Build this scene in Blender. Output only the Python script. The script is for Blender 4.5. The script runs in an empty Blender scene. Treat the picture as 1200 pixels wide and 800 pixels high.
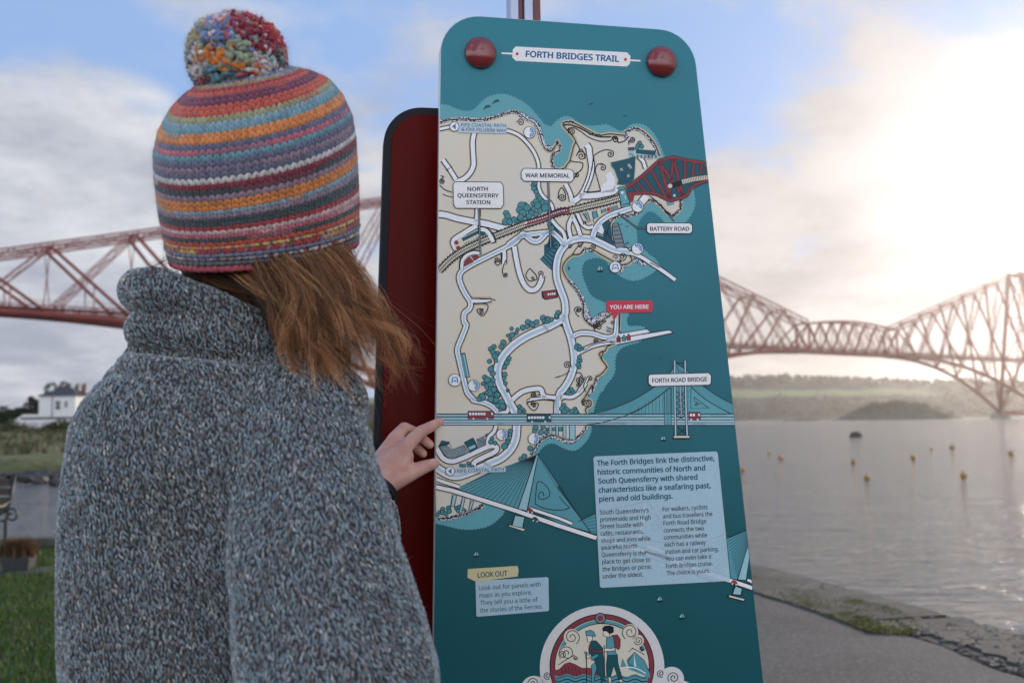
import bpy, bmesh, math, random
import numpy as np
from mathutils import Vector, Matrix
from mathutils.geometry import tessellate_polygon
from mathutils.bvhtree import BVHTree
R = math.radians
random.seed(7); rng = np.random.default_rng(7)
sc = bpy.context.scene
col = sc.collection

# ------------------------------------------------------------------ camera
F = 1200*35/36.0
PITCH = math.atan(94/F); ROLL = 0.014
EYE = Vector((0, 0, 1.35))
fw = Vector((0, math.cos(PITCH), math.sin(PITCH)))
up0 = Vector((0, -math.sin(PITCH), math.cos(PITCH))); r0 = Vector((1, 0, 0))
rt = r0*math.cos(ROLL) - up0*math.sin(ROLL); up = up0*math.cos(ROLL) + r0*math.sin(ROLL)
cam = bpy.data.cameras.new('camera'); cam.lens = 35; cam.sensor_width = 36
cam.clip_start = 0.05; cam.clip_end = 40000
co = bpy.data.objects.new('camera', cam); col.objects.link(co); sc.camera = co
co.matrix_world = Matrix(((rt.x, up.x, -fw.x, EYE.x), (rt.y, up.y, -fw.y, EYE.y), (rt.z, up.z, -fw.z, EYE.z), (0, 0, 0, 1)))
cam.dof.use_dof = True; cam.dof.focus_distance = 1.56; cam.dof.aperture_fstop = 5.6

# ------------------------------------------------------------------ sky, sun, exposure
SUN_AZ, SUN_EL = R(33), R(11.5)
sund = Vector((math.sin(SUN_AZ)*math.cos(SUN_EL), math.cos(SUN_AZ)*math.cos(SUN_EL), math.sin(SUN_EL)))
glowd = Vector((math.sin(R(28))*math.cos(R(12)), math.cos(R(28))*math.cos(R(12)), math.sin(R(12))))   # thin bright cloud in front of the sun
world = bpy.data.worlds.new('World'); sc.world = world; world.use_nodes = True
nt = world.node_tree; nt.nodes.clear()
class NG:
    """small helper to write node trees"""
    def __init__(s, t): s.t = t
    def n(s, typ, ins=None, **kw):
        nd = s.t.nodes.new(typ)
        for k, v in kw.items(): setattr(nd, k, v)
        for k, v in (ins or {}).items():
            sock = nd.inputs[k]
            if isinstance(v, bpy.types.NodeSocket): s.t.links.new(v, sock)
            elif isinstance(v, bpy.types.Node): s.t.links.new(v.outputs[0], sock)
            else: sock.default_value = v
        return nd
    def m(s, op, a, b=0.0, c=None, clamp=False):
        i = {0: a, 1: b}
        if c is not None: i[2] = c
        return s.n('ShaderNodeMath', i, operation=op, use_clamp=clamp).outputs[0]
    def mix(s, f, a, b, bt='MIX'):
        nd = s.n('ShaderNodeMix', None, data_type='RGBA', blend_type=bt)
        for k, v in ((0, f), (6, a), (7, b)):
            if isinstance(v, bpy.types.NodeSocket): s.t.links.new(v, nd.inputs[k])
            else: nd.inputs[k].default_value = v if k == 0 else ((*v, 1) if len(v) == 3 else v)
        return nd.outputs[2]
    def ss(s, x, a, b):
        nd = s.n('ShaderNodeMapRange', {0: x, 1: a, 2: b, 3: 0.0, 4: 1.0}, interpolation_type='SMOOTHSTEP')
        return nd.outputs[0]
g = NG(nt)
tc = g.n('ShaderNodeTexCoord')
nrm = g.n('ShaderNodeVectorMath', {0: tc.outputs['Generated']}, operation='NORMALIZE').outputs[0]
sep = g.n('ShaderNodeSeparateXYZ', {0: nrm})
dz = g.m('MAXIMUM', sep.outputs[2], 0.0)
inv = g.m('DIVIDE', 1.0, g.m('ADD', dz, 0.22))
pos = g.n('ShaderNodeCombineXYZ', {0: g.m('MULTIPLY', sep.outputs[0], inv), 1: g.m('MULTIPLY', sep.outputs[1], inv), 2: 0.37})
n1 = g.n('ShaderNodeTexNoise', {'Vector': pos.outputs[0], 'Scale': 1.15, 'Detail': 9.0, 'Roughness': 0.56, 'Distortion': 0.25}).outputs[0]
n2 = g.n('ShaderNodeTexNoise', {'Vector': pos.outputs[0], 'Scale': 3.1, 'Detail': 6.0, 'Roughness': 0.6}).outputs[0]
n3 = g.n('ShaderNodeTexNoise', {'Vector': pos.outputs[0], 'Scale': 0.55, 'Detail': 4.0, 'Roughness': 0.5}).outputs[0]
cover = g.ss(dz, 0.42, 0.16)
mask = g.ss(g.m('ADD', n1, g.m('MULTIPLY', cover, 0.19)), 0.50, 0.62)
dot = g.n('ShaderNodeVectorMath', {0: nrm, 1: tuple(glowd)}, operation='DOT_PRODUCT').outputs['Value']
dp = g.m('MAXIMUM', dot, 0.0)
gl = g.m('ADD', g.m('MULTIPLY', g.m('POWER', dp, 9.0), 0.02), g.m('ADD', g.m('MULTIPLY', g.m('POWER', dp, 45.0), 0.08), g.m('MULTIPLY', g.m('POWER', dp, 260.0), 0.5)))
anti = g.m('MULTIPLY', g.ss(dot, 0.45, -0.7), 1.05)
shade = g.ss(g.m('ADD', g.m('MULTIPLY', n2, 0.55), g.m('MULTIPLY', n3, 0.5)), 0.40, 0.66)
ccol = g.mix(shade, (2.7, 2.95, 3.55), (5.2, 5.3, 5.6))
ccol = g.mix(g.ss(dot, 0.70, 0.97), ccol, g.mix(shade, (3.5, 3.2, 3.15), (5.0, 4.7, 4.6)))
ccol = g.mix(g.m('ADD', 0.0, anti), ccol, (14.0, 14.0, 14.1))  # clouds behind the camera made brighter than the visible ones to lift the foreground
sky = g.n('ShaderNodeTexSky', None, sky_type='NISHITA', sun_disc=False, sun_elevation=SUN_EL, sun_rotation=SUN_AZ)
blue = g.mix(0.92, sky.outputs[0], (2.15, 3.3, 5.7))
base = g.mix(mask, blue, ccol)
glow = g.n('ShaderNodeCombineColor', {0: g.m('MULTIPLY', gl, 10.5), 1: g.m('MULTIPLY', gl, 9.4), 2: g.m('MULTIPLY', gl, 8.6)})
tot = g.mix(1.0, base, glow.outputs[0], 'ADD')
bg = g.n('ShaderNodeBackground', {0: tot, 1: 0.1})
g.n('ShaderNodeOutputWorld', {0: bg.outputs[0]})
sl = bpy.data.lights.new('sun', 'SUN'); sl.energy = 3.0; sl.angle = R(0.6); sl.color = (1.0, 0.86, 0.70)
so = bpy.data.objects.new('sun', sl); col.objects.link(so)
so.rotation_euler = (-sund).to_track_quat('-Z', 'Y').to_euler()
so.location = sund*50
sc.view_settings.view_transform = 'Standard'; sc.view_settings.look = 'None'
sc.view_settings.exposure = 0.58; sc.view_settings.gamma = 1
sc.cycles.use_denoising = True
sc.cycles.max_bounces = 6; sc.cycles.volume_bounces = 0
sc.render.film_transparent = False

# ------------------------------------------------------------------ helpers
def ray(px, py):
    return (fw + rt*((px-600)/F) + up*((400-py)/F))
def at(px, py, Y):                       # image pixel -> point at world depth Y
    d = ray(px, py); return EYE + d*(Y/d.y)
def on(px, py, z):                       # image pixel -> point at height z
    d = ray(px, py); return EYE + d*((z-EYE.z)/d.z)
def tag(o, label=None, cat=None, group=None, kind=None):
    if label: o['label'] = label
    if cat: o['category'] = cat
    if group: o['group'] = group
    if kind: o['kind'] = kind
    return o
def empty(name, loc=(0, 0, 0), rz=0, **kw):
    o = bpy.data.objects.new(name, None); col.objects.link(o); o.location = loc; o.rotation_euler = (0, 0, rz)
    return tag(o, **kw)
def link(name, me, mat, parent=None, world=False):
    o = bpy.data.objects.new(name, me); col.objects.link(o)
    if mat is not None:
        me.materials.clear(); me.materials.append(mat)
    if parent:
        o.parent = parent
        if world:                      # mesh coordinates are world ones
            p = parent; M = Matrix.Identity(4)
            while p: M = (Matrix.Translation(p.location) @ p.rotation_euler.to_matrix().to_4x4()) @ M; p = p.parent
            me.transform(M.inverted())
    return o
def mesh_np(name, V, FA, smooth=True, colors=None):
    V = np.asarray(V, dtype=np.float32); FA = np.asarray(FA, dtype=np.int32)
    me = bpy.data.meshes.new(name); k = FA.shape[1]
    me.vertices.add(len(V)); me.vertices.foreach_set('co', V.ravel())
    me.loops.add(FA.size); me.loops.foreach_set('vertex_index', FA.ravel())
    me.polygons.add(len(FA)); me.polygons.foreach_set('loop_start', np.arange(0, FA.size, k, dtype=np.int32))
    me.polygons.foreach_set('use_smooth', np.full(len(FA), smooth))
    me.update(calc_edges=True)
    if colors is not None:
        a = me.attributes.new('Tint', 'FLOAT_COLOR', 'POINT')
        c = np.ones((len(V), 4), np.float32); c[:, :3] = colors; a.data.foreach_set('color', c.ravel())
    return me
def mb_new(): return bmesh.new()
def bm_box(bm, lo, hi, M=None):
    vs = [bm.verts.new((x, y, z)) for x in (lo[0], hi[0]) for y in (lo[1], hi[1]) for z in (lo[2], hi[2])]
    if M is not None:
        for v in vs: v.co = M @ v.co
    for f in ((0, 1, 3, 2), (4, 6, 7, 5), (0, 4, 5, 1), (2, 3, 7, 6), (0, 2, 6, 4), (1, 5, 7, 3)): bm.faces.new([vs[i] for i in f])
    return vs
def bm_tube(bm, pts, rad, n=8, caps=True):
    pts = [Vector(p) for p in pts]; rings = []
    rads = rad if isinstance(rad, (list, tuple)) else [rad]*len(pts)
    prev = None
    for i, p in enumerate(pts):
        d = (pts[min(i+1, len(pts)-1)] - pts[max(i-1, 0)]).normalized()
        if prev is None:
            a = d.orthogonal().normalized()
        else:
            a = (prev - d*prev.dot(d)).normalized()
        prev = a; b = d.cross(a)
        rings.append([bm.verts.new(p + (a*math.cos(2*math.pi*k/n) + b*math.sin(2*math.pi*k/n))*rads[i]) for k in range(n)])
    for i in range(len(rings)-1):
        for k in range(n):
            f = bm.faces.new((rings[i][k], rings[i][(k+1) % n], rings[i+1][(k+1) % n], rings[i+1][k])); f.smooth = n > 5
    if caps:
        bm.faces.new(rings[0][::-1]); bm.faces.new(rings[-1])
def bm_beam(bm, a, b, w, h=None):        # rectangular member between two points
    a = Vector(a); b = Vector(b); h = h or w; d = (b-a).normalized()
    s = d.cross(Vector((0, 0, 1)))
    s = s.normalized() if s.length > 1e-4 else Vector((1, 0, 0))
    t = s.cross(d)
    vs = [bm.verts.new(p + s*(i*w/2) + t*(j*h/2)) for p in (a, b) for i, j in ((-1, -1), (1, -1), (1, 1), (-1, 1))]
    for f in ((3, 2, 1, 0), (4, 5, 6, 7), (0, 1, 5, 4), (1, 2, 6, 5), (2, 3, 7, 6), (3, 0, 4, 7)): bm.faces.new([vs[i] for i in f])
def bm_done(bm, name, mat, parent=None, world=False, bevel=0, smooth=False):
    if bevel: bmesh.ops.bevel(bm, geom=bm.edges[:], offset=bevel, segments=2, affect='EDGES', profile=0.5)
    me = bpy.data.meshes.new(name); bmesh.ops.recalc_face_normals(bm, faces=bm.faces[:])
    bm.to_mesh(me); bm.free()
    if smooth: me.polygons.foreach_set('use_smooth', [True]*len(me.polygons))
    return link(name, me, mat, parent, world)

def mat(name, color=(0.5, 0.5, 0.5), rough=0.6, noise=0.0, scale=20.0, bump=0.0, bscale=None, metallic=0.0, coat=0.0, spec=0.5, attr=False, color2=None, coords='Object', detail=5.0, stretch=None):
    m = bpy.data.materials.new(name); m.use_nodes = True; t = m.node_tree; t.nodes.clear(); q = NG(t)
    tcn = q.n('ShaderNodeTexCoord'); vec = tcn.outputs[coords]
    if stretch: vec = q.n('ShaderNodeMapping', {0: vec, 3: stretch}).outputs[0]
    nz = q.n('ShaderNodeTexNoise', {'Vector': vec, 'Scale': scale, 'Detail': detail, 'Roughness': 0.6}).outputs[0]
    if attr:
        c = q.n('ShaderNodeAttribute', None, attribute_name='Tint').outputs[0]
    else:
        c2 = color2 or tuple(x*(1-noise) for x in color)
        c = q.mix(q.ss(nz, 0.35, 0.65), color, c2) if (noise or color2) else None
    ins = {'Roughness': rough, 'Metallic': metallic, 'Coat Weight': coat, 'Specular IOR Level': spec}
    b = q.n('ShaderNodeBsdfPrincipled', ins)
    if c is not None: t.links.new(c, b.inputs['Base Color'])
    else: b.inputs['Base Color'].default_value = (*color, 1)
    if bump:
        nb = q.n('ShaderNodeTexNoise', {'Vector': vec, 'Scale': bscale or scale*3, 'Detail': 6.0, 'Roughness': 0.65}).outputs[0]
        bp = q.n('ShaderNodeBump', {'Height': nb, 'Strength': 1.0, 'Distance': bump}); t.links.new(bp.outputs[0], b.inputs['Normal'])
    o = q.n('ShaderNodeOutputMaterial', {0: b.outputs[0]})
    return m
def srgb(r, g_, b):
    f = lambda c: (c/255/12.92) if c/255 <= 0.04045 else ((c/255+0.055)/1.055)**2.4
    return (f(r), f(g_), f(b))

# rounded solids melted into one skin: list of tapered capsules / ellipsoids / lofts
def blob(name, caps, voxel, smooth=6, mat_=None, parent=None, ells=(), extra=None):
    bm = bmesh.new()
    for p0, ra, p1, rb in caps:
        p0 = Vector(p0); p1 = Vector(p1); d = p1-p0; L = d.length; d = d.normalized() if L > 1e-6 else Vector((0, 0, 1))
        q = d.to_track_quat('Z', 'Y').to_matrix(); n = 14
        prof = [(-ra*math.cos(a), ra*math.sin(a)) for a in [i*math.pi/2/4 for i in range(0, 5)]] + [(L + rb*math.sin(a), rb*math.cos(a)) for a in [i*math.pi/2/4 for i in range(0, 5)]]
        rings = []
        for (h, r) in prof:
            if r < 1e-6: rings.append([bm.verts.new(p0 + q @ Vector((0, 0, h)))])
            else: rings.append([bm.verts.new(p0 + q @ Vector((r*math.cos(2*math.pi*k/n), r*math.sin(2*math.pi*k/n), h))) for k in range(n)])
        for a, b in zip(rings, rings[1:]):
            for k in range(n):
                A = [a[0]] if len(a) == 1 else [a[k], a[(k+1) % n]]
                B = [b[0]] if len(b) == 1 else [b[(k+1) % n], b[k]]
                bm.faces.new(A+B)
    for c, rad, rot in ells:
        M = Matrix.Translation(Vector(c)) @ rot.to_4x4() @ Matrix.Diagonal((*rad, 1))
        bmesh.ops.create_icosphere(bm, subdivisions=3, radius=1, matrix=M)
    if extra: extra(bm)
    bmesh.ops.recalc_face_normals(bm, faces=bm.faces[:])
    me = bpy.data.meshes.new(name); bm.to_mesh(me); bm.free()
    o = bpy.data.objects.new(name, me); col.objects.link(o)
    md = o.modifiers.new('r', 'REMESH'); md.mode = 'VOXEL'; md.voxel_size = voxel; md.use_smooth_shade = True
    if smooth:
        sm = o.modifiers.new('s', 'SMOOTH'); sm.iterations = smooth; sm.factor = 0.5
    dg = bpy.context.evaluated_depsgraph_get(); new = bpy.data.meshes.new_from_object(o.evaluated_get(dg), depsgraph=dg)
    bpy.data.objects.remove(o); bpy.data.meshes.remove(me)
    new.name = name; new.polygons.foreach_set('use_smooth', [True]*len(new.polygons))
    if mat_ is None: return new
    return link(name, new, mat_, parent, world=parent is not None)
I3 = Matrix.Identity(3)
# ------------------------------------------------------------------ setting
WATER = -1.65
M_water = bpy.data.materials.new('sea_water'); M_water.use_nodes = True
t = M_water.node_tree; t.nodes.clear(); q = NG(t)
geo = q.n('ShaderNodeNewGeometry').outputs['Position']
def wv(scale, st, det=4.0, rough=0.55):
    v = q.n('ShaderNodeMapping', {0: geo, 2: (0, 0, R(8)), 3: st}).outputs[0]
    return q.n('ShaderNodeTexNoise', {'Vector': v, 'Scale': scale, 'Detail': det, 'Roughness': rough, 'Distortion': 0.4}).outputs[0]
w1 = wv(0.7, (0.32, 1.0, 1)); w2 = wv(3.0, (0.4, 1.0, 1)); w3 = wv(0.10, (0.35, 1.0, 1), 3.0)
hgt = q.m('ADD', q.m('MULTIPLY', w1, 0.95), q.m('ADD', q.m('MULTIPLY', w2, 0.5), q.m('MULTIPLY', w3, 1.7)))
bp = q.n('ShaderNodeBump', {'Height': hgt, 'Strength': 1.0, 'Distance': 0.31})
b = q.n('ShaderNodeBsdfPrincipled', {'Base Color': (0.11, 0.11, 0.105, 1), 'Roughness': 0.07, 'IOR': 1.45, 'Normal': bp.outputs[0]})
q.n('ShaderNodeOutputMaterial', {0: b.outputs[0]})

def sheet(name, poly, z, m, depth=None, kind='structure', sub=0):
    bm = bmesh.new()
    top = [bm.verts.new((x, y, z)) for x, y in poly]; f = bm.faces.new(top)
    if depth:
        bot = [bm.verts.new((x, y, z-depth)) for x, y in poly]
        for i in range(len(top)):
            j = (i+1) % len(top); bm.faces.new((top[i], bot[i], bot[j], top[j]))
    bmesh.ops.triangulate(bm, faces=[f] if not depth else [ff for ff in bm.faces if len(ff.verts) > 4])
    return tag(bm_done(bm, name, m), kind=kind)
sheet('water', [(-16000, -300), (16000, -300), (16000, 20000), (-16000, 20000)], WATER, M_water)
M_bed = mat('sea_bed', (0.09, 0.08, 0.06), 0.9, 0.3, 0.5)
sheet('ground', [(-16000, -300), (16000, -300), (16000, 20000), (-16000, 20000)], WATER-6, M_bed)

M_asph = bpy.data.materials.new('asphalt'); M_asph.use_nodes = True
t = M_asph.node_tree; t.nodes.clear(); q = NG(t)
geo = q.n('ShaderNodeNewGeometry').outputs['Position']
na = q.n('ShaderNodeTexNoise', {'Vector': geo, 'Scale': 0.9, 'Detail': 6.0, 'Roughness': 0.6}).outputs[0]
nb = q.n('ShaderNodeTexNoise', {'Vector': geo, 'Scale': 55.0, 'Detail': 5.0, 'Roughness': 0.75}).outputs[0]
vo = q.n('ShaderNodeTexVoronoi', {'Vector': geo, 'Scale': 70.0}).outputs[1]
vb = q.n('ShaderNodeRGBToBW', {0: vo}).outputs[0]
c = q.mix(q.ss(na, 0.3, 0.7), (0.065, 0.063, 0.063), (0.10, 0.097, 0.095))
c = q.mix(q.m('MULTIPLY', q.ss(vb, 0.55, 0.95), 0.5), c, (0.22, 0.215, 0.21))
c = q.mix(q.m('MULTIPLY', q.ss(nb, 0.52, 0.7), 0.6), c, (0.035, 0.034, 0.033))
bp = q.n('ShaderNodeBump', {'Height': q.m('ADD', nb, q.m('MULTIPLY', vb, 0.5)), 'Strength': 1.0, 'Distance': 0.006})
bb = q.n('ShaderNodeBsdfPrincipled', {'Base Color': c, 'Roughness': 0.9, 'Specular IOR Level': 0.12, 'Normal': bp.outputs[0]})
q.n('ShaderNodeOutputMaterial', {0: bb.outputs[0]})
M_conc_ = mat('weathered_concrete_plain', (0.10, 0.097, 0.094), 0.95, 0.0, 3.0, 0.004, 60, spec=0.12, color2=(0.06, 0.058, 0.056))
M_conc = bpy.data.materials.new('weathered_concrete'); M_conc.use_nodes = True
t = M_conc.node_tree; t.nodes.clear(); q = NG(t)
geo = q.n('ShaderNodeNewGeometry').outputs['Position']
na = q.n('ShaderNodeTexNoise', {'Vector': geo, 'Scale': 1.7, 'Detail': 8.0, 'Roughness': 0.7}).outputs[0]
nb = q.n('ShaderNodeTexNoise', {'Vector': geo, 'Scale': 40.0, 'Detail': 5.0, 'Roughness': 0.75}).outputs[0]
wp = q.n('ShaderNodeVectorMath', {0: geo, 1: q.n('ShaderNodeTexNoise', {'Vector': geo, 'Scale': 3.0, 'Detail': 4.0}).outputs[1]}, operation='ADD').outputs[0]
cr_ = q.n('ShaderNodeTexVoronoi', {'Vector': wp, 'Scale': 0.9}, feature='DISTANCE_TO_EDGE').outputs[0]
c = q.mix(q.ss(na, 0.35, 0.65), (0.055, 0.052, 0.05), (0.125, 0.12, 0.112))
c = q.mix(q.m('MULTIPLY', q.ss(nb, 0.5, 0.68), 0.6), c, (0.04, 0.038, 0.036))
c = q.mix(q.ss(cr_, 0.016, 0.004), c, (0.012, 0.012, 0.011))
bp = q.n('ShaderNodeBump', {'Height': q.m('ADD', nb, q.m('MULTIPLY', q.ss(cr_, 0.0, 0.02), 2.0)), 'Strength': 1.0, 'Distance': 0.008})
bb = q.n('ShaderNodeBsdfPrincipled', {'Base Color': c, 'Roughness': 0.92, 'Specular IOR Level': 0.15, 'Normal': bp.outputs[0]})
q.n('ShaderNodeOutputMaterial', {0: bb.outputs[0]})
M_stone = mat('quay_stone', (0.12, 0.11, 0.10), 0.85, 0.0, 5.0, 0.01, 30, color2=(0.06, 0.055, 0.05))
M_soil = mat('lawn_soil', (0.035, 0.055, 0.02), 0.95, 0.4, 6.0, 0.01, 40)
M_moss = mat('moss', (0.075, 0.075, 0.045), 0.95, 0.0, 9.0, 0.012, 60, color2=(0.05, 0.055, 0.025))

# quay edge from image pixels: water side line
edge = [on(x, y, 0) for x, y in ((870, 658), (930, 673), (985, 688), (1040, 702), (1090, 716), (1110, 722))]
edge2 = [on(x, y, 0) for x, y in ((1128, 724), (1150, 731), (1180, 741), (1215, 750), (1300, 775))]
eL = edge[0]
QUAY = [(-14, 11.6), (-5, 11.9), (-1.5, 11.0), (0.6, 10.0)] + [(p.x, p.y) for p in edge] + [(p.x, p.y) for p in edge2] + [(7.5, 4.6), (12, 2.0), (14, -12), (-16, -12)]
sheet('quay', QUAY, -0.06, M_stone, depth=4)
# concrete coping along the edge (irregular, broken at right)
def strip(name, line, wid, z, m, h=0.06, rag=0.0):
    bm = bmesh.new(); n = len(line); A = []; B = []
    for i, p in enumerate(line):
        d = (Vector(line[min(i+1, n-1)]) - Vector(line[max(i-1, 0)])).normalized(); nn = Vector((d.y, -d.x))
        A.append(Vector(p) + nn*(0.01+random.uniform(-rag, rag))); B.append(Vector(p) + nn*(wid + random.uniform(-rag, rag)))
    lo = [[bm.verts.new((v.x, v.y, z-h)) for v in L] for L in (A, B)]; hi = [[bm.verts.new((v.x, v.y, z)) for v in L] for L in (A, B)]
    for i in range(n-1):
        bm.faces.new((hi[0][i], hi[0][i+1], hi[1][i+1], hi[1][i])); bm.faces.new((hi[1][i], hi[1][i+1], lo[1][i+1], lo[1][i])); bm.faces.new((hi[0][i], lo[0][i], lo[0][i+1], hi[0][i+1]))
    bm.faces.new((hi[0][0], hi[1][0], lo[1][0], lo[0][0])); bm.faces.new((hi[0][-1], lo[0][-1], lo[1][-1], hi[1][-1]))
    return tag(bm_done(bm, name, m), kind='structure')
def dense(line, k=6):
    out = []
    for a, b in zip(line, line[1:]):
        for i in range(k): out.append((a[0]+(b[0]-a[0])*i/k, a[1]+(b[1]-a[1])*i/k))
    out.append(tuple(line[-1])[:2]); return out
def flip(l): return [(p[0], p[1]) for p in l]
strip('kerb', dense(flip([(0.6, 10.0)] + [(p.x, p.y) for p in edge]), 8), 0.75, 0.012, M_conc, 0.16, 0.012)
strip('kerb', dense(flip([(p.x, p.y) for p in edge2]), 8), 0.5, 0.008, M_conc, 0.12, 0.03)
# asphalt promenade, 4 mm proud of the quay body
road = [(-1.6, -11)] + [(-1.6, 10.2), (0.4, 9.3)] + [(p.x, p.y) for p in [on(x, y, 0) for x, y in ((878, 690), (940, 706), (1000, 722), (1055, 742), (1105, 757), (1160, 782), (1220, 800), (1290, 840))]] + [(6, 2), (9, -11)]
sheet('pavement', road, 0.0, M_asph)
# rough stony strip between asphalt and kerb
rough_pts = [(0.4, 9.5)] + [(p.x, p.y) for p in edge] + [(p.x, p.y) for p in edge2] + [(7, 3.4), (5.0, 3.4)] + [(p.x, p.y) for p in [on(x, y, 0) for x, y in ((1290, 838), (1220, 798), (1160, 780), (1105, 755), (1055, 740), (1000, 720), (940, 704), (878, 688))]]
def inpoly(x, y, P):
    c = False; j = len(P)-1
    for i in range(len(P)):
        if (P[i][1] > y) != (P[j][1] > y) and x < (P[j][0]-P[i][0])*(y-P[i][1])/(P[j][1]-P[i][1])+P[i][0]: c = not c
        j = i
    return c
sheet('path_edge', rough_pts, -0.004, mat('dirty_grit', (0.085, 0.08, 0.075), 0.95, 0.0, 4.0, 0.02, 35, spec=0.12, color2=(0.04, 0.038, 0.034)))
# loose stones and rubble on the strip
def rock_mesh(name, sub=2, seed=0, amp=0.25):
    bm = bmesh.new(); bmesh.ops.create_icosphere(bm, subdivisions=sub, radius=1); rr = random.Random(seed)
    fr = [(Vector((rr.uniform(-1, 1), rr.uniform(-1, 1), rr.uniform(-1, 1))).normalized(), rr.uniform(0.55, 0.95)) for _ in range(9)]
    for v in bm.verts:
        for nn, d in fr:
            k = v.co.dot(nn)
            if k > d: v.co -= nn*(k-d)
        v.co *= 1+rr.uniform(-amp, amp)*0.15
    me = bpy.data.meshes.new(name); bm.to_mesh(me); bm.free(); return me
rocks = [rock_mesh('stone', 1, s) for s in range(4)]
def scatter_join(name, places, metas, m, **kw):
    V = []; FA = []; off = 0
    for (p, s, rz, sz) in places:
        me = random.choice(metas); c, sn = math.cos(rz), math.sin(rz)
        for v in me.vertices:
            x, y, z = v.co.x*s[0], v.co.y*s[1], v.co.z*s[2]; V.append((p[0]+x*c-y*sn, p[1]+x*sn+y*c, p[2]+z))
        for pl in me.polygons: FA.append([i+off for i in pl.vertices])
        off += len(me.vertices)
    return tag(link(name, mesh_np(name, V, FA, smooth=False), m), **kw)
pl = []
while len(pl) < 420:
    p = on(random.uniform(905, 1230), random.uniform(690, 810), 0)
    if inpoly(p.x, p.y, rough_pts):
        s = random.uniform(0.008, 0.035); pl.append(((p.x, p.y, 0.0), (s*1.3, s, s*0.5), random.uniform(0, 6), 0))
scatter_join('gravel', pl, rocks, M_stone, label='loose grey stones and grit scattered along the quay edge', cat='gravel', kind='stuff')
# moss and weeds
def blades(name, pts, hgt, wid, cols, m, **kw):
    n = len(pts); P = np.array(pts); a = rng.uniform(0, 2*np.pi, n); h = hgt*rng.uniform(0.5, 1.25, n); w = wid*rng.uniform(0.6, 1.3, n)
    lean = rng.normal(0, 0.35, (n, 2))*h[:, None]
    dx = np.stack([np.cos(a)*w, np.sin(a)*w, np.zeros(n)], 1)
    top = P + np.concatenate([lean, h[:, None]], 1); mid = P + np.concatenate([lean*0.35, (h*0.55)[:, None]], 1)
    V = np.stack([P-dx, P+dx, mid+dx*0.7, mid-dx*0.7, top], 1).reshape(-1, 3)
    i = np.arange(n)[:, None]*5; FA = np.concatenate([i+[[0, 1, 2]], i+[[0, 2, 3]], i+[[3, 2, 4]]], 0)
    c = np.array(cols)[rng.integers(0, len(cols), n)]*rng.uniform(0.7, 1.25, n)[:, None]
    return tag(link(name, mesh_np(name, V, FA, True, np.repeat(c, 5, 0)), m), **kw)
M_leaf = bpy.data.materials.new('grass_blade'); M_leaf.use_nodes = True
t = M_leaf.node_tree; t.nodes.clear(); q = NG(t)
at_ = q.n('ShaderNodeAttribute', None, attribute_name='Tint').outputs[0]
d = q.n('ShaderNodeBsdfPrincipled', {'Base Color': at_, 'Roughness': 0.6}); tr = q.n('ShaderNodeBsdfTranslucent', {0: at_})
q.n('ShaderNodeOutputMaterial', {0: q.n('ShaderNodeMixShader', {0: 0.35, 1: d.outputs[0], 2: tr.outputs[0]}).outputs[0]})
moss_poly = [(890, 697), (930, 691), (985, 699), (1040, 711), (1062, 720), (1080, 731), (1068, 744), (1020, 742), (985, 728), (940, 711)]
mp = []
rs = random.Random(3)
clusters = [(rs.uniform(890, 1085), rs.uniform(690, 746), rs.uniform(5, 22)) for _ in range(60)]
while len(mp) < 10000:
    cx, cy, cr = rs.choice(clusters); x = rs.gauss(cx, cr*1.1); y = rs.gauss(cy, cr*0.22)
    if inpoly(x, y, moss_poly):
        p = on(x, y, 0); mp.append((p.x, p.y, -0.005))
blades('moss_patch', mp, 0.022, 0.006, [(0.13, 0.17, 0.03), (0.19, 0.21, 0.05), (0.05, 0.07, 0.02), (0.10, 0.075, 0.04), (0.07, 0.055, 0.035)], M_leaf, label='yellow green moss and low weeds growing in the quay crack', cat='moss', kind='stuff')
sheet('moss_bed', [(p.x, p.y) for p in [on(x, y, 0) for x, y in moss_poly]][::-1], 0.004, M_moss)
bmp = bmesh.new(); pc = on(1132, 746, 0)
bmesh.ops.create_circle(bmp, cap_ends=True, segments=14, radius=1, matrix=Matrix.Translation((pc.x, pc.y, 0.003)) @ Matrix.Diagonal((0.10, 0.07, 1, 1)))
tag(bm_done(bmp, 'puddle', mat('puddle_water', (0.03, 0.03, 0.03), 0.03)), kind='structure')

# lawn at left with real blades
LAWN = [(-13, 11.3), (-5, 11.55), (-1.9, 10.8), (-1.62, 10.0), (-1.62, -11), (-15, -11)]
sheet('lawn_ground', LAWN, 0.0, M_soil)
gp = []
while len(gp) < 75000:
    x = rng.uniform(-7.2, -1.7); y = rng.uniform(4.2, 11.4)
    if x < y*(-0.27): gp.append((x, y, 0.0))
blades('lawn_grass', gp, 0.05, 0.0045, [(0.038, 0.10, 0.012), (0.06, 0.13, 0.018), (0.025, 0.062, 0.010), (0.085, 0.10, 0.03)], M_leaf, label='short green lawn grass behind the person', cat='grass', kind='stuff')
strip('lawn_kerb', dense([(-13, 11.45), (-5, 11.7), (-1.6, 10.9), (-0.2, 10.4)], 5), 0.28, 0.11, M_stone, 0.2, 0.02)

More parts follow.
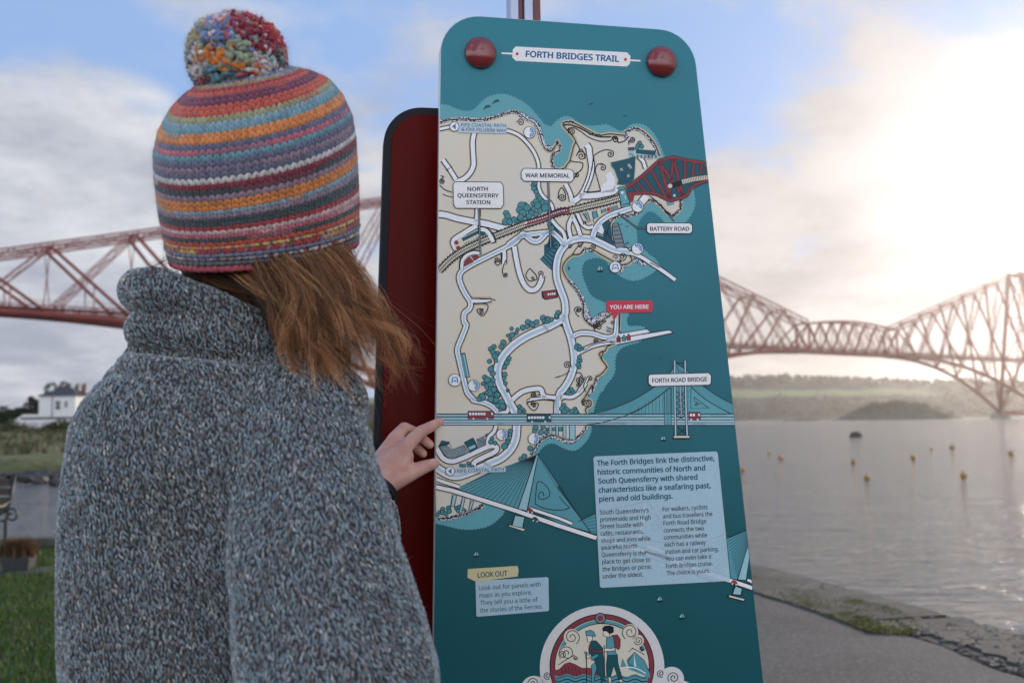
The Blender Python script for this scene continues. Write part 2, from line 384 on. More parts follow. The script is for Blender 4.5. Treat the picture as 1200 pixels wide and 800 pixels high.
# iron bench end, planter
M_iron = mat('black_cast_iron', (0.015, 0.015, 0.017), 0.45, 0.2, 20)
bc = on(-10, 664, 0); bench = empty('garden_bench', (bc.x, bc.y, 0), R(-8), label='black cast iron garden bench with scrolled armrest on the lawn', cat='bench')
def bench_end(x0):
    bm = bmesh.new()
    sp = []
    for i in range(26):
        a = i/25*2.6*math.pi; r = 0.055*(1-i/25*0.8); sp.append(Vector((x0, -0.16 + r*math.cos(a+2.2), 0.60 + r*math.sin(a+2.2))))
    bm_tube(bm, [(x0, 0.25, 0.62), (x0, 0.12, 0.57), (x0, -0.02, 0.60), (x0, -0.12, 0.655)] + sp, 0.014, 7)
    bm_tube(bm, [(x0, 0.25, 0.0), (x0, 0.2, 0.2), (x0, 0.2, 0.42), (x0, 0.27, 0.65), (x0, 0.32, 0.88)], 0.018, 7)
    bm_tube(bm, [(x0, -0.2, 0.0), (x0, -0.15, 0.2), (x0, -0.19, 0.4), (x0, -0.12, 0.55), (x0, -0.02, 0.60)], 0.016, 7)
    return bm_done(bm, 'end_frame', M_iron, bench)
for xx in (-1.35, 0.0): bench_end(xx)
M_slat = mat('dark_wood_slat', (0.04, 0.028, 0.02), 0.6, 0.3, 12)
for i in range(5):
    bm = bmesh.new(); bm_box(bm, (-1.33, -0.18+i*0.085, 0.42), (-0.02, -0.11+i*0.085, 0.44)); bm_done(bm, 'slat', M_slat, bench)
for i in range(4):
    bm = bmesh.new(); bm_box(bm, (-1.33, 0.225+i*0.02, 0.5+i*0.09), (-0.02, 0.245+i*0.02, 0.57+i*0.09)); bm_done(bm, 'slat', M_slat, bench)
# scrolled arm seen edge-on to the sea: lifts across the view
bm = bmesh.new(); sp = []
for i in range(30):
    a = i/29*2.4*math.pi; r = 0.075*(1-i/29*0.75); sp.append((0.20+r*math.cos(-a+2.4), 0.0, 0.50+r*math.sin(-a+2.4)))
bm_tube(bm, [(0.0, 0.05, 0.58), (0.06, 0.03, 0.50), (0.10, 0.0, 0.53)] + sp, 0.011, 7); bm_done(bm, 'scroll', M_iron, bench)
M_pot = mat('dark_planter', (0.03, 0.032, 0.04), 0.6, 0.2, 10)
pp = on(22, 667, 0.03); plant = empty('planter', (pp.x, pp.y, 0.03), 0, label='dark rectangular planter with brown dried plant on the lawn', cat='planter')
bm = bmesh.new(); v = bm_box(bm, (-0.17, -0.11, 0.0), (0.17, 0.11, 0.16))
for k in v:
    if k.co.z < 0.05: k.co.x *= 0.85; k.co.y *= 0.85
bm_done(bm, 'trough', M_pot, plant, bevel=0.008)
pts = [(rng.normal(0, 0.075), rng.normal(0, 0.045), 0.15) for _ in range(900)]
bl = blades('foliage', pts, 0.20, 0.009, [(0.10, 0.05, 0.025), (0.16, 0.08, 0.035), (0.07, 0.06, 0.03)], M_leaf); bl.parent = plant; plant.scale = (.8, .8, .8)
bm = bmesh.new(); bm_box(bm, (-0.35, -0.22, -0.0), (0.33, 0.2, 0.026)); sl_ = bm_done(bm, 'paving_slab', M_conc, bevel=0.004); sl_.location = (pp.x, pp.y, 0.003)
tag(sl_, 'pale grey stone slab lying in the lawn under the planter', 'slab')

# ---- near bank across the inlet, at left
def terrain(name, xs, ys, hf, m, **kw):
    V = [(x, y, hf(x, y)) for y in ys for x in xs]; n = len(xs)
    FA = [[j*n+i, j*n+i+1, (j+1)*n+i+1, (j+1)*n+i] for j in range(len(ys)-1) for i in range(n-1)]
    return tag(link(name, mesh_np(name, V, FA), m), **kw)
from mathutils import noise as mn
def fbm(x, y, s, o=4): return mn.fractal(Vector((x*s, y*s, 3.3)), 1.0, 2.0, o)
M_bank = bpy.data.materials.new('bank_turf'); M_bank.use_nodes = True
t = M_bank.node_tree; t.nodes.clear(); q = NG(t)
geo = q.n('ShaderNodeNewGeometry').outputs['Position']; sz = q.n('ShaderNodeSeparateXYZ', {0: geo})
na = q.n('ShaderNodeTexNoise', {'Vector': geo, 'Scale': 0.35, 'Detail': 7.0, 'Roughness': 0.65}).outputs[0]
nc = q.n('ShaderNodeTexNoise', {'Vector': geo, 'Scale': 1.6, 'Detail': 5.0}).outputs[0]
c = q.mix(q.ss(na, 0.38, 0.62), (0.035, 0.05, 0.015), (0.10, 0.11, 0.025))
c = q.mix(q.ss(nc, 0.55, 0.7), c, (0.14, 0.09, 0.045))
low = q.ss(q.m('ADD', sz.outputs[2], q.m('MULTIPLY', nc, 0.8)), -0.75, -0.95)
c = q.mix(low, c, (0.035, 0.03, 0.027))
bb = q.n('ShaderNodeBsdfPrincipled', {'Base Color': c, 'Roughness': 0.9, 'Normal': q.n('ShaderNodeBump', {'Height': nc, 'Distance': 0.3}).outputs[0]})
q.n('ShaderNodeOutputMaterial', {0: bb.outputs[0]})
def bank_h(x, y):
    dd = y - (60 + 5*fbm(x, 0, 0.08)) - max(0, (x+15)*2.6)
    base = -2.4 + 1.6*min(1, max(0, dd/6+0.25)) + 1.6*min(1, max(0, dd/55)) + min(1.0, max(0, (dd-50)/60))*0.5
    return base + 0.35*fbm(x, y, 0.12) - (3 if dd < -4 else 0)
terrain('bank', np.linspace(-190, 6, 150), np.linspace(50, 210, 120), bank_h, M_bank, kind='structure')
pl = []
for _ in range(900):
    x = random.uniform(-62, -14); y = 60+random.gauss(0.5, 3)+5*fbm(x, 0, 0.08)+max(0, (x+15)*2.6); s = random.uniform(0.15, 0.6)
    pl.append(((x, y, WATER+random.uniform(-0.1, 0.35)), (s*1.4, s, s*0.6), random.uniform(0, 6), 0))
scatter_join('shore_rocks', pl, rocks, mat('wet_rock', (0.035, 0.032, 0.03), 0.55, 0.3, 1.0), label='dark wet rocks and seaweed along the bank shoreline', cat='rocks', kind='stuff')
gp2 = []
while len(gp2) < 12000:
    x = random.uniform(-85, -10); y = random.uniform(66, 150); h = bank_h(x, y)
    if h > -0.8 and fbm(x, y, 0.2) > -0.15: gp2.append((x, y, h-0.03))
blades('bank_scrub', gp2, 0.7, 0.07, [(0.035, 0.05, 0.014), (0.075, 0.075, 0.022), (0.085, 0.06, 0.028), (0.022, 0.035, 0.014)], M_leaf, label='rough grass and bracken on the bank across the inlet', cat='scrub', kind='stuff')

# ---- trees: tapered trunk, limbs, crown of leaf faces
M_fol = bpy.data.materials.new('tree_leaf'); M_fol.use_nodes = True
t = M_fol.node_tree; t.nodes.clear(); q = NG(t)
at_ = q.n('ShaderNodeAttribute', None, attribute_name='Tint').outputs[0]
d = q.n('ShaderNodeBsdfPrincipled', {'Base Color': at_, 'Roughness': 0.7}); tr = q.n('ShaderNodeBsdfTranslucent', {0: at_})
q.n('ShaderNodeOutputMaterial', {0: q.n('ShaderNodeMixShader', {0: 0.25, 1: d.outputs[0], 2: tr.outputs[0]}).outputs[0]})
M_bark = mat('bark', (0.05, 0.04, 0.03), 0.9, 0.3, 4)
def leafcloud(n, blobs, size, base):
    B = np.array([b_[:3] for b_ in blobs]); Rr = np.array([b_[3] for b_ in blobs]); k = rng.integers(0, len(B), n)
    v = rng.normal(0, 1, (n, 3)); v /= np.linalg.norm(v, axis=1)[:, None]; P = B[k] + v*(Rr[k]*rng.uniform(0.4, 1.05, n)**0.5)[:, None]
    a = rng.normal(0, 1, (n, 3)); a /= np.linalg.norm(a, axis=1)[:, None]; bvec = np.cross(a, rng.normal(0, 1, (n, 3))); bvec /= np.linalg.norm(bvec, axis=1)[:, None]
    s = size*rng.uniform(0.6, 1.4, n)[:, None]
    V = np.stack([P-a*s, P+bvec*s*0.6, P+a*s, P-bvec*s*0.6], 1).reshape(-1, 3); FA = np.arange(n*4).reshape(-1, 4)
    c = np.array(base)*rng.uniform(0.6, 1.5, n)[:, None]*rng.uniform(0.7, 1.3, len(B))[k][:, None]
    return V, FA, np.repeat(c, 4, 0)
def tree(loc, h, wd, label, base=(0.04, 0.06, 0.025), n=1500, group=None, bare=False, cat='tree'):
    tr_ = empty('tree', loc, random.uniform(0, 6), label=label, cat=cat, group=group)
    bm = bmesh.new(); bm_tube(bm, [(0, 0, -0.3), (0.02*h, 0, h*0.3), (-0.01*h, 0.01*h, h*0.6), (0, 0, h*0.85)], [h*0.03, h*0.024, h*0.015, h*0.004], 7)
    bl_ = []
    for i in range(9):
        a = i*2.4; z0 = h*random.uniform(0.3, 0.7); e = Vector((math.cos(a)*wd*random.uniform(0.3, 0.8), math.sin(a)*wd*random.uniform(0.3, 0.8), min(h*0.95, z0+h*random.uniform(0.1, 0.35))))
        bm_tube(bm, [(0, 0, z0), e*0.5+Vector((0, 0, z0*0.5)), e], [h*0.012, h*0.008, h*0.003], 5); bl_.append((e.x, e.y, e.z, wd*random.uniform(0.25, 0.42)))
    bm_done(bm, 'trunk', M_bark, tr_)
    bl_.append((0, 0, h*0.85, wd*0.35))
    V, FA, c = leafcloud(n if not bare else n//5, bl_, wd*0.05+0.08, base)
    link('crown', mesh_np('crown', V, FA, False, c), M_fol, tr_); return tr_

# ---- white house on the bank
def house(px0, px1, ybase, Y):
    a = at(px0, ybase, Y); b_ = at(px1, ybase, Y); wdt = b_.x-a.x; z0 = a.z-1.5
    h = empty('white_house', (a.x, Y, z0), 0, label='white rendered two storey house with dark hipped slate roof', cat='house')
    Mw = mat('white_render', (0.72, 0.72, 0.74), 0.85, 0.08, 1.0); Mr = mat('slate_roof', (0.05, 0.05, 0.055), 0.7, 0.3, 3.0, 0.02, 8)
    Md = mat('dark_pane', (0.02, 0.022, 0.025), 0.15); Mt = mat('dark_trim', (0.04, 0.04, 0.045), 0.6); Mch = mat('red_brick_chimney', (0.16, 0.07, 0.05), 0.85, 0.3, 4.0)
    H = 4.1+1.5; D = 7.0
    bm = bmesh.new(); bm_box(bm, (0, 0, 0), (wdt, D, H)); bm_done(bm, 'wall', Mw, h)
    bm = bmesh.new(); o = 0.35
    v = [bm.verts.new(p) for p in ((-o, -o, H), (wdt+o, -o, H), (wdt+o, D+o, H), (-o, D+o, H), (wdt*0.42, D/2, H+1.7), (wdt*0.58, D/2, H+1.7))]
    for f in ((0, 1, 5, 4), (1, 2, 5), (2, 3, 4, 5), (3, 0, 4), (3, 2, 1, 0)): bm.faces.new([v[i] for i in f])
    rf = bm_done(bm, 'roof', Mr, h)
    for cx, cy, mm in ((0.1, D*0.45, Mw), (wdt*0.38, D*0.7, Mt), (wdt*0.62, D*0.7, Mt), (wdt-0.6, D*0.5, Mch)):
        bm = bmesh.new(); bm_box(bm, (cx, cy, H+0.02), (cx+0.6, cy+0.6, H+1.9 if mm is not Mw else H+1.5))
        for k in range(3): bm_tube(bm, [(cx+0.15+k*0.25, cy+0.4, H+(1.9 if mm is not Mw else 1.5)), (cx+0.15+k*0.25, cy+0.4, H+(2.2 if mm is not Mw else 1.9))], 0.09, 6)
        bm_done(bm, 'chimney', mm, rf)
    for wx, wz, ww, wh in ((0.62, H-2.3, 0.75, 1.5), (0.88, H-1.9, 0.45, 1.0)):
        x = wdt*wx*0.85
        bm = bmesh.new(); bm_box(bm, (x-ww/2-0.1, -0.06, wz-0.1), (x+ww/2+0.1, -0.005, wz+wh+0.1)); wo = bm_done(bm, 'window', Mw, h)
        for k in range(2):
            bm = bmesh.new(); bm_box(bm, (x-ww/2, -0.08, wz+k*wh/2+0.03), (x+ww/2, -0.065, wz+(k+1)*wh/2-0.03)); bm_done(bm, 'pane', Md, wo)
    bm = bmesh.new(); bm_tube(bm, [(wdt*0.37, -0.08, 0.5), (wdt*0.37, -0.08, H-0.1)], 0.06, 6); bm_done(bm, 'drainpipe', Mt, h)
    # low white wing to the left with sloping roof edge, and terrace wall on posts
    bm = bmesh.new(); L = 4.6
    v = [bm.verts.new(p) for p in ((-L, 0.5, 0), (0, 0.5, 0), (0, 0.5, 2.6), (-L*0.62, 0.5, 2.6), (-L, 0.5, 1.3))]; bm.faces.new(v)
    ex = bmesh.ops.extrude_face_region(bm, geom=bm.faces[:]); 
    for k in ex['geom']:
        if isinstance(k, bmesh.types.BMVert): k.co.y += 4
    bm_done(bm, 'side_wing', Mw, h)
    bm = bmesh.new(); bm_box(bm, (-L*0.55, -0.9, 1.75), (wdt*1.1, -0.5, 2.1)); bm_done(bm, 'balcony_rail', Mt, h)
    bm = bmesh.new(); bm_box(bm, (-L*0.5, -0.8, 1.2), (wdt*1.1, -0.55, 1.74)); bm_done(bm, 'terrace_wall', Mw, h)
    for k in range(4):
        bm = bmesh.new(); x = -L*0.5+k*(wdt+L*0.6)/3.2; bm_box(bm, (x, -1.0, -1.5), (x+0.45, -0.6, 1.18)); bm_done(bm, 'post', Mw, h)
    return h
house(45, 88, 493, 165)
ys_ = 172
for (px, hh, ww, lab) in ((41, 5.6, 2.0, 'dark rounded tree rising left of the white house'), (30, 3.6, 2.4, 'low dark bushy tree beyond the wing of the white house'), (20, 3.4, 2.6, 'spreading dark tree between the house wing and the frame edge'), (4, 4.0, 2.8, 'dark tree at the far left edge of the bank'), (84, 3.6, 1.6, 'small green tree by the right corner of the white house'), (70, 8.6, 2.6, 'tall tree showing its top behind the slate roof')):
    p = at(px, 498, ys_+(12 if hh > 6 else 0)); tree((p.x, p.y, p.z-0.9), hh, ww, lab, (0.03, 0.04, 0.02))
for (px, yb, s_, lab, cc) in ((6, 512, 2.0, 'dark green gorse bush low on the bank at the frame edge', (0.03, 0.055, 0.02)), (22, 506, 1.5, 'yellowish bush on the bank below the house wing', (0.09, 0.07, 0.02)), (62, 506, 1.3, 'brown bush on the bank below the white house', (0.06, 0.05, 0.025)), (80, 503, 1.8, 'green bush on the bank beside the sweater shoulder', (0.05, 0.07, 0.02))):
    p = at(px, yb, 120); zz = bank_h(p.x, 120)
    bu = empty('bush', (p.x, 120, zz), 0, label=lab, cat='bush'); V, FA, c = leafcloud(700, [(random.uniform(-s_, s_), random.uniform(-.5, .5), s_*0.35, s_*random.uniform(.3, .55)) for _ in range(6)], 0.16, cc)
    link('foliage', mesh_np('foliage', V, FA, False, c), M_fol, bu)

# ---- far shore: wooded hills with a field, small island
M_hill = bpy.data.materials.new('hill_land'); M_hill.use_nodes = True
t = M_hill.node_tree; t.nodes.clear(); q = NG(t)
geo = q.n('ShaderNodeNewGeometry').outputs['Position']; sz = q.n('ShaderNodeSeparateXYZ', {0: geo})
na = q.n('ShaderNodeTexNoise', {'Vector': geo, 'Scale': 0.02, 'Detail': 8.0, 'Roughness': 0.7}).outputs[0]
c = q.mix(q.ss(na, 0.4, 0.6), (0.035, 0.04, 0.03), (0.06, 0.055, 0.04))
fz = q.m('ADD', sz.outputs[2], q.m('MULTIPLY', q.m('SUBTRACT', na, 0.5), 22.0))
fld = q.m('MULTIPLY', q.ss(fz, 36.0, 39.0), q.ss(fz, 53.0, 50.0)); fld = q.m('MULTIPLY', fld, q.ss(sz.outputs[0], 820.0, 700.0))
c = q.mix(fld, c, (0.19, 0.21, 0.085))
bb = q.n('ShaderNodeBsdfPrincipled', {'Base Color': c, 'Roughness': 0.95}); q.n('ShaderNodeOutputMaterial', {0: bb.outputs[0]})
def hill_h(x, y):
    e = min(1, max(0, (y-1500)/420)); top = 78 + 8*fbm(x, 0, 0.002) - max(0, (x-500))*0.03 
    if x < -50: top = top*max(0.3, 1+(x+50)*0.0012)
    return WATER-2 + top*(e*e*(3-2*e)) + 3*fbm(x, y, 0.01)*min(1, e*5)
terrain('hills', np.linspace(-2200, 2600, 240), np.linspace(1480, 2400, 40), hill_h, M_hill, kind='structure')
def canopy(name, pts, size, base, **kw):
    P = np.array(pts); bl_ = [(p[0], p[1], p[2], size*random.uniform(0.6, 1.3)) for p in pts]
    V, FA, c = leafcloud(len(pts)*26, bl_, size*0.35, base); return tag(link(name, mesh_np(name, V, FA, False, c), M_fol), **kw)
pts = []
while len(pts) < 2600:
    x = random.uniform(-1000, 1300); y = random.uniform(1505, 1960); h = hill_h(x, y)
    if (h < 30 or h > 56 or x > 760) and h > -1: pts.append((x, y, h+3))
canopy('far_woodland', pts, 8.5, (0.035, 0.042, 0.03), label='distant dark woodland covering the hills across the firth', cat='woodland', kind='stuff')
ip = at(1062, 486, 900)
def isl_h(x, y):
    u = (x-ip.x)/64; v = (y-920)/40; e = max(0, 1-u*u-v*v); return WATER-1.2 + 15.5*e**1.25*(1+0.35*fbm(x, y, 0.05)) 
isl = terrain('island', np.linspace(ip.x-85, ip.x+85, 66), np.linspace(870, 970, 24), isl_h, mat('island_rock', (0.05, 0.055, 0.035), 0.9, 0.4, 0.08), kind='structure')
pts = [(x, y, isl_h(x, y)+0.8) for x, y in [(ip.x+random.gauss(0, 26), 920+random.gauss(0, 14)) for _ in range(240)] if isl_h(x, y) > 0]
canopy('island_scrub', pts, 1.9, (0.05, 0.055, 0.03), label='low scrub covering the small island under the bridge', cat='scrub', kind='stuff')
lowp = at(950, 489, 905)
pl = [((lowp.x+random.uniform(-28, 60), 905, WATER), (random.uniform(3, 8), 3, random.uniform(0.8, 2)), 0, 0) for _ in range(16)]
scatter_join('skerry', pl, rocks, mat('skerry_rock', (0.045, 0.045, 0.04), 0.8), label='low dark rocks trailing left from the small island', cat='rocks', kind='stuff')

# ---- buoys and half-submerged rock
M_buoy = mat('orange_buoy', (0.38, 0.19, 0.03), 0.5, 0.4, 6.0)
M_rope = mat('dark_wet_metal', (0.03, 0.028, 0.026), 0.5)
buoys = [(870, 549, 1.0, 'orange mooring buoy right beside the map panel edge'), (915, 535, .95, 'orange buoy nearest left of the dark floating rock line'), (1000, 540, 1.0, 'orange buoy below the dark rock in the water'), (1016, 559, 1.25, 'nearest orange buoy in the middle of the water'), (1070, 535, 1.0, 'orange buoy between the middle buoy and the right pair'), (1116, 523, 1.0, 'far orange buoy above the large right buoy'), (1129, 557, 1.35, 'large orange buoy low at the right of the water'), (1185, 531, 1.1, 'rightmost orange buoy near the bridge pier reflection'), (901, 528, .6, 'tiny far buoy left of the others'), (1092, 524, .6, 'tiny far buoy left of the far orange buoy')]
for (px, py, s, lab) in buoys:
    p = on(px, py+3, WATER); s *= 0.82; b0 = empty('buoy', (p.x, p.y, WATER), random.uniform(0, 6), label=lab, cat='buoy', group='mooring buoys floating on the firth')
    r = 0.0036*p.y*s*0.8
    bm = bmesh.new(); bmesh.ops.create_uvsphere(bm, u_segments=14, v_segments=9, radius=r, matrix=Matrix.Translation((0, 0, r*0.75)) @ Matrix.Diagonal((1, 1, 1.12, 1)))
    bm_done(bm, 'float', M_buoy, b0, smooth=True)
    bm = bmesh.new(); bm_tube(bm, [(0, 0, r*1.7), (0, 0, r*2.15)], r*0.16, 6); bm_tube(bm, [(math.cos(a)*r*.28, 0, r*2.2+math.sin(a)*r*.28) for a in [k*math.pi/4 for k in range(9)]], r*0.07, 5)
    bm_done(bm, 'ring', M_rope, b0)
p = on(1002, 512, WATER); rk = link('rock', rock_mesh('rock', 3, 11), mat('rock_dark', (0.04, 0.038, 0.03), 0.7, 0.3, 1.5)); rk.location = (p.x, p.y, WATER+0.15); rk.scale = (1.05, 0.8, 0.85)
tag(rk, 'small dark rock breaking the water surface far out', 'rock')
# ------------------------------------------------------------------ cantilever railway bridge
M_red = mat('red_oxide_steel', (0.24, 0.038, 0.024), 0.6, 0.25, 0.15)
M_gran = mat('granite_pier', (0.18, 0.16, 0.14), 0.85, 0.25, 0.3)
B0 = Vector((187.5, 640, 0)); BD = Vector((0.8, 0.6, 0)); BN = Vector((-0.6, 0.8, 0))
bridge = empty('cantilever_bridge', (B0.x, B0.y, WATER), 0, label='red steel cantilever railway bridge crossing the firth', cat='bridge')
def bp_(s, side, z, w): return B0 + BD*s + BN*(side*w) + Vector((0, 0, z))
DK = 45.5
_bb, _tt = bm_beam, bm_tube
def bm_beam(bm, a, b, w, h=None): _bb(bm, a, b, w*0.78, (h or w)*0.78)
def cant(sL, sT0, sT1, sR, ztop, outerL=True):
    """one cantilever: left arm sL..sT0, tower sT0..sT1, right arm sT1..sR"""
    base = 3.0
    def arm(sa, sb, nb):             # sa tower foot, sb free end
        for side in (-1, 1):
            up_ = []; lo = []
            fr = [0]
            w_ = [1.35-0.7*i/nb for i in range(nb)]; tot_ = sum(w_)
            for i in range(nb): fr.append(fr[-1]+w_[i]/tot_)
            for f_ in fr:
                s = sa+(sb-sa)*f_; zt = ztop+(62-ztop)*f_ ; zb = base+(DK-2-base)*(1-(1-f_)**2.15)
                wt = 5; wb = 18-13*f_
                up_.append(bp_(s, side, zt, wt)); lo.append(bp_(s, side, zb, wb))
            bm = bmesh.new(); 
            for a, b_ in zip(up_, up_[1:]):
                o = Vector((0, 0, 1.5)); bm_beam(bm, a+o, b_+o, 0.9, 0.8); bm_beam(bm, a-o, b_-o, 0.9, 0.8)
                n = max(3, int((b_-a).length/4.5))
                for k in range(n):
                    p = a.lerp(b_, k/n); r_ = a.lerp(b_, (k+1)/n); bm_beam(bm, p+(o if k % 2 else -o), r_+(-o if k % 2 else o), 0.35)
            bm_done(bm, 'top_chord', M_red, bridge, True)
            bm = bmesh.new()
            cv = []
            for i in range(25):
                f_ = i/24; s = sa+(sb-sa)*f_; cv.append(bp_(s, side, base+(DK-2-base)*(1-(1-f_)**2.15), 18-13*f_))
            bm_tube(bm, cv, [1.6-0.5*i/24 for i in range(25)], 10); bm_done(bm, 'lower_chord', M_red, bridge, True)
            bm = bmesh.new()
            for i in range(nb):
                # heavy tubular strut rising outward, latticed tie falling outward
                k_ = 0.95-0.4*i/nb
                bm_tube(bm, [lo[i], up_[i+1]], k_, 8)
                a, b_ = up_[i], lo[i+1]
                dd = (b_-a).normalized(); oo = (BD - dd*BD.dot(dd)).normalized()*1.5*k_
                bm_beam(bm, a+oo, b_+oo, 0.55); bm_beam(bm, a-oo, b_-oo, 0.55)
                n = max(4, int((b_-a).length/4.5))
                for j in range(n):
                    p = a.lerp(b_, j/n); r_ = a.lerp(b_, (j+1)/n); bm_beam(bm, p+(oo if j % 2 else -oo), r_+(-oo if j % 2 else oo), 0.28)
                mid = lo[i].lerp(up_[i+1], 0.5)
                bm_beam(bm, mid, Vector((mid.x, mid.y, DK)), 0.5)
            bm_done(bm, 'web_strut', M_red, bridge, True)
            if side == 1: U2, L2 = up_, lo
            else: U1, L1 = up_, lo
        bm = bmesh.new()
        for i in range(nb+1):
            bm_beam(bm, U1[i], U2[i], 0.6)
            if i: bm_beam(bm, L1[i], L2[i], 0.8)
            if i < nb:
                bm_beam(bm, U1[i], U2[i+1], 0.4); bm_beam(bm, U2[i], U1[i+1], 0.4); bm_beam(bm, L1[i], L2[i+1], 0.7); bm_beam(bm, L2[i], L1[i+1], 0.7)
                bm_beam(bm, L1[i+1], U2[i+1], 0.4); bm_beam(bm, L2[i+1], U1[i+1], 0.4)
        bm_done(bm, 'cross_bracing', M_red, bridge, True)
    if sL is not None: arm(sT0, sL, 6)
    if sR is not None: arm(sT1, sR, 6)
    bm = bmesh.new()
    for side in (-1, 1):
        c = [bp_(sT0, side, base, 18), bp_(sT1, side, base, 18), bp_(sT0, side, ztop, 5), bp_(sT1, side, ztop, 5)]
        bm_tube(bm, [c[0], c[2]], 1.6, 10); bm_tube(bm, [c[1], c[3]], 1.6, 10)
        bm_tube(bm, [c[0], c[3]], 1.15, 8); bm_tube(bm, [c[1], c[2]], 1.15, 8)
        bm_beam(bm, c[2], c[3], 1.6, 3); bm_tube(bm, [c[0], c[1]], 1.8, 8)
    for s in (sT0, sT1):
        for za, zb in ((3, 42), (42, 80), (80, ztop)):
            wa = 18-13*(za-3)/(ztop-3); wb = 18-13*(zb-3)/(ztop-3)
            bm_beam(bm, bp_(s, -1, za, wa), bp_(s, 1, zb, wb), 0.9); bm_beam(bm, bp_(s, 1, za, wa), bp_(s, -1, zb, wb), 0.9); bm_beam(bm, bp_(s, 1, zb, wb), bp_(s, -1, zb, wb), 0.9)
    bm_done(bm, 'tower', M_red, bridge, True)
    for s in (sT0, sT1):
        for side in (-1, 1):
            bm = bmesh.new(); p = bp_(s, side, WATER-5, 18); bm_tube(bm, [p, Vector((p.x, p.y, base-0.5))], [8.5, 7.2], 20); bm_done(bm, 'pier', M_gran, bridge, True)
cant(-478, -258, -207, 0, 116.0)
cant(99, 281, 360, 562, 116.0)
def deck(sa, sb, nm='deck'):
    bm = bmesh.new()
    n = max(2, int(abs(sb-sa)/6))
    for side in (-1, 1):
        bm_beam(bm, bp_(sa, side, DK-1.6, 4.3), bp_(sb, side, DK-1.6, 4.3), 0.7, 0.8); bm_beam(bm, bp_(sa, side, DK+1.0, 4.5), bp_(sb, side, DK+1.0, 4.5), 0.6, 0.6)
        bm_beam(bm, bp_(sa, side, DK+3.0, 4.5), bp_(sb, side, DK+3.0, 4.5), 0.18)
        for k in range(n):
            s0 = sa+(sb-sa)*k/n; s1 = sa+(sb-sa)*(k+1)/n
            bm_beam(bm, bp_(s0, side, DK-1.4, 4.3), bp_(s1, side, DK+0.9, 4.5), 0.28); bm_beam(bm, bp_(s1, side, DK-1.4, 4.3), bp_(s0, side, DK+0.9, 4.5), 0.28)
            bm_beam(bm, bp_(s0, side, DK+1, 4.5), bp_(s0, side, DK+3, 4.5), 0.15)
    bm_beam(bm, bp_(sa, 0, DK, 0), bp_(sb, 0, DK, 0), 8.4, 0.5)
    bm_done(bm, nm, M_red, bridge, True)
deck(-560, -478); deck(-478, 0); deck(99, 562)
# suspended span between the cantilevers, bowed top
bm = bmesh.new(); nb = 8; N_ = {}
for side in (-1, 1):
    for i in range(nb+1):
        s = 99*i/nb; bow = 3.5*math.sin(math.pi*i/nb); N_[side, i] = (bp_(s, side, 61.5+bow, 5), bp_(s, side, DK-2, 5))
    for i in range(nb):
        (a, b_), (c, d) = N_[side, i], N_[side, i+1]
        bm_beam(bm, a, c, 1.1, 1.5); bm_beam(bm, b_, d, 1.1, 1.6); bm_beam(bm, a, d, 0.8); bm_beam(bm, b_, c, 0.8)
        if i: bm_beam(bm, a, b_, 0.4)
    bm_beam(bm, *N_[side, 0], 1.6); bm_beam(bm, *N_[side, nb], 1.6)
for i in range(nb+1): bm_beam(bm, N_[-1, i][0], N_[1, i][0], 0.6)
bm_done(bm, 'suspended_span', M_red, bridge, True)
deck(0, 99)
# approach viaduct at the landward end
bm = bmesh.new()
for side in (-1, 1):
    bm_beam(bm, bp_(-560, side, DK-4.2, 4), bp_(-482, side, DK-4.2, 4), 1.0, 5.0)
bm_done(bm, 'girder', M_red, bridge, True)
bm = bmesh.new(); bm_box(bm, (-6, -9, WATER-4), (6, 9, DK-3), Matrix.Translation(bp_(-484, 0, 0, 0)) @ Matrix.Rotation(math.atan2(0.6, 0.8), 4, 'Z')); bm_done(bm, 'pier', M_gran, bridge, True)

bm_beam = _bb
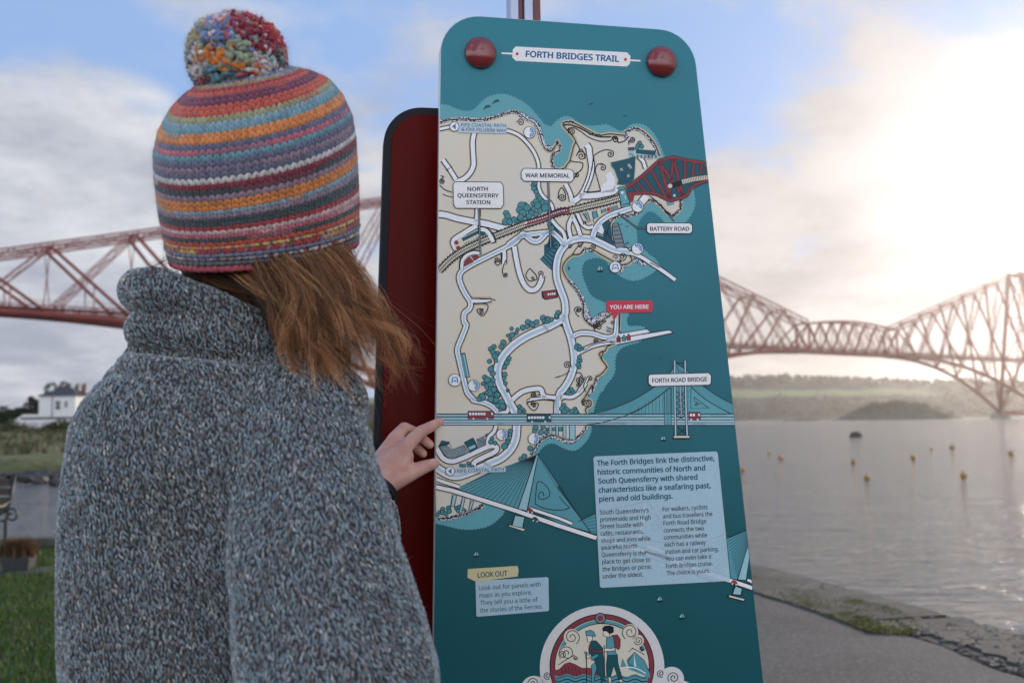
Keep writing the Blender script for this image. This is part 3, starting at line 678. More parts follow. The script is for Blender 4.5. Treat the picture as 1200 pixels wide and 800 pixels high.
# ------------------------------------------------------------------ the map sign
YAW = R(10)
PO = at(513, 490, 1.50); PN = Vector((math.sin(YAW), -math.cos(YAW), 0)); PU = Vector((math.cos(YAW), math.sin(YAW), 0))
PO = Vector((PO.x, PO.y, 0))
def P(px, py):                          # image pixel of the artwork, cast through the camera -> (across, up) on the panel face
    d = ray(px, py); k = (PO-EYE).dot(PN)/d.dot(PN); h = EYE + d*k - PO
    return (h.dot(PU), h.z)
sign = empty('map_sign', (PO.x, PO.y, 0), YAW, label='tall teal information sign printed with an illustrated map of the peninsula and bridges', cat='sign')
def ink(name, c, rough=0.42, var=0.06, coat=0.04):
    return mat(name, c, rough, var, 260, 0.0, coat=coat, spec=0.2)
K = dict(
 teal=None, shallow=ink('print_shallow', srgb(104, 172, 182)), dark=ink('print_line', srgb(26, 32, 44)), white=ink('print_white', srgb(246, 247, 252)),
 tan=ink('print_tan', srgb(208, 192, 160)), plate=ink('print_plate', srgb(248, 247, 246)), red=ink('print_maroon', srgb(140, 62, 72)), rust=ink('print_red', srgb(178, 62, 74)),
 here=ink('print_here', srgb(214, 62, 80)), bush=ink('print_bush', srgb(74, 148, 156)), tint=ink('print_tint', srgb(202, 222, 238)), rdash=ink('print_route', srgb(100, 165, 215)), pale=ink('print_pale_teal', srgb(160, 205, 214)), mid=ink('print_mid_teal', srgb(92, 160, 172)),
 cream=ink('print_cream', srgb(228, 220, 200)), title=ink('print_title', srgb(30, 100, 160)), text=ink('print_text', srgb(16, 84, 106)), blk=ink('print_black', srgb(18, 26, 40)),
 box=ink('print_box', srgb(178, 206, 220)), boxline=ink('print_box_line', srgb(140, 168, 186)), boxpale=ink('print_box_pale', srgb(196, 216, 230)), tag=ink('print_tag', srgb(216, 206, 160)), sky=ink('print_blue', srgb(30, 130, 205)),
 deep=ink('print_deep', srgb(26, 90, 106)), stone=ink('print_stone', srgb(130, 142, 150)), roadblue=ink('print_road_blue', srgb(130, 185, 215)), arch=ink('print_arch', srgb(226, 224, 222)), skin=ink('print_skin', srgb(240, 228, 214)), dteal=ink('print_dark_teal', srgb(28, 88, 96)))
K['land'] = mat('print_land', srgb(224, 219, 209), 0.42, 0.0, 6, coat=0.04, spec=0.2, color2=srgb(228, 216, 195))
# teal board colour: printed mottling, lighter teal at the top of the artwork, deeper at its foot
m = bpy.data.materials.new('teal_panel'); m.use_nodes = True; t = m.node_tree; t.nodes.clear(); q = NG(t)
tcn = q.n('ShaderNodeTexCoord').outputs['Object']; sz = q.n('ShaderNodeSeparateXYZ', {0: tcn})
nz = q.n('ShaderNodeTexNoise', {'Vector': tcn, 'Scale': 5.0, 'Detail': 3.0}).outputs[0]
nf = q.n('ShaderNodeTexNoise', {'Vector': tcn, 'Scale': 420.0, 'Detail': 4.0}).outputs[0]
hh = q.m('ADD', sz.outputs[2], q.m('MULTIPLY', q.m('SUBTRACT', nz, 0.5), 0.35))
c = q.mix(q.ss(hh, 0.95, 1.95), srgb(8, 84, 92), srgb(48, 132, 148))
c = q.mix(q.m('MULTIPLY', q.ss(nf, 0.5, 0.7), 0.16), c, srgb(30, 80, 92))
b = q.n('ShaderNodeBsdfPrincipled', {'Base Color': c, 'Roughness': q.m('ADD', 0.34, q.m('MULTIPLY', q.n('ShaderNodeTexNoise', {'Vector': q.n('ShaderNodeMapping', {0: tcn, 3: (9.0, 9.0, 1.2)}).outputs[0], 'Scale': 3.0, 'Detail': 8.0, 'Roughness': 0.7}).outputs[0], 0.22)), 'Coat Weight': 0.08, 'Coat Roughness': 0.2, 'Specular IOR Level': 0.22})
q.n('ShaderNodeOutputMaterial', {0: b.outputs[0]}); K['teal'] = m
M_alu = mat('aluminium_edge', (0.55, 0.57, 0.6), 0.35, 0.1, 30, metallic=0.8)
M_gloss = mat('glossy_oxblood', (0.11, 0.003, 0.003), 0.25, 0.0, 3, coat=0.0, spec=0.06)
M_rim = mat('black_rubber_rim', (0.012, 0.014, 0.018), 0.6, 0.2, 20, spec=0.25)
M_knob = mat('glossy_maroon_cap', (0.23, 0.025, 0.028), 0.22, 0.15, 30, coat=0.6)

def smooth(pts, closed=False, k=5):
    n = len(pts)
    if n < 3: return list(pts)
    out = []
    rng_ = range(n if closed else n-1)
    for i in rng_:
        if closed: p0, p1, p2, p3 = pts[i-1], pts[i], pts[(i+1) % n], pts[(i+2) % n]
        else: p0, p1, p2, p3 = pts[max(i-1, 0)], pts[i], pts[i+1], pts[min(i+2, n-1)]
        for j in range(k):
            t_ = j/k
            out.append(tuple(0.5*((2*p1[a]) + (-p0[a]+p2[a])*t_ + (2*p0[a]-5*p1[a]+4*p2[a]-p3[a])*t_*t_ + (-p0[a]+3*p1[a]-3*p2[a]+p3[a])*t_**3) for a in (0, 1)))
    if not closed: out.append(tuple(pts[-1]))
    return out
LZ = 0.00004
class Ink:
    JOIN = ('line', 'dash', 'pebble', 'sleeper', 'railing', 'cobble', 'wave', 'cable', 'bracing', 'wall_print', 'faint', 'shading', 'arch_print', 'gully', 'bridge_casing', 'leader')
    def __init__(s): s.v = []; s.f = []; s.p = []
    def tri(s, pts, faces, z=0.0):
        o = len(s.v); s.p.append((o, len(s.f)))
        for p in pts: u, w = P(min(max(p[0], edge_l(p[1])+0.7), edge_r(p[1])-1.1), p[1]); s.v.append((u, -z, w))
        s.f += [tuple(i+o for i in f) for f in faces]
    def poly(s, pts, z=0.0):
        fs = tessellate_polygon([[Vector((p[0], p[1], 0)) for p in pts]])
        s.tri(pts, fs, z); return s
    def ribbon(s, pts, w, z=0.0, sm=True, closed=False):
        if sm: 
            ws = w if isinstance(w, (list, tuple)) else None
            n0 = len(pts); pts = smooth(pts, closed)
            if ws: w = [ws[min(int(i/5), n0-1)]*(1-(i % 5)/5) + ws[min(int(i/5)+1, n0-1)]*((i % 5)/5) for i in range(len(pts))]
        n = len(pts); L = []
        for i, p in enumerate(pts):
            a = pts[i-1] if (i or closed) else pts[0]; b_ = pts[(i+1) % n] if (i < n-1 or closed) else pts[-1]
            dx, dy = b_[0]-a[0], b_[1]-a[1]; l = math.hypot(dx, dy) or 1; ww = (w[i] if isinstance(w, list) else w)/2
            L += [(p[0]-dy/l*ww, p[1]+dx/l*ww), (p[0]+dy/l*ww, p[1]-dx/l*ww)]
        s.tri(L, [(2*i, 2*i+1, 2*i+3, 2*i+2) for i in range(n-1)] + ([(2*n-2, 2*n-1, 1, 0)] if closed else []), z); return s
    def disc(s, c, r, z=0.0, n=16, ry=None):
        s.tri([(c[0]+r*math.cos(2*math.pi*k/n), c[1]+(ry or r)*math.sin(2*math.pi*k/n)) for k in range(n)], [tuple(range(n))], z); return s
    def build(s, name, m, layer, parent=None, label=None):
        n = len(s.p); join = any(j in name for j in s.JOIN)
        if 1 < n <= 130 and not join:          # separate printed pieces become separate parts
            first = None
            for i, (vo, fo_) in enumerate(s.p):
                ve, fe = s.p[i+1] if i+1 < n else (len(s.v), len(s.f))
                k = Ink(); k.v = s.v[vo:ve]; k.f = [tuple(x-vo for x in f) for f in s.f[fo_:fe]]; k.p = [(0, 0)]
                o = k.build(name, m, layer, parent, label if first is None else None); first = first or o
            return first
        me = bpy.data.meshes.new(name)
        v = [(a, b_-layer*LZ, c_) for a, b_, c_ in s.v]
        me.from_pydata(v, [], s.f); me.update()
        bm = bmesh.new(); bm.from_mesh(me)
        for f in bm.faces:
            if f.normal.y > 0: f.normal_flip()
        bm.to_mesh(me); bm.free()
        o = link(name, me, m, parent or sign)
        if label: o['label'] = label
        if n > 1: o['kind'] = 'stuff'
        return o
def spiral(cx, cy, r, turns=1.6, a0=0.0, d=1, tail=None):
    n = int(turns*12); pts = []
    for i in range(n+1):
        f_ = i/n; rr = r*(1-f_*0.85); a = a0+d*f_*turns*2*math.pi; pts.append((cx+rr*math.cos(a), cy+rr*math.sin(a)))
    return (list(tail) if tail else []) + pts
def T(x0, y0, *xy, s=8.0):
    return [(x0+xy[i]/s, y0+xy[i+1]/s) for i in range(0, len(xy), 2)]
t1 = lambda *a: T(505, 100, *a)
t2 = lambda *a: T(640, 100, *a)
t3 = lambda *a: T(505, 190, *a)
t4 = lambda *a: T(640, 180, *a)
t5 = lambda *a: T(700, 160, *a)
t6 = lambda *a: T(505, 280, *a)
t7 = lambda *a: T(640, 270, *a)
t8 = lambda *a: T(505, 370, *a)
u1 = lambda *a: T(640, 360, *a)
u2 = lambda *a: T(720, 410, *a)
u3 = lambda *a: T(505, 450, *a)
u4 = lambda *a: T(600, 450, *a)
u5 = lambda *a: T(505, 530, *a)
u6 = lambda *a: T(600, 550, *a)
u7 = lambda *a: T(740, 590, *a)
u8 = lambda *a: T(610, 700, *a, s=6.0)
c3 = lambda *a: T(500, 500, *a, s=2.6667)

# board: tapered outline with rounded top corners, real thickness
def edge_l(y): return 515.6-(y-60)*0.0112
def edge_r(y): return 825.2+(y-160)*0.1085
def rounded(corners, r, k=9):
    out = []
    n = len(corners)
    for i, c in enumerate(corners):
        c = Vector(c); a = Vector(corners[i-1]); b_ = Vector(corners[(i+1) % n]); rr = r[i]
        if rr == 0: out.append(tuple(c)); continue
        da = (a-c).normalized(); db = (b_-c).normalized(); ang = da.angle(db); tl = rr/math.tan(ang/2)
        cen = c + (da+db).normalized()*(rr/math.sin(ang/2)); p0 = c+da*tl-cen; p1 = c+db*tl-cen
        a0 = math.atan2(p0.y, p0.x); a1 = math.atan2(p1.y, p1.x); dd = (a1-a0+math.pi) % (2*math.pi)-math.pi
        for j in range(k+1): q_ = a0+dd*j/k; out.append((cen.x+rr*math.cos(q_), cen.y+rr*math.sin(q_)))
    return out
def slab(name, outline, y0, y1, m, parent, bevel=0.0012):
    bm = bmesh.new(); A = [bm.verts.new((u, y0, w)) for u, w in outline]; B = [bm.verts.new((u, y1, w)) for u, w in outline]; n = len(A)
    fa = bm.faces.new(A); fb = bm.faces.new(B[::-1]); 
    for i in range(n): bm.faces.new((A[i], B[i], B[(i+1) % n], A[(i+1) % n]))
    bmesh.ops.recalc_face_normals(bm, faces=bm.faces[:])
    if bevel: bmesh.ops.bevel(bm, geom=list(set(list(fa.edges)+list(fb.edges))), offset=bevel, segments=2, affect='EDGES', profile=0.5)
    me = bpy.data.meshes.new(name); bm.to_mesh(me); bm.free(); return link(name, me, m, parent)
cTL = P(516.2, 15.5); cTR = P(811.9, 37.0); b0 = P(edge_l(800), 800); b1 = P(edge_r(800), 800)
def down(a, b_, z): k = (z-a[1])/(b_[1]-a[1]); return (a[0]+(b_[0]-a[0])*k, z)
fL = down(P(515.6, 60), b0, 0.0); fR = down(P(edge_r(120), 120), b1, 0.0)
outl = rounded([cTL, cTR, fR, fL], [0.064, 0.062, 0, 0])
cen = (sum(p[0] for p in outl)/len(outl), 1.0)
slab('board', outl, 0.0, 0.020, M_alu, sign, 0.0015)
def inset(o, d):
    res = []; n = len(o)
    for i in range(n):
        a = Vector(o[i-1]); b_ = Vector(o[(i+1) % n]); tt = (b_-a).normalized(); nn = Vector((tt.y, -tt.x)); res.append((o[i][0]+nn.x*d, max(0.02, o[i][1]+nn.y*d)))
    return res
fo = inset(outl, 0.0011)
bm = bmesh.new(); bm.faces.new([bm.verts.new((u, -0.00012, w)) for u, w in fo]); bm.faces.ensure_lookup_table()
if bm.faces[0].normal.y > 0: bm.normal_update()
bmesh.ops.triangulate(bm, faces=bm.faces[:]); 
me = bpy.data.meshes.new('printed_face'); bm.to_mesh(me); bm.free(); link('printed_face', me, K['teal'], sign)
Z0 = 8   # first artwork layer

# back board, rim, mast
def Pb(px, py, off):
    pl_ = PO - PN*off; d = ray(px, py); k = (pl_-EYE).dot(PN)/d.dot(PN); h = EYE + d*k - PO; return (h.dot(PU), h.z)
OB = 0.16
q0 = Pb(451.5, 125, OB); q1 = Pb(437.5, 530, OB); wr = 0.40
lf = down(q0, q1, 0.0); 
ob = rounded([(q0[0]-0.001, q0[1]), (q0[0]+wr, q0[1]), (q0[0]+wr+0.08, 0.0), lf], [0.066, 0.066, 0, 0], 12)
slab('back_rim', ob, OB-0.006, OB+0.03, M_rim, sign, 0.003)
ib = inset(ob, 0.0135)
slab('back_board', ib, OB-0.0095, OB-0.004, M_gloss, sign, 0.0015)
# posts between and above the boards
M_chan = mat('blue_grey_steel', (0.42, 0.47, 0.62), 0.35, 0.1, 10, metallic=0.5); M_mast = mat('maroon_mast', (0.17, 0.035, 0.035), 0.4, 0.2, 10, coat=0.3)
for (xa, xb, mm) in ((596.2, 605.8, M_chan), (606.2, 612.0, M_mast), (612.3, 622.6, M_chan), (623.0, 632.5, M_mast)):
    ua = Pb(xa, 8, 0.06)[0]; ub = Pb(xb, 8, 0.06)[0]; d0 = 0.045 if mm is M_chan else 0.052
    bm = bmesh.new(); bm_box(bm, (ua, d0, 0.0), (ub, 0.085, 2.62)); bm_done(bm, 'mast', mm, sign, bevel=0.0015)
bm = bmesh.new(); bm_box(bm, (0.05, 0.021, 0.5), (0.2, 0.148, 0.56)); bm_box(bm, (0.05, 0.021, 1.5), (0.2, 0.148, 1.56)); bm_done(bm, 'bracket', M_mast, sign)
bm = bmesh.new(); bm_box(bm, (-0.15, -0.05, 0.003), (0.55, 0.25, 0.022)); bm_done(bm, 'base_plate', M_rim, sign, bevel=0.003)
# domed caps
for cx, cy, r in ((562.7, 63.0, 18.6), (774.6, 73.3, 17.6)):
    a = P(cx-r, cy); b_ = P(cx+r, cy); u = (a[0]+b_[0])/2; rr = (b_[0]-a[0])/2; w = P(cx, cy)[1]
    bm = bmesh.new(); prof = [(rr*0.96, 0), (rr, 0.002)] + [(rr*math.cos(k*math.pi/2/9), 0.003+rr*0.55*math.sin(k*math.pi/2/9)) for k in range(10)]
    prev = None
    for r_, h_ in prof:
        ring = [bm.verts.new((u+r_*math.cos(2*math.pi*k/32), -h_-0.0006, w+r_*math.sin(2*math.pi*k/32))) for k in range(32)] if r_ > 1e-5 else [bm.verts.new((u, -h_-0.0006, w))]*32
        if prev:
            for k in range(32):
                vs = [prev[k], prev[(k+1) % 32], ring[(k+1) % 32], ring[k]]
                vs2 = [];
                for v_ in vs:
                    if v_ not in vs2: vs2.append(v_)
                try: bm.faces.new(vs2)
                except ValueError: pass
        prev = ring
    bm_done(bm, 'rivet_cap', M_knob, sign, smooth=True)

# ---- text
_f = bpy.data.curves.new('t', 'FONT')
try:                                     # sans typeface bundled with Blender itself
    import os; _f.font = bpy.data.fonts.load(os.path.join(bpy.utils.system_resource('DATAFILES'), 'fonts', 'NotoSansHebrew-Regular.woff2'))
except Exception: pass
_fo = bpy.data.objects.new('t', _f); col.objects.link(_fo)
def glyphs(s, bold=0.0, sp=1.0):
    _f.body = s; _f.size = 1; _f.offset = bold; _f.resolution_u = 2; _f.space_character = sp
    dg = bpy.context.evaluated_depsgraph_get(); dg.update(); me = bpy.data.meshes.new_from_object(_fo.evaluated_get(dg), depsgraph=dg); return me
_m = glyphs('H'); CAP = max(v.co.y for v in _m.vertices); bpy.data.meshes.remove(_m)
def text(s, a, b_, cap, m, layer, parent, bold=0.012, name='lettering', stretch=True):
    me = glyphs(s, 0.0); xs = [v.co.x for v in me.vertices]; x0, x1 = min(xs), max(xs)
    dx, dy = b_[0]-a[0], b_[1]-a[1]; L = math.hypot(dx, dy); ux, uy = dx/L, dy/L; vx, vy = uy*cap/CAP, -ux*cap/CAP
    base_v = [tuple(v.co) for v in me.vertices]; base_f = [tuple(p.vertices) for p in me.polygons]; bpy.data.meshes.remove(me)
    V_, F_ = [], []; w_ = bold*1.1
    for k, (ox, oy) in enumerate(((0, 0), (-w_, 0), (w_, 0), (0, w_*.8), (0, -w_*.8)) if bold > 0.002 else ((0, 0),)):   # heavier weight: the letter struck again a hair aside
        o_ = len(V_)
        for x_, y_, _ in base_v:
            f_ = (x_+ox-x0)/(x1-x0); y_ += oy; X = a[0]+dx*f_+vx*y_; Y = a[1]+dy*f_+vy*y_; u, w = P(X, Y); V_.append((u, -(layer+k*0.15)*LZ, w))
        F_ += [tuple(i_+o_ for i_ in f) for f in base_f]
    me = bpy.data.meshes.new(name); me.from_pydata(V_, [], F_); me.update()
    return link(name, me, m, parent or sign)
def plate(outline, m, layer, r=0, lw=0.0, name='label_plate', edge='dark', label=None):
    """label plate with optional drawn outline; returns the plate"""
    o = Ink().poly(outline).build(name, K[m], layer, label=label)
    if lw:
        Ink().ribbon(outline, lw, sm=False, closed=True).build('outline', K[edge], layer+0.5, o)
    return o
def roundpx(c, r): return rounded(c, r if isinstance(r, list) else [r]*len(c), 4)

# ---- water, land
S1 = t1(60, 182, 160, 195, 230, 225, 330, 250, 410, 230, 470, 170, 540, 115, 630, 92, 710, 95, 800, 130, 880, 175, 950, 240, 1010, 310, 1060, 370, 1120, 390) + \
  t2(60, 385, 100, 340, 170, 300, 240, 310, 300, 360, 380, 385, 480, 385, 560, 375, 620, 400, 690, 435, 750, 415, 800, 375, 880, 370, 950, 400, 1020, 480, 1060, 560, 1100, 660) + \
  [(781, 190), (800, 210)] + t5(880, 480, 905, 560, 910, 640, 880, 720, 830, 790) + [(797, 266), (785, 265), (775, 255), (768.5, 249.5), (762, 247), (756, 249.5), (750, 256), (747, 262), (745, 270), (746, 280)] + \
  t7(850, 160, 920, 190, 960, 230, 1020, 275, 1050, 330, 1010, 380, 950, 420, 880, 455, 800, 465, 730, 440, 680, 410, 620, 360, 590, 320, 560, 280, 480, 250, 400, 265, 350, 300, 330, 380, 345, 460, 370, 520, 400, 590, 450, 640, 520, 670, 580, 700) + \
  u1(690, 40, 770, 60, 750, 100, 760, 170, 800, 185, 860, 180, 920, 200, 900, 270, 870, 320, 780, 345, 700, 380, 650, 450, 640, 530, 640, 590, 610, 660, 560, 720, 520, 790) + \
  u4(830, 60, 790, 150, 760, 250, 745, 330, 740, 400, 730, 460, 690, 530, 620, 600, 560, 615, 480, 590, 400, 550, 330, 555, 270, 600, 240, 650)
S1 = S1 + [(620, 540), (600, 500), (560, 480), (511.6, 470)]
def scallop(pts, per=4.0, amp=1.5, skip=4):
    sm = smooth(pts[:-skip] if skip else pts); out = []; acc = 0
    for i in range(1, len(sm)):
        a, b_ = sm[i-1], sm[i]; dx, dy = b_[0]-a[0], b_[1]-a[1]; l = math.hypot(dx, dy)
        if l < 1e-6: continue
        n = max(1, int(l/0.5))
        for k in range(n):
            s_ = acc+l*k/n; e = amp*abs(math.sin(math.pi*s_/per))
            out.append((a[0]+dx*k/n+dy/l*e, a[1]+dy*k/n-dx/l*e))
        acc += l
    return out + (pts[-skip:] if skip else [])
Ink().poly([(max(x, edge_l(y)+0.6), y) for x, y in scallop(S1)]).build('shallow_water_print', K['shallow'], Z0, label='pale teal scalloped shallows')
S2 = u5(490, 480, 600, 510, 680, 550, 625, 620, 540, 680, 450, 705, 350, 715, 250, 705, 150, 680, 30, 655) + [(508.9, 600), (530, 570)]
Ink().poly([(max(x, edge_l(y)+0.6), y) for x, y in scallop(S2, skip=2)]).build('shallow_water_print', K['shallow'], Z0)
# coast lines
C1 = [(514.9, 143.5)] + t1(130, 335, 200, 325, 300, 318, 400, 325, 500, 322, 600, 300, 700, 265, 760, 250, 820, 262, 900, 320, 970, 360, 1010, 430, 1030, 500, 1060, 580, 1100, 618, 1140, 610, 1165, 570, 1190, 530) + t2(100, 530, 128, 570, 120, 610, 70, 645, 52, 700, 62, 760, 110, 800)
C1b = t2(110, 800, 180, 770, 190, 750, 220, 710, 240, 640, 258, 570, 275, 530, 245, 475, 155, 372, 215, 345, 260, 355, 330, 390, 420, 440, 500, 470, 600, 458, 735, 470, 745, 440, 770, 428, 830, 408, 900, 430, 960, 480, 1000, 530, 1040, 600, 1066, 680)
C1c = [(779, 190), (785, 215), (799, 232)] + t5(780, 610, 775, 680, 720, 735, 690, 740, 640, 700, 560, 620, 490, 600, 430, 630) + t4(880, 510, 830, 565, 760, 580, 700, 578, 630, 610, 590, 680, 565, 750, 545, 800)
C2 = t7(545, 0, 600, 60, 640, 120, 740, 190, 800, 260, 785, 300, 720, 325, 650, 300, 600, 275, 510, 225, 420, 175, 350, 185, 320, 220, 240, 235, 180, 290, 152, 355, 180, 430, 240, 510, 300, 580, 345, 680, 352, 760) + u1(345, 60, 365, 120, 430, 170, 455, 190, 520, 130, 600, 70, 660, 60)
C3 = u1(665, 150, 670, 250, 700, 300, 600, 355, 570, 370, 550, 410, 500, 430, 520, 490, 565, 560, 510, 630, 470, 650, 450, 720, 430, 790) + u4(750, 10, 690, 110, 660, 160, 730, 150, 738, 200, 690, 230, 697, 280, 695, 330, 690, 410, 660, 460, 600, 510, 555, 522, 480, 512, 400, 480, 330, 488, 260, 530, 215, 600, 180, 665)
LAND = smooth(C1) + smooth(C1b) + smooth(C1c) + smooth(C2) + smooth(C3) + [(616, 538), (575, 552), (535, 572), (510.2, 566), (511.5, 470)]
Ink().poly([(max(x, edge_l(y)+0.6), y) for x, y in LAND]).build('land_print', K['land'], Z0+2, label='beige land area of the map')
Ink().poly([(max(x, edge_l(y)+0.6), y) for x, y in [(510, 568)] + u5(240, 345, 400, 400, 490, 490, 400, 540, 300, 580, 180, 610, 50, 615)]).build('land_print', K['land'], Z0+2)
# tan shading along coasts and coast line ink
sh = Ink(); li = Ink(); pe = Ink(); pd = Ink(); rs = random.Random(5)
C4 = u5(490, 490, 400, 540, 300, 580, 180, 612, 50, 615)
PB = [(C1[:15], 4.2), (t1(830, 270, 900, 310, 970, 350, 1010, 410, 1030, 490, 1060, 560, 1100, 590, 1140, 590), 6), (C1[19:], 3.6), (t2(155, 362, 215, 345, 260, 355), 3.0), (t2(400, 455, 450, 462, 520, 470), 2.5), (t2(745, 500, 748, 450, 770, 425, 830, 408, 900, 440, 960, 500, 1010, 560, 1050, 640, 1050, 690), 4.0), (t4(870, 540, 830, 565, 760, 580, 700, 578, 640, 600), 4.5), (C1c[2:10], 3.4), (t7(350, 175, 420, 185, 430, 180), 5), (t7(190, 440, 250, 510, 310, 590, 350, 680, 370, 760), 5.0), (u1(370, 0, 375, 80, 410, 120, 440, 150, 500, 90, 590, 60), 8), (t7(800, 280, 860, 290, 930, 320), 4.5), (t7(750, 320, 720, 350, 700, 400), 4), (u1(510, 640, 480, 680, 450, 740, 420, 800), 4), (u4(780, 0, 740, 50, 700, 110), 4), (u4(690, 420, 650, 470, 600, 515, 555, 540, 480, 530, 400, 495, 330, 490, 270, 515, 240, 560, 210, 620, 175, 660), 4.6), (C4, 4.6)]
for ln in (C1, C1b, C1c, C2, C3, C4):
    sh.ribbon([(x, y) for x, y in ln], 5.0); li.ribbon(ln, 1.25, 0.5*LZ)
sh.build('coast_shading_print', K['tan'], Z0+3); li.build('coast_line_print', K['dark'], Z0+9)
for ln, w in PB:
    pd.ribbon(ln, w); s_ = smooth(ln)
    for a, b_ in zip(s_, s_[1:]):
        l = math.hypot(b_[0]-a[0], b_[1]-a[1]); n = max(1, int(l*w*0.75))
        for _ in range(n):
            f_ = rs.random(); o = rs.uniform(-0.42, 0.42)*w; dx, dy = (b_[0]-a[0])/l, (b_[1]-a[1])/l
            pe.disc((a[0]+(b_[0]-a[0])*f_-dy*o, a[1]+(b_[1]-a[1])*f_+dx*o), rs.uniform(0.45, 0.85), n=5, z=rs.random()*0.5*LZ, ry=rs.uniform(0.35, 0.6))
pd.build('pebble_bed_print', K['dark'], Z0+7); pe.build('pebble_print', K['white'], Z0+8)

# ---- roads: shading, dark casing, white fill, blue route
roads = [
 ([(513.6, 152.0)] + t1(140, 400, 200, 388), 3.2), (t1(700, 425, 760, 440, 830, 475, 900, 540, 960, 620, 1000, 710, 1012, 800) + t3(1010, 160, 1012, 240, 1035, 300, 1075, 345, 1125, 395, 1150, 460), 3.2),
 (t1(408, 440, 392, 520, 393, 620, 400, 720) + t3(398, 30, 375, 90, 320, 150, 262, 178, 225, 195), 5.0), (t1(112, 700, 170, 780) + t3(170, 60, 235, 165), 4.4),
 ([(513.2, 251.0)] + t3(150, 500, 250, 530, 400, 560, 520, 580, 640, 612, 700, 625), 6.6), (t3(435, 420, 437, 480, 425, 560), 5.0), (t3(430, 595, 320, 660, 215, 730, 215, 780) + t6(245, 110), 5.2),
 (t7(30, 20, 0, 20) + t3(860+0, 690, 800, 740) + t6(740, 60, 600, 132, 480, 190, 370, 248, 292, 300, 264, 360, 285, 440, 325, 520, 368, 590, 362, 650, 312, 700, 312, 780) + t8(330, 90, 290, 200, 248, 310, 262, 400, 290, 520, 320, 650, 345, 725, 390, 775) + u3(400, 150, 500, 172, 580, 215, 622, 262), 5.6),
 (t3(720, 780, 830, 700, 865, 675, 900, 700, 950, 738, 1005, 740, 1045, 705, 1090, 665, 1160, 670) + t4(30, 735, 90, 765, 150, 830, 170, 880), 6.0),
 (t4(800, 510, 690, 548, 580, 590, 500, 650, 455, 720, 430, 800), 6.0),
 (t7(780, 200, 650, 185, 540, 135, 430, 85, 330, 75, 240, 95, 160, 160, 115, 240, 95, 340, 100, 450, 135, 560, 172, 660, 180, 760) + u1(172, 80, 190, 170, 225, 270, 250, 380, 262, 480, 255, 570, 220, 670, 165, 760) + u4(450, 80, 430, 160, 425, 280), 7.6),
 (u1(172, 80, 130, 120, 60, 160, 0, 190) + t8(1060, 118, 900, 190, 780, 268, 690, 360, 635, 460, 625, 560, 655, 660) + u3(690, 80, 740, 180, 785, 262, 800, 330, 802, 430, 790, 520, 745, 610, 660, 690, 540, 745) + u5(520, 120, 400, 170, 250, 220, 150, 200) + [(511.6, 547.5)], 8.8),
 (u1(235, 280, 320, 243, 430, 247, 540, 280, 610, 280, 650, 250, 662, 160, 664, 60), 5.4), (u1(280, 440, 360, 395, 460, 355, 580, 330, 700, 315), 4.2),
 (t7(760, 205, 880, 245, 1000, 320, 1100, 385, 1210, 465), 4.0),
 (u3(755, 155, 800, 110, 870, 65, 960, 45, 1030, 48, 1065, 115, 1200, 130) + u4(470, 118), 5.2), (u3(1080, 120, 1000, 128, 930, 150), 4.0), (u3(1180, 140, 1185, 280), 4.6),
 (u4(450, 112, 550, 122, 610, 95, 655, 50, 690, -10) + u1(400, 720, 345, 760) [:0], 4.0), (u1(300, 795, 365, 700, 385, 655), 3.4),
 (t6(685, 110, 688, 170, 683, 240), 4.2), (t6(780, 70, 800, 190, 832, 330, 875, 430, 930, 480, 990, 465, 1030, 400, 1040, 345), 5.4), (t6(375, 580, 440, 582, 520, 580, 570, 570), [4.5, 4.0, 3.0, 1.2]),
 (t4(255, 450, 330, 390, 395, 260, 425, 130, 405, 0) + t2(400, 590, 375, 560), 6.0), (t4(310, 400, 450, 395, 560, 375, 640, 350, 665, 300), 6.5), (t4(240, 450, 225, 380, 180, 285), 4.4), (t4(290, 560, 330, 650, 385, 695, 440, 685), 3.6),
 (t4(245, 590, 210, 680, 230, 790), 4.2), (t4(245, 590, 290, 680, 330, 800), 4.2), (t4(930, 140, 905, 70, 850, 20), 3.6), (t4(50, 620, 100, 680, 160, 740, 180, 820), 3.8), (t5(460, 560, 420, 610, 400, 640), 8.0),
 ([(511.6, 525)] + u3(110, 690, 190, 722, 290, 695, 450, 622, 560, 578, 615, 590, 600, 632, 500, 680, 415, 725, 400, 760, 425, 800), 5.2), (u3(610, 390, 590, 445, 540, 500, 528, 570), 3.8),
 (u3(735, 180, 710, 260, 640, 262), 4.0), (t8(850, 790, 960, 735) [:0] + u3(930, 150, 900, 160), 2),
]
rsh = Ink(); rc = Ink(); rw = Ink(); rb = Ink(); rj = 0
for pts, w in roads:
    wo = [x+2.3 for x in w] if isinstance(w, list) else w+2.3
    ws = [x+7 for x in w] if isinstance(w, list) else w+7
    z = 0
    if rj != 14: rsh.ribbon(pts, w+4.2 if not isinstance(w, list) else ws)
    rj += 1; rc.ribbon(pts, wo); rw.ribbon(pts, w)
rsh.build('road_shading_print', K['tan'], Z0+4); rc.build('road_casing_print', K['dark'], Z0+10); rw.build('road_print', K['white'], Z0+12, label='white roads of the map')
def dashes(k, pts, w, on_=1.6, off=1.0):
    s_ = smooth(pts); acc = 0; cur = []
    for a, b_ in zip(s_, s_[1:]):
        l = math.hypot(b_[0]-a[0], b_[1]-a[1]); n = max(1, int(l/0.4))
        for j in range(n):
            p = (a[0]+(b_[0]-a[0])*j/n, a[1]+(b_[1]-a[1])*j/n); acc += l/n
            if acc % (on_+off) < on_: cur.append(p)
            else:
                if len(cur) > 1: k.ribbon(cur, w, sm=False)
                cur = []
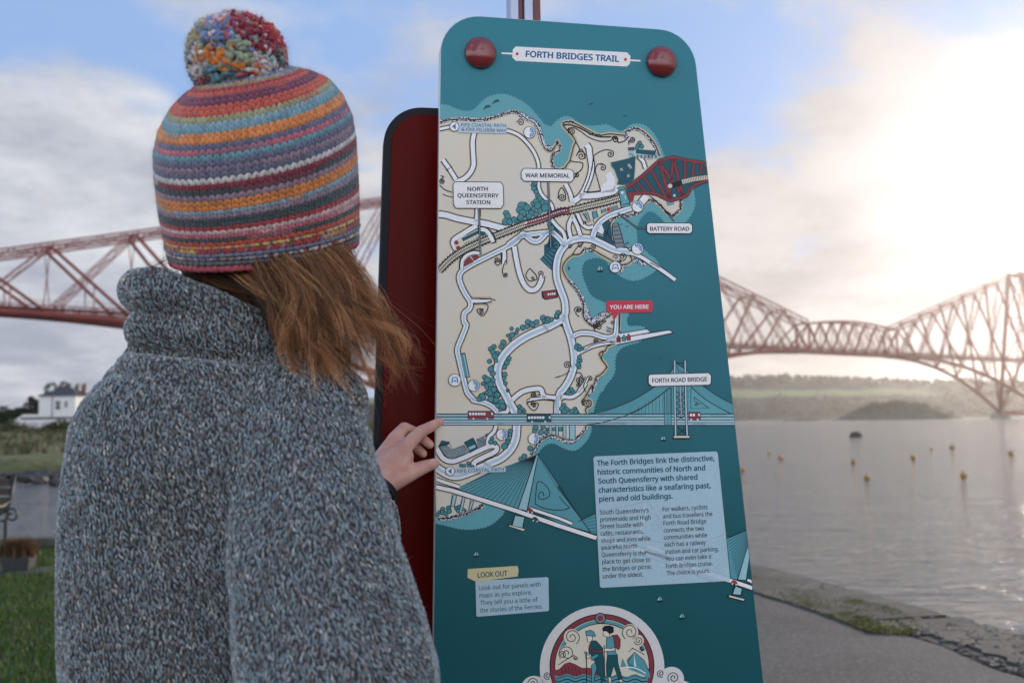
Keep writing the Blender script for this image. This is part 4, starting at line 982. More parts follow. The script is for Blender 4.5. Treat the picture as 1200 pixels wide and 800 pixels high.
for i in (7, 8, 9, 10, 11, 12):
    rb.ribbon(roads[i][0], roads[i][1]*0.42); 
rb.build('route_tint_print', K['tint'], Z0+13)
dk = Ink()
for i in (7, 8, 9, 10, 11, 12): dashes(dk, roads[i][0], 0.6)
dk.build('route_dash_print', K['rdash'], Z0+14)
# dock area and piers
Ink().poly(u1(560, 300, 690, 245, 940, 203, 975, 225, 960, 245, 1150, 213, 1185, 240, 660, 352)).build('pier_print', K['white'], Z0+12)
Ink().ribbon(u1(690, 245, 940, 203, 975, 225, 958, 240, 690, 290), 1.0, sm=False).ribbon(u1(800, 268, 1150, 213, 1190, 240, 660, 352), 1.1, sm=False).ribbon(u1(680, 60, 680, 240), 1.1, sm=False).poly(u1(690, 240, 680, 200, 700, 236)).ribbon(u1(360, 400, 460, 345, 600, 325), 1.0).poly(u1(600, 318, 640, 326, 600, 336)).ribbon(u1(225, 598, 160, 635, 80, 660), 0.9).poly(u1(80, 662, 125, 640, 122, 656)).poly(u1(128, 175, 155, 155, 165, 188)).ribbon(t7(970, 300, 1060, 350), 1.0).build('pier_line_print', K['dark'], Z0+15)
# courtyard, tower, castle, station, sheds
a = Ink().poly(t4(600, 85, 770, 45, 835, 20, 833, 140, 822, 245, 750, 305, 700, 295, 660, 290, 672, 250, 640, 160, 610, 125)).build('garden_print', K['deep'], Z0+16)
k = Ink()
for pts in (t4(600, 85, 770, 45, 835, 20, 833, 140, 822, 245, 750, 300), t4(600, 85, 615, 125, 640, 160, 672, 260, 660, 300, 750, 300)): dashes(k, pts, 1.1, 0.9, 0.8)
for cx, cy in t4(705, 150, 775, 110, 770, 210, 790, 130): k.ribbon([(cx-1.8, cy-1.2), (cx+1.8, cy+1.2)], 0.7, sm=False).ribbon([(cx-1.2, cy+1.8), (cx+1.2, cy-1.8)], 0.7, sm=False)
k.build('garden_wall_print', K['cream'], Z0+17)
Ink().poly(t4(660, 320, 735, 308, 745, 330, 790, 470, 790, 495, 700, 512, 690, 470, 675, 345)).build('tower_print', K['dark'], Z0+16)
tp = Ink().poly(t4(668, 327, 732, 316, 738, 330, 672, 343)).poly(t4(682, 350, 738, 338, 780, 465, 704, 480)).poly(t4(700, 485, 783, 474, 782, 490, 705, 504)).build('tower_print', K['shallow'], Z0+17)
Ink().disc(t4(712, 368)[0], 1.6).ribbon(t4(735, 395, 745, 430), 0.7, sm=False).build('window_print', K['white'], Z0+18)
wh = Ink().poly(t2(840, 640, 1070, 665, 1060, 690, 840, 680)).poly(t2(770, 610, 820, 610, 825, 670, 775, 675)).poly(t2(950, 620, 985, 620, 985, 700, 945, 700)).build('cottage_print', K['pale'], Z0+17)
k = Ink().poly(t2(840, 600, 1030, 615, 1020, 660, 840, 640)).poly(t2(765, 585, 825, 580, 828, 612, 768, 615)); k.build('roof_print', K['deep'], Z0+18)
k = Ink()
for x in range(850, 1050, 34): k.poly(t2(x, 655, x+14, 656, x+14, 684, x, 683))
for x, y in ((780, 595), (800, 592), (782, 640), (800, 650)): k.poly(t2(x, y, x+12, y, x+12, y+14, x, y+14))
k.build('window_print', K['red'], Z0+19)
# pale face-shaped rock in the cliff land and shore blocks
Ink().poly(t4(560, 200, 600, 170, 640, 230, 650, 330, 640, 360, 510, 370, 515, 320, 540, 280, 570, 260)).poly(t4(455, 720, 490, 690, 515, 650, 540, 720, 530, 760)).build('cliff_print', K['white'], Z0+12)
Ink().poly(t4(460, 740, 530, 770, 620, 820, 600, 640, 560, 600, 520, 650, 490, 700)).poly(t7(460, 50, 540, 90, 640, 150, 630, 100, 540, 60, 470, 35)).build('shed_print', K['deep'], Z0+9)
Ink().poly(t7(620, -60, 670, -70, 700, 20, 735, 155, 655, 168, 620, 40)).build('building_print', K['stone'], Z0+16)
k = Ink().ribbon(t7(620, -60, 670, -70, 700, 20, 735, 155, 655, 168, 620, 40), 1.0, sm=False, closed=True)
for i in range(5): k.ribbon(t7(625+i*5, -30+i*38, 700-30+i*14, -38+i*38), 0.8, sm=False)
k.ribbon(t7(740, 130, 775, 110), 1.0, sm=False).ribbon(t7(745, 150, 790, 200), 1.2, sm=False); k.build('building_print', K['dark'], Z0+17)
Ink().poly(t3(1090, 560, 1130, 580, 1190, 640, 1230, 700, 1230, 800, 1080, 800, 1110, 700)).poly(t6(1060, 60, 1140, 10, 1195, 100, 1140, 300, 1090, 260, 1020, 190, 1060, 150)).build('gully_print', K['deep'], Z0+5)
k = Ink()
for i in range(5): k.ribbon(t6(1040+i*22, 180-i*20, 1120+i*12, 270-i*38), 0.8, sm=False)
for c_ in spiral(660, 291, 4)[:1]: k.ribbon(t6(1150, 50, 1190, 30, 1190, 80, 1160, 70), 0.8)
k.build('gully_print', K['mid'], Z0+6)
# railway
RW = t6(40, 300, 180, 195, 300, 112, 420, 52, 560, -8) + t3(740, 640, 880, 585, 1040, 535, 1200, 470) + t4(220, 535, 400, 492, 560, 455, 685, 418)
RW = [(max(x, edge_l(y)+2), y) for x, y in RW]
Ink().ribbon(RW, 8.6).build('railway_print', K['dark'], Z0+20)
Ink().ribbon(RW, 5.6).build('railway_print', K['cream'], Z0+21)
def ties(k, pts, width, gap, th):
    s_ = smooth(pts); acc = 0
    for a, b_ in zip(s_, s_[1:]):
        l = math.hypot(b_[0]-a[0], b_[1]-a[1]); 
        if l < 1e-6: continue
        dx, dy = (b_[0]-a[0])/l, (b_[1]-a[1])/l; p = gap-acc if acc else 0
        while p < l:
            x, y = a[0]+dx*p, a[1]+dy*p; k.ribbon([(x-dy*width/2, y+dx*width/2), (x+dy*width/2, y-dx*width/2)], th, sm=False); p += gap
        acc = gap-(p-l)
k = Ink(); ties(k, RW, 5.6, 2.1, 0.6); k.ribbon(RW, 0.7)
ed = smooth(RW)
for sgn in (-1, 1):
    off = []
    for i, p in enumerate(ed):
        a_ = ed[max(i-1, 0)]; b_ = ed[min(i+1, len(ed)-1)]; dx, dy = b_[0]-a_[0], b_[1]-a_[1]; l = math.hypot(dx, dy) or 1; off.append((p[0]-dy/l*4.6*sgn, p[1]+dx/l*4.6*sgn))
    acc = 0
    for a_, b_ in zip(off, off[1:]):
        acc += math.hypot(b_[0]-a_[0], b_[1]-a_[1])
        if acc > 3.2: k.disc(b_, 0.95, n=6); acc = 0
k.build('sleeper_print', K['dark'], Z0+22)
TR = t3(875, 575, 1040, 528, 1200, 468) + t4(220, 532)
Ink().ribbon(TR, 6.0).build('train_print', K['red'], Z0+23)
k = Ink().ribbon([(x-0.2, y-2.4) for x, y in TR], 1.0); k.build('train_print', K['dark'], Z0+24)
k = Ink(); dashes(k, [(x, y-0.4) for x, y in TR[:]], 1.5, 1.6, 1.1); k.disc(t3(888, 570)[0], 1.4); k.build('window_print', K['white'], Z0+24.5)
# station block
Ink().poly(t3(210, 760, 250, 720, 440, 640, 460, 660, 470, 690, 290, 790, 240, 830)).build('station_print', K['cream'], Z0+23)
Ink().poly(t3(285, 715, 445, 640, 455, 668, 300, 745)).poly(t3(465, 655, 530, 655, 500, 690, 470, 690)).build('roof_print', K['deep'], Z0+24)
k = Ink(); dashes(k, t3(300, 770, 470, 690), 2.2, 0.7, 0.7); k.build('station_print', K['dark'], Z0+24)
Ink().disc(t3(238, 755)[0], 2.6).disc(t6(255, 85)[0], 2.6).build('tree_print', K['red'], Z0+24)
k = Ink().ribbon(t3(440, 628, 520, 640, 570, 700, 590, 760), 6.2).ribbon(t6(284, 280, 290, 200, 330, 150, 400, 125, 460, 130), 5.6); k.build('footbridge_print', K['dark'], Z0+25)
k = Ink().ribbon(t3(450, 630, 515, 643, 560, 700, 582, 752), 4.4).ribbon(t6(288, 280, 295, 205, 335, 155, 400, 130, 455, 135), 3.4); k.build('footbridge_print', K['plate'], Z0+26)
k = Ink().poly(t6(305, 265, 315, 205, 350, 170, 360, 165, 400, 215)).poly(t6(370, 158, 430, 150, 460, 170, 415, 205)); k.build('turntable_print', K['red'], Z0+24)
# arches under the viaduct
k = Ink()
for pts in (t4(340, 560, 375, 550, 400, 630, 370, 600), t4(430, 540, 465, 535, 485, 600, 440, 620), t4(515, 525, 550, 518, 555, 550, 520, 562)): k.poly(pts)
k.build('arch_print', K['mid'], Z0+14)
k = Ink()
for pts in (t4(390, 548, 425, 545, 440, 640, 410, 610), t4(470, 530, 510, 525, 515, 565, 490, 590)): k.poly(pts)
k.build('arch_print', K['cream'], Z0+14)
k = Ink()
for x0_, y0_, x1_, y1_ in ((340, 560, 400, 650), (385, 548, 415, 640), (428, 540, 445, 650), (468, 530, 488, 600), (512, 522, 518, 565), (553, 515, 556, 548)): k.ribbon(t4(x0_, y0_, x1_, y1_), 0.8, sm=False)
k.build('arch_print', K['dark'], Z0+15)
Ink().poly(t4(565, 515, 595, 500, 600, 540, 570, 545)).build('person_print', K['rust'], Z0+15)
Ink().poly(t4(600, 500, 670, 480, 680, 530, 605, 545)).build('tree_print', K['stone'], Z0+14)
# bushes
def bushes(lst, name='bush_print'):
    for i, (x, y, r) in enumerate(lst): pass
    A = Ink(); B = Ink()
    for i, (x, y, r) in enumerate(lst):
        z = i*0.16*LZ; rr = random.Random(i)
        pts = [(x+r*(1+0.06*math.sin(5*a+i))*math.cos(a), y+r*(1+0.06*math.sin(4*a+i))*math.sin(a)) for a in [2*math.pi*k/14 for k in range(14)]]
        A.tri(pts, [tuple(range(14))], z); 
        q_ = (r-0.75)/r; B.tri([(x+(a-x)*q_, y+(b_-y)*q_) for a, b_ in pts], [tuple(range(14))], z+0.08*LZ)
    A.build(name, K['dark'], Z0+16.0); B.build(name, K['bush'], Z0+16.0)
def bl(f, s, *xyr): return [(*f(xyr[i], xyr[i+1])[0], xyr[i+2]/s) for i in range(0, len(xyr), 3)]
bushes(bl(t8, 8, 755, 120, 20, 810, 130, 20, 860, 110, 28, 910, 60, 30, 950, 80, 32, 990, 60, 28, 900, 100, 26, 1050, 20, 30, 1090, 30, 28, 1130, 40, 20, 1060, 50, 24, 1180, 10, 26, 720, 185, 18, 760, 180, 30, 800, 160, 20, 740, 220, 18, 680, 250, 30, 660, 290, 28, 620, 350, 24, 590, 290, 26, 560, 310, 26, 580, 340, 28, 600, 380, 32, 610, 420, 22, 548, 425, 24, 575, 475, 18, 560, 500, 30, 580, 540, 28, 505, 575, 26, 530, 600, 34, 490, 635, 22, 560, 640, 30, 580, 600, 26, 545, 720, 34, 590, 690, 30, 520, 720, 20, 620, 740, 30, 560, 780, 32, 610, 790, 28, 480, 760, 36, 450, 780, 26, 730, 400, 26, 710, 440, 28, 690, 480, 24, 690, 550, 28, 685, 585, 22, 697, 632, 22, 715, 695, 14))
bushes(bl(u3, 8, 540, 20, 40, 590, 50, 34, 560, 90, 38, 620, 100, 36, 600, 150, 36, 660, 170, 34, 630, 200, 28, 670, 210, 34, 560, 30, 26, 490, 90, 16, 470, 110, 26, 480, 130, 28, 450, 135, 20, 650, 240, 20, 720, 60, 18, 830, 210, 24, 850, 240, 30, 830, 255, 26, 875, 255, 20, 570, 510, 22, 560, 540, 26, 600, 550, 22, 745, 440, 26, 740, 470, 22, 720, 540, 26, 690, 580, 34, 720, 510, 20, 930, 600, 28, 875, 675, 28, 840, 700, 22, 280, 760, 18, 310, 765, 20, 350, 740, 20, 360, 770, 22, 390, 770, 16))
bushes(bl(u4, 8, 485, 200, 26, 470, 230, 30, 510, 240, 30, 490, 255, 26, 590, 230, 22, 560, 255, 28, 600, 258, 26, 620, 268, 14, 540, 60, 26, 570, 70, 24, 520, 80, 22, 220, 410, 30, 210, 440, 24, 290, 400, 26, 270, 450, 28, 320, 450, 22, 330, 420, 16, 455, 420, 22, 395, 420, 20))
bushes(bl(t3, 8, 960, 215, 26, 975, 200, 24, 965, 250, 26, 985, 280, 24, 1000, 320, 24, 1015, 345, 28, 960, 390, 28, 985, 370, 30, 1000, 410, 36, 960, 440, 26, 1050, 380, 30, 1080, 380, 26, 1070, 430, 40, 1020, 460, 30, 940, 480, 32, 985, 490, 28, 880, 400, 26, 850, 410, 40, 830, 450, 34, 900, 430, 36, 860, 480, 40, 920, 510, 30, 840, 520, 34, 880, 540, 30, 705, 480, 30, 720, 510, 32, 700, 560, 36, 740, 560, 34, 780, 540, 30, 810, 560, 20, 1110, 590, 22, 1130, 620, 28))
bushes(bl(u1, 8, 290, 360, 26, 310, 375, 28, 340, 390, 18, 280, 380, 22, 310, 400, 20, 310, 470, 24, 320, 500, 22, 300, 500, 20, 300, 540, 28, 310, 560, 20, 215, 780, 22, 235, 770, 24, 110, 50, 26, 95, 80, 24, 20, 120, 34, 50, 115, 24, 0, 140, 20))
bushes(bl(t2, 8, 875, 545, 24, 860, 570, 24, 895, 575, 22, 850, 590, 20))
bushes(bl(u5, 8, 80, 560, 22, 60, 580, 20, 110, 530, 24, 110, 560, 26, 140, 570, 24, 165, 520, 26, 170, 550, 26, 240, 520, 22, 265, 510, 22, 255, 545, 22, 300, 530, 16, 320, 540, 14))
# coast buildings lower left
k = Ink().poly(u3(75, 570, 150, 570, 185, 600, 200, 612, 310, 570, 360, 640, 190, 700, 140, 680)).poly(u3(425, 515, 490, 490, 520, 560, 440, 600)); k.build('house_print', K['stone'], Z0+12.5)
k = Ink().poly(u3(65, 585, 100, 528, 180, 542, 150, 575)).poly(u3(310, 545, 395, 500, 420, 540, 440, 600, 370, 640)).poly(u3(490, 495, 525, 455, 540, 480)); k.build('roof_print', K['deep'], Z0+13)
k = Ink().poly(u3(350, 590, 410, 565, 420, 590, 360, 615)); k.build('window_print', K['pale'], Z0+13.5)
for pts in (u3(75, 570, 140, 680, 190, 700, 360, 640, 310, 570, 200, 612, 175, 560), u3(310, 545, 395, 500, 440, 600, 370, 640), u3(65, 585, 100, 528, 180, 542), u3(425, 515, 490, 490, 520, 560)): Ink().ribbon(pts, 0.8, sm=False, closed=True).build('house_line_print', K['dark'], Z0+13.7)
k = Ink()
for i in range(150):
    x = rs.uniform(100, 350); y = rs.uniform(585, 690)
    if inpoly(x, y, [(85, 580), (150, 575), (190, 615), (310, 575), (355, 635), (190, 695), (145, 670)]): k.disc(u3(x, y)[0], 0.35, n=5)
k.build('cobble_print', K['pale'], Z0+13.2)
# seaside vehicles: bus depot, boats, tram
k = Ink().poly(t6(1035, 490, 1160, 475, 1185, 480, 1190, 550, 1070, 572, 1040, 550)); k.build('tram_print', K['dark'], Z0+14)
k = Ink().poly(t6(1045, 498, 1170, 480, 1178, 545, 1068, 563)); k.build('tram_print', K['red'], Z0+14.5)
k = Ink()
for i in range(4): k.poly(t6(1092+i*20, 510-i*2, 1106+i*20, 508-i*2, 1107+i*20, 528-i*2, 1093+i*20, 530-i*2))
k.build('window_print', K['white'], Z0+15)
k = Ink().poly(t8(272, 352, 320, 345, 365, 575, 318, 582)); k.build('platform_print', K['dark'], Z0+14)
k = Ink().poly(t8(300, 360, 314, 357, 355, 570, 340, 572)); k.build('platform_print', K['pale'], Z0+14.5)
k = Ink().poly(t8(278, 362, 298, 360, 335, 572, 318, 575)); k.build('platform_print', K['mid'], Z0+14.6)
for (cx, cy, kk) in ((678, 295, 'red'), (728, 288, 'mid'), (772, 280, 'rust')):
    pts = u1(cx-16, cy+30, cx-18, cy-5, cx, cy-35, cx+18, cy-5, cx+16, cy+30); Ink().poly(pts).build('boat_print', K[kk], Z0+16); Ink().ribbon(pts, 0.8, sm=False, closed=True).ribbon(u1(cx-14, cy+8, cx+14, cy+8), 0.7, sm=False).build('boat_print', K['dark'], Z0+16.5)
k = Ink().poly(u1(555, 175, 630, 200, 620, 215, 580, 205)).poly(u1(560, 205, 625, 225, 600, 240, 565, 228)); k.build('boat_print', K['stone'], Z0+16)

# swirls
sw = Ink(); SP = []
def S(f, cx, cy, r, turns=1.5, a0=0.0, d=1, tail=None, w=1.15):
    c_ = f(cx, cy)[0]; pts = spiral(c_[0], c_[1], r/8, turns, a0, d, f(*tail) if tail else None); sw.ribbon(pts, w); sw.disc(pts[-1], 0.75, n=8)
S(t1, 840, 350, 32, 1.3, -1.6, 1, (800, 350, 830, 320), 1.0); S(t3, 105, 180, 26, 1.5, 3.5, -1, (90, 130, 120, 140)); sw.ribbon(t3(80, 215, 130, 260, 200, 285), 1.1).ribbon(t3(110, 300, 150, 318, 205, 330), 0.9)
S(t2, 240, 440, 34, 1.6, 2.8, 1, (200, 420, 215, 405)); sw.ribbon(t2(205, 405, 260, 400, 330, 440, 400, 490, 500, 525, 600, 520, 630, 490, 660, 500, 675, 540), 1.1).ribbon(t2(160, 375, 230, 375, 330, 410, 420, 460, 510, 485, 610, 485), 1.6)
S(t2, 645, 510, 34, 1.5, 3.6, 1); sw.ribbon(t2(670, 540, 730, 525, 775, 480), 1.3)
S(t2, 805, 510, 28, 1.6, 2.2, -1, (775, 560, 775, 520)); S(t2, 330, 665, 46, 1.7, 3.2, 1, (365, 690, 355, 640, 320, 600)); S(t2, 600, 645, 36, 1.5, -1.8, 1, (440, 665, 500, 625, 560, 605)); sw.ribbon(t2(440, 665, 435, 740, 425, 800), 1.2); sw.ribbon(t4(350, 360, 400, 240, 430, 120, 445, 30), 1.2)
S(t4, 530, 135, 34, 1.3, -2.2, 1, (510, 350, 480, 240, 460, 160, 480, 105, 530, 98)); sw.ribbon(t4(350, 360, 430, 360, 510, 350), 1.1); S(t4, 148, 410, 36, 1.7, 0.4, 1, (110, 420, 118, 360, 145, 320, 175, 370)); S(t4, 285, 205, 22, 1.2, -1.5, 1, (225, 275, 270, 220)); S(t4, 365, 650, 22, 0.8, 2.2, 1)
S(t6, 618, 200, 26, 1.5, 0.5, -1, (655, 130, 655, 200, 630, 248, 595, 215)); S(t6, 698, 335, 22, 1.3, 2.4, -1, (700, 200, 670, 290)); S(t6, 950, 370, 20, 0.9, 1.3, -1, (925, 275, 985, 340, 990, 380)); sw.ribbon(t6(925, 275, 890, 330, 905, 380, 940, 395, 970, 375), 1.1); S(t6, 1025, 325, 28, 1.2, 0.6, -1, (1050, 370,)); S(t6, 472, 690, 24, 1.3, -2.5, 1, (400, 610, 500, 605, 535, 630, 515, 690, 475, 722, 430, 670, 455, 655, 490, 660)); sw.ribbon(t6(385, 560, 470, 558, 570, 565, 605, 575), 1.2)
S(t7, 300, 745, 34, 1.3, 3.4, 1, (265, 760,)); S(u1, 300, 20, 28, 0.9, -0.3, 1, (310, 90, 275, 50)); S(t7, 225, 150, 22, 1.4, -0.4, -1); S(t7, 320, 140, 30, 1.2, -0.6, -1, (245, 225, 290, 160)); sw.ribbon(t7(245, 225, 310, 225, 350, 175), 1.2)
S(t7, 445, 155, 26, 1.4, 3.0, 1); S(t7, 715, 245, 42, 1.7, 2.4, -1, (660, 285, 700, 300)); S(t7, 650, 255, 26, 1.0, 3.0, 1, w=1.0); S(u1, 490, 185, 34, 1.5, 2.8, 1, (455, 220, 460, 160, 510, 140, 560, 130)); S(u1, 462, 310, 24, 1.5, -0.6, 1); S(u1, 195, 540, 36, 1.6, 0.2, -1, (240, 560,)); S(u1, 305, 680, 34, 1.7, -1.2, 1, (270, 620, 320, 615, 350, 690, 310, 725)); S(u1, 410, 668, 24, 1.3, -2.2, 1, (370, 790, 350, 740, 375, 670))
S(u1, 620, 140, 20, 1.3, 0, 1, w=0.8); S(u3, 965, 95, 24, 1.5, 2.4, 1, (1030, 120, 950, 122, 940, 90)); S(u3, 965, 200, 22, 1.5, 3.3, 1, (895, 170, 925, 220, 960, 245, 990, 230, 1005, 180, 940, 180)); sw.ribbon(u3(895, 165, 1000, 150, 1100, 142, 1165, 150), 1.1)
S(u4, 695, 185, 34, 1.5, -2.4, 1, (650, 155, 665, 200)); S(u4, 620, 5, 20, 1.2, 0.4, 1); sw.ribbon(t2(220, 710, 270, 720, 340, 730, 330, 790, 270, 830, 235, 800), 1.2).ribbon(t2(275, 530, 300, 570, 320, 620), 1.2).ribbon(u1(500, 430, 535, 410, 520, 480, 560, 540, 575, 570), 1.0)
sw.build('swirl_print', K['dark'], Z0+15, label='curling scroll marks drawn on the land')
# dolphins, birds, sail boats, seal
def dolphin(cx, cy, s, f):
    pts = [(-5, 1.5), (-3, 0), (-1.5, -2.6), (1.5, -3.0), (0.8, -4.2), (3, -2.6), (4.8, -0.4), (3, -0.6), (0, 0.2), (-2.5, 1.2), (-4, 2.4)]
    return [(f(cx, cy)[0][0]+x*s, f(cx, cy)[0][1]+y*s) for x, y in pts]
k = Ink().poly(dolphin(610, 160, 1.0, t1)).poly(dolphin(525, 212, 1.0, t1)).poly(dolphin(420, 180, 0.55, t2)).poly(dolphin(735, 292, 0.5, t2)).poly(dolphin(1070, 485, 0.5, u1))
k.ribbon(t4(680, 660, 700, 668, 715, 658), 0.7).ribbon(t4(740, 680, 760, 688, 775, 676), 0.7).disc(t7(212, 355)[0], 1.3, ry=2.2, n=8); k.build('dolphin_print', K['deep'], Z0+9)
def sailboat(x, y, s=1.0):
    Ink().poly([(x-3.6*s, y+1.5*s), (x+3.8*s, y+1.2*s), (x+2.6*s, y+3.2*s), (x-2.8*s, y+3.2*s)]).ribbon([(x+0.2*s, y+2*s), (x+0.5*s, y-5*s)], 0.5, sm=False).build('sailboat_print', K['dark'], Z0+10)
    Ink().poly([(x-3*s, y+0.8*s), (x-0.2*s, y-3.8*s), (x, y+1*s)]).poly([(x+0.9*s, y+0.6*s), (x+0.7*s, y-4*s), (x+2.9*s, y+0.5*s)]).build('sailboat_print', K['pale'], Z0+10.5)
for x, y, s in ((703, 315.5, 1.1), (777, 514, 0.9), (558, 649.5, 1.0), (773, 702, 1.0), (799, 722, 1.0)): sailboat(x, y, s)

# ---- drawn railway bridge at the upper right
k = Ink()
rim_r = lambda y: edge_r(y)-1.2
TC = t5(270, 485, 420, 372, 575, 230, 710, 195) + t5(820, 222, 1000, 250) + [(rim_r(193), 193.0)]
BCH = t5(280, 540, 430, 530, 540, 540, 620, 575, 680, 602, 730, 590, 830, 560, 880, 480) + t5(990, 428) + [(rim_r(212), 212.0)]
Ink().poly(t5(270, 485, 420, 372, 575, 230, 710, 195, 820, 222, 1000, 250, 1040, 400, 990, 420, 880, 480, 820, 560, 680, 600, 540, 540, 280, 540)).build('bridge_back_print', K['deep'], Z0+20)
kc = Ink()
mem = [(t5(575, 230, 680, 590), 3.6), (t5(575, 235, 800, 560), 3.4), (t5(712, 200, 670, 590), 3.4), (t5(712, 210, 800, 560), 3.4), (t5(500, 310, 640, 570), 3.0), (t5(430, 380, 540, 530), 2.6), (t5(375, 430, 450, 520), 2.2), (t5(330, 455, 380, 520), 2.0), (t5(820, 225, 820, 400), 3.0), (t5(905, 250, 890, 380), 3.0), (t5(980, 265, 965, 350), 2.6), (t5(1025, 285, 1020, 345), 2.4)]
for p_, w in mem: kc.ribbon(p_, w+1.0, sm=False)
kc.ribbon(TC, 4.6, sm=False).ribbon(BCH, 4.4); kc.build('bridge_casing_print', K['dark'], Z0+21)
kf = Ink()
for p_, w in mem: kf.ribbon(p_, w-0.2, sm=False, z=0.1*LZ)
kf.ribbon(TC, 3.5, sm=False).ribbon(BCH, 3.3).poly(t5(285, 550, 345, 555, 335, 610, 310, 620)); kf.build('bridge_print', K['red'], Z0+22)
k = Ink().ribbon(t5(660, 470, 740, 450, 800, 425, 900, 405) + [(rim_r(208), 208.0)], 6.4, sm=False); k.build('bridge_deck_print', K['dark'], Z0+23)
k = Ink().ribbon(t5(790, 428, 900, 402) + [(rim_r(208), 208.0)], 5.2, sm=False).disc(t5(680, 465)[0], 2.6).disc(t5(720, 555)[0], 1.6); k.build('bridge_deck_print', K['cream'], Z0+24)
k = Ink(); ties(k, t5(790, 428, 900, 402) + [(rim_r(208), 208.0)], 5.2, 2.0, 0.6); k.build('bridge_deck_print', K['dark'], Z0+25)
k = Ink().poly(t5(645, 615, 715, 605, 720, 635, 655, 650)).poly(t5(790, 580, 850, 572, 852, 600, 800, 608)); k.build('footing_print', K['shallow'], Z0+20)
Ink().ribbon(t5(490, 555, 600, 660, 720, 800), 0.9).ribbon(t4(990, 410, 1080, 495, 1190, 600), 0.9, sm=False).build('leader_line_print', K['dark'], Z0+15)

# ---- drawn road bridge
xr = lambda y: edge_r(y)-0.9
xl = lambda y: edge_l(y)+0.9
Ink().poly([(690, 484.5), (722, 478)] + u2(0, 540, 150, 480, 300, 395, 420, 310, 530, 200, 560, 130) + u2(590, 130, 690, 200, 760, 280, 870, 365, 980, 440) + [(xr(473), 473), (xr(485), 485)]).build('suspension_print', K['mid'], Z0+10)
cab = Ink().ribbon(u4(700, 375, 880, 350, 980, 320, 1080, 285, 1200, 232) + u2(120, 605, 250, 545, 380, 460, 520, 350), 1.2).ribbon([(690, 484.5), (706, 482)] + u2(0, 540, 150, 480, 300, 395, 420, 310, 530, 200, 560, 120), 0.9).ribbon(u2(570, 120, 690, 200, 760, 280, 870, 365, 980, 440) + [(xr(473), 473)], 0.9).ribbon(u2(715, 345, 850, 460, 1000, 550, 1095, 600), 1.0)
Ink().poly(u2(150, 600, 250, 555, 380, 470, 525, 350, 525, 605)).poly(u2(700, 345, 850, 465, 1000, 555, 1095, 605, 690, 605)).build('suspension_print', K['shallow'], Z0+11)
for x in range(190, 525, 33):
    yy = 600-(x-120)*0.62 if x > 200 else 570
    cab.ribbon(u2(x, 600, x, 350+(525-x)*0.62), 0.45, sm=False)
cab.ribbon(u2(745, 440, 750, 480, 880, 545, 715, 548, 715, 360), 0.8, sm=False).ribbon(u2(745, 440, 885, 545), 0.8, sm=False); c_ = u2(770, 505)[0]; cab.ribbon(spiral(c_[0], c_[1], 2.4, 1.4, 3.2, -1), 0.8)
cab.build('cable_print', K['dark'], Z0+12)
strips = [(484.3, 498.2, 'dark', 20), (485.5, 487.6, 'pale', 21), (488.6, 491.4, 'shallow', 21), (489.2, 491.2, 'box', 21.5), (492.2, 494.8, 'pale', 21), (495.6, 497.4, 'boxpale', 21)]
for a, b_, kk, z in strips:
    Ink().poly([(xl(a), a), (xr(a), a), (xr(b_), b_), (xl(b_), b_)]).build('road_deck_print', K[kk], Z0+z)
k = Ink(); 
for yy in (486.5, 496.5): dashes(k, [(582, yy), (700, yy), (xr(yy)-2, yy)], 1.0, 0.5, 0.7)
k.build('railing_print', K['deep'], Z0+22)
Ink().ribbon(u4(700, 378, 800, 368, 880, 350, 980, 320, 1080, 288, 1200, 232), 1.0).build('cable_print', K['dark'], Z0+23)
# pylons
A = Ink(); B = Ink(); C = Ink()
for x0_, x1_ in ((562, 572), (660, 680)):
    A.ribbon(u2(x0_, 95, (x0_+x1_)/2, 600), 2.9, sm=False).ribbon(u2((x0_+x1_)/2, 600, x1_, 800) + u2(x1_, 805), 2.9, sm=False); B.ribbon(u2(x0_, 98, (x0_+x1_)/2, 600), 1.5, sm=False).ribbon(u2((x0_+x1_)/2, 600, x1_, 800), 1.5, sm=False)
A.ribbon(u2(615, 340, 625, 610), 1.8, sm=False); B.ribbon(u2(615, 342, 625, 608), 0.9, sm=False)
for y in range(390, 640, 55): C.ribbon(u2(580, y, 660, y+50), 0.8, sm=False).ribbon(u2(660, y, 580, y+50), 0.8, sm=False)
C.ribbon(u2(565, 122, 665, 122), 0.7, sm=False).ribbon(u2(580, 140, 600, 200, 650, 205), 0.6, sm=False).ribbon(u2(590, 720, 680, 790), 0.8, sm=False).ribbon(u2(680, 720, 590, 790), 0.8, sm=False)
C.build('bracing_print', K['dark'], Z0+24); A.build('pylon_print', K['dark'], Z0+25); B.build('pylon_print', K['boxpale'], Z0+26)
Ink().poly(c3(770, 25, 822, 25, 822, 38, 768, 38)).build('footing_print', K['dark'], Z0+24); Ink().poly(c3(772, 28, 820, 28, 820, 34, 771, 34)).build('footing_print', K['cream'], Z0+26)
Ink().poly(u2(468, 600, 530, 600, 530, 702, 468, 702)).build('pier_print', K['shallow'], Z0+24); Ink().ribbon(u2(500, 380, 500, 702), 0.5, sm=False).ribbon(u2(530, 350, 530, 702), 0.7, sm=False).ribbon(u2(468, 400, 468, 702), 0.6, sm=False).build('pier_line_print', K['dark'], Z0+25)
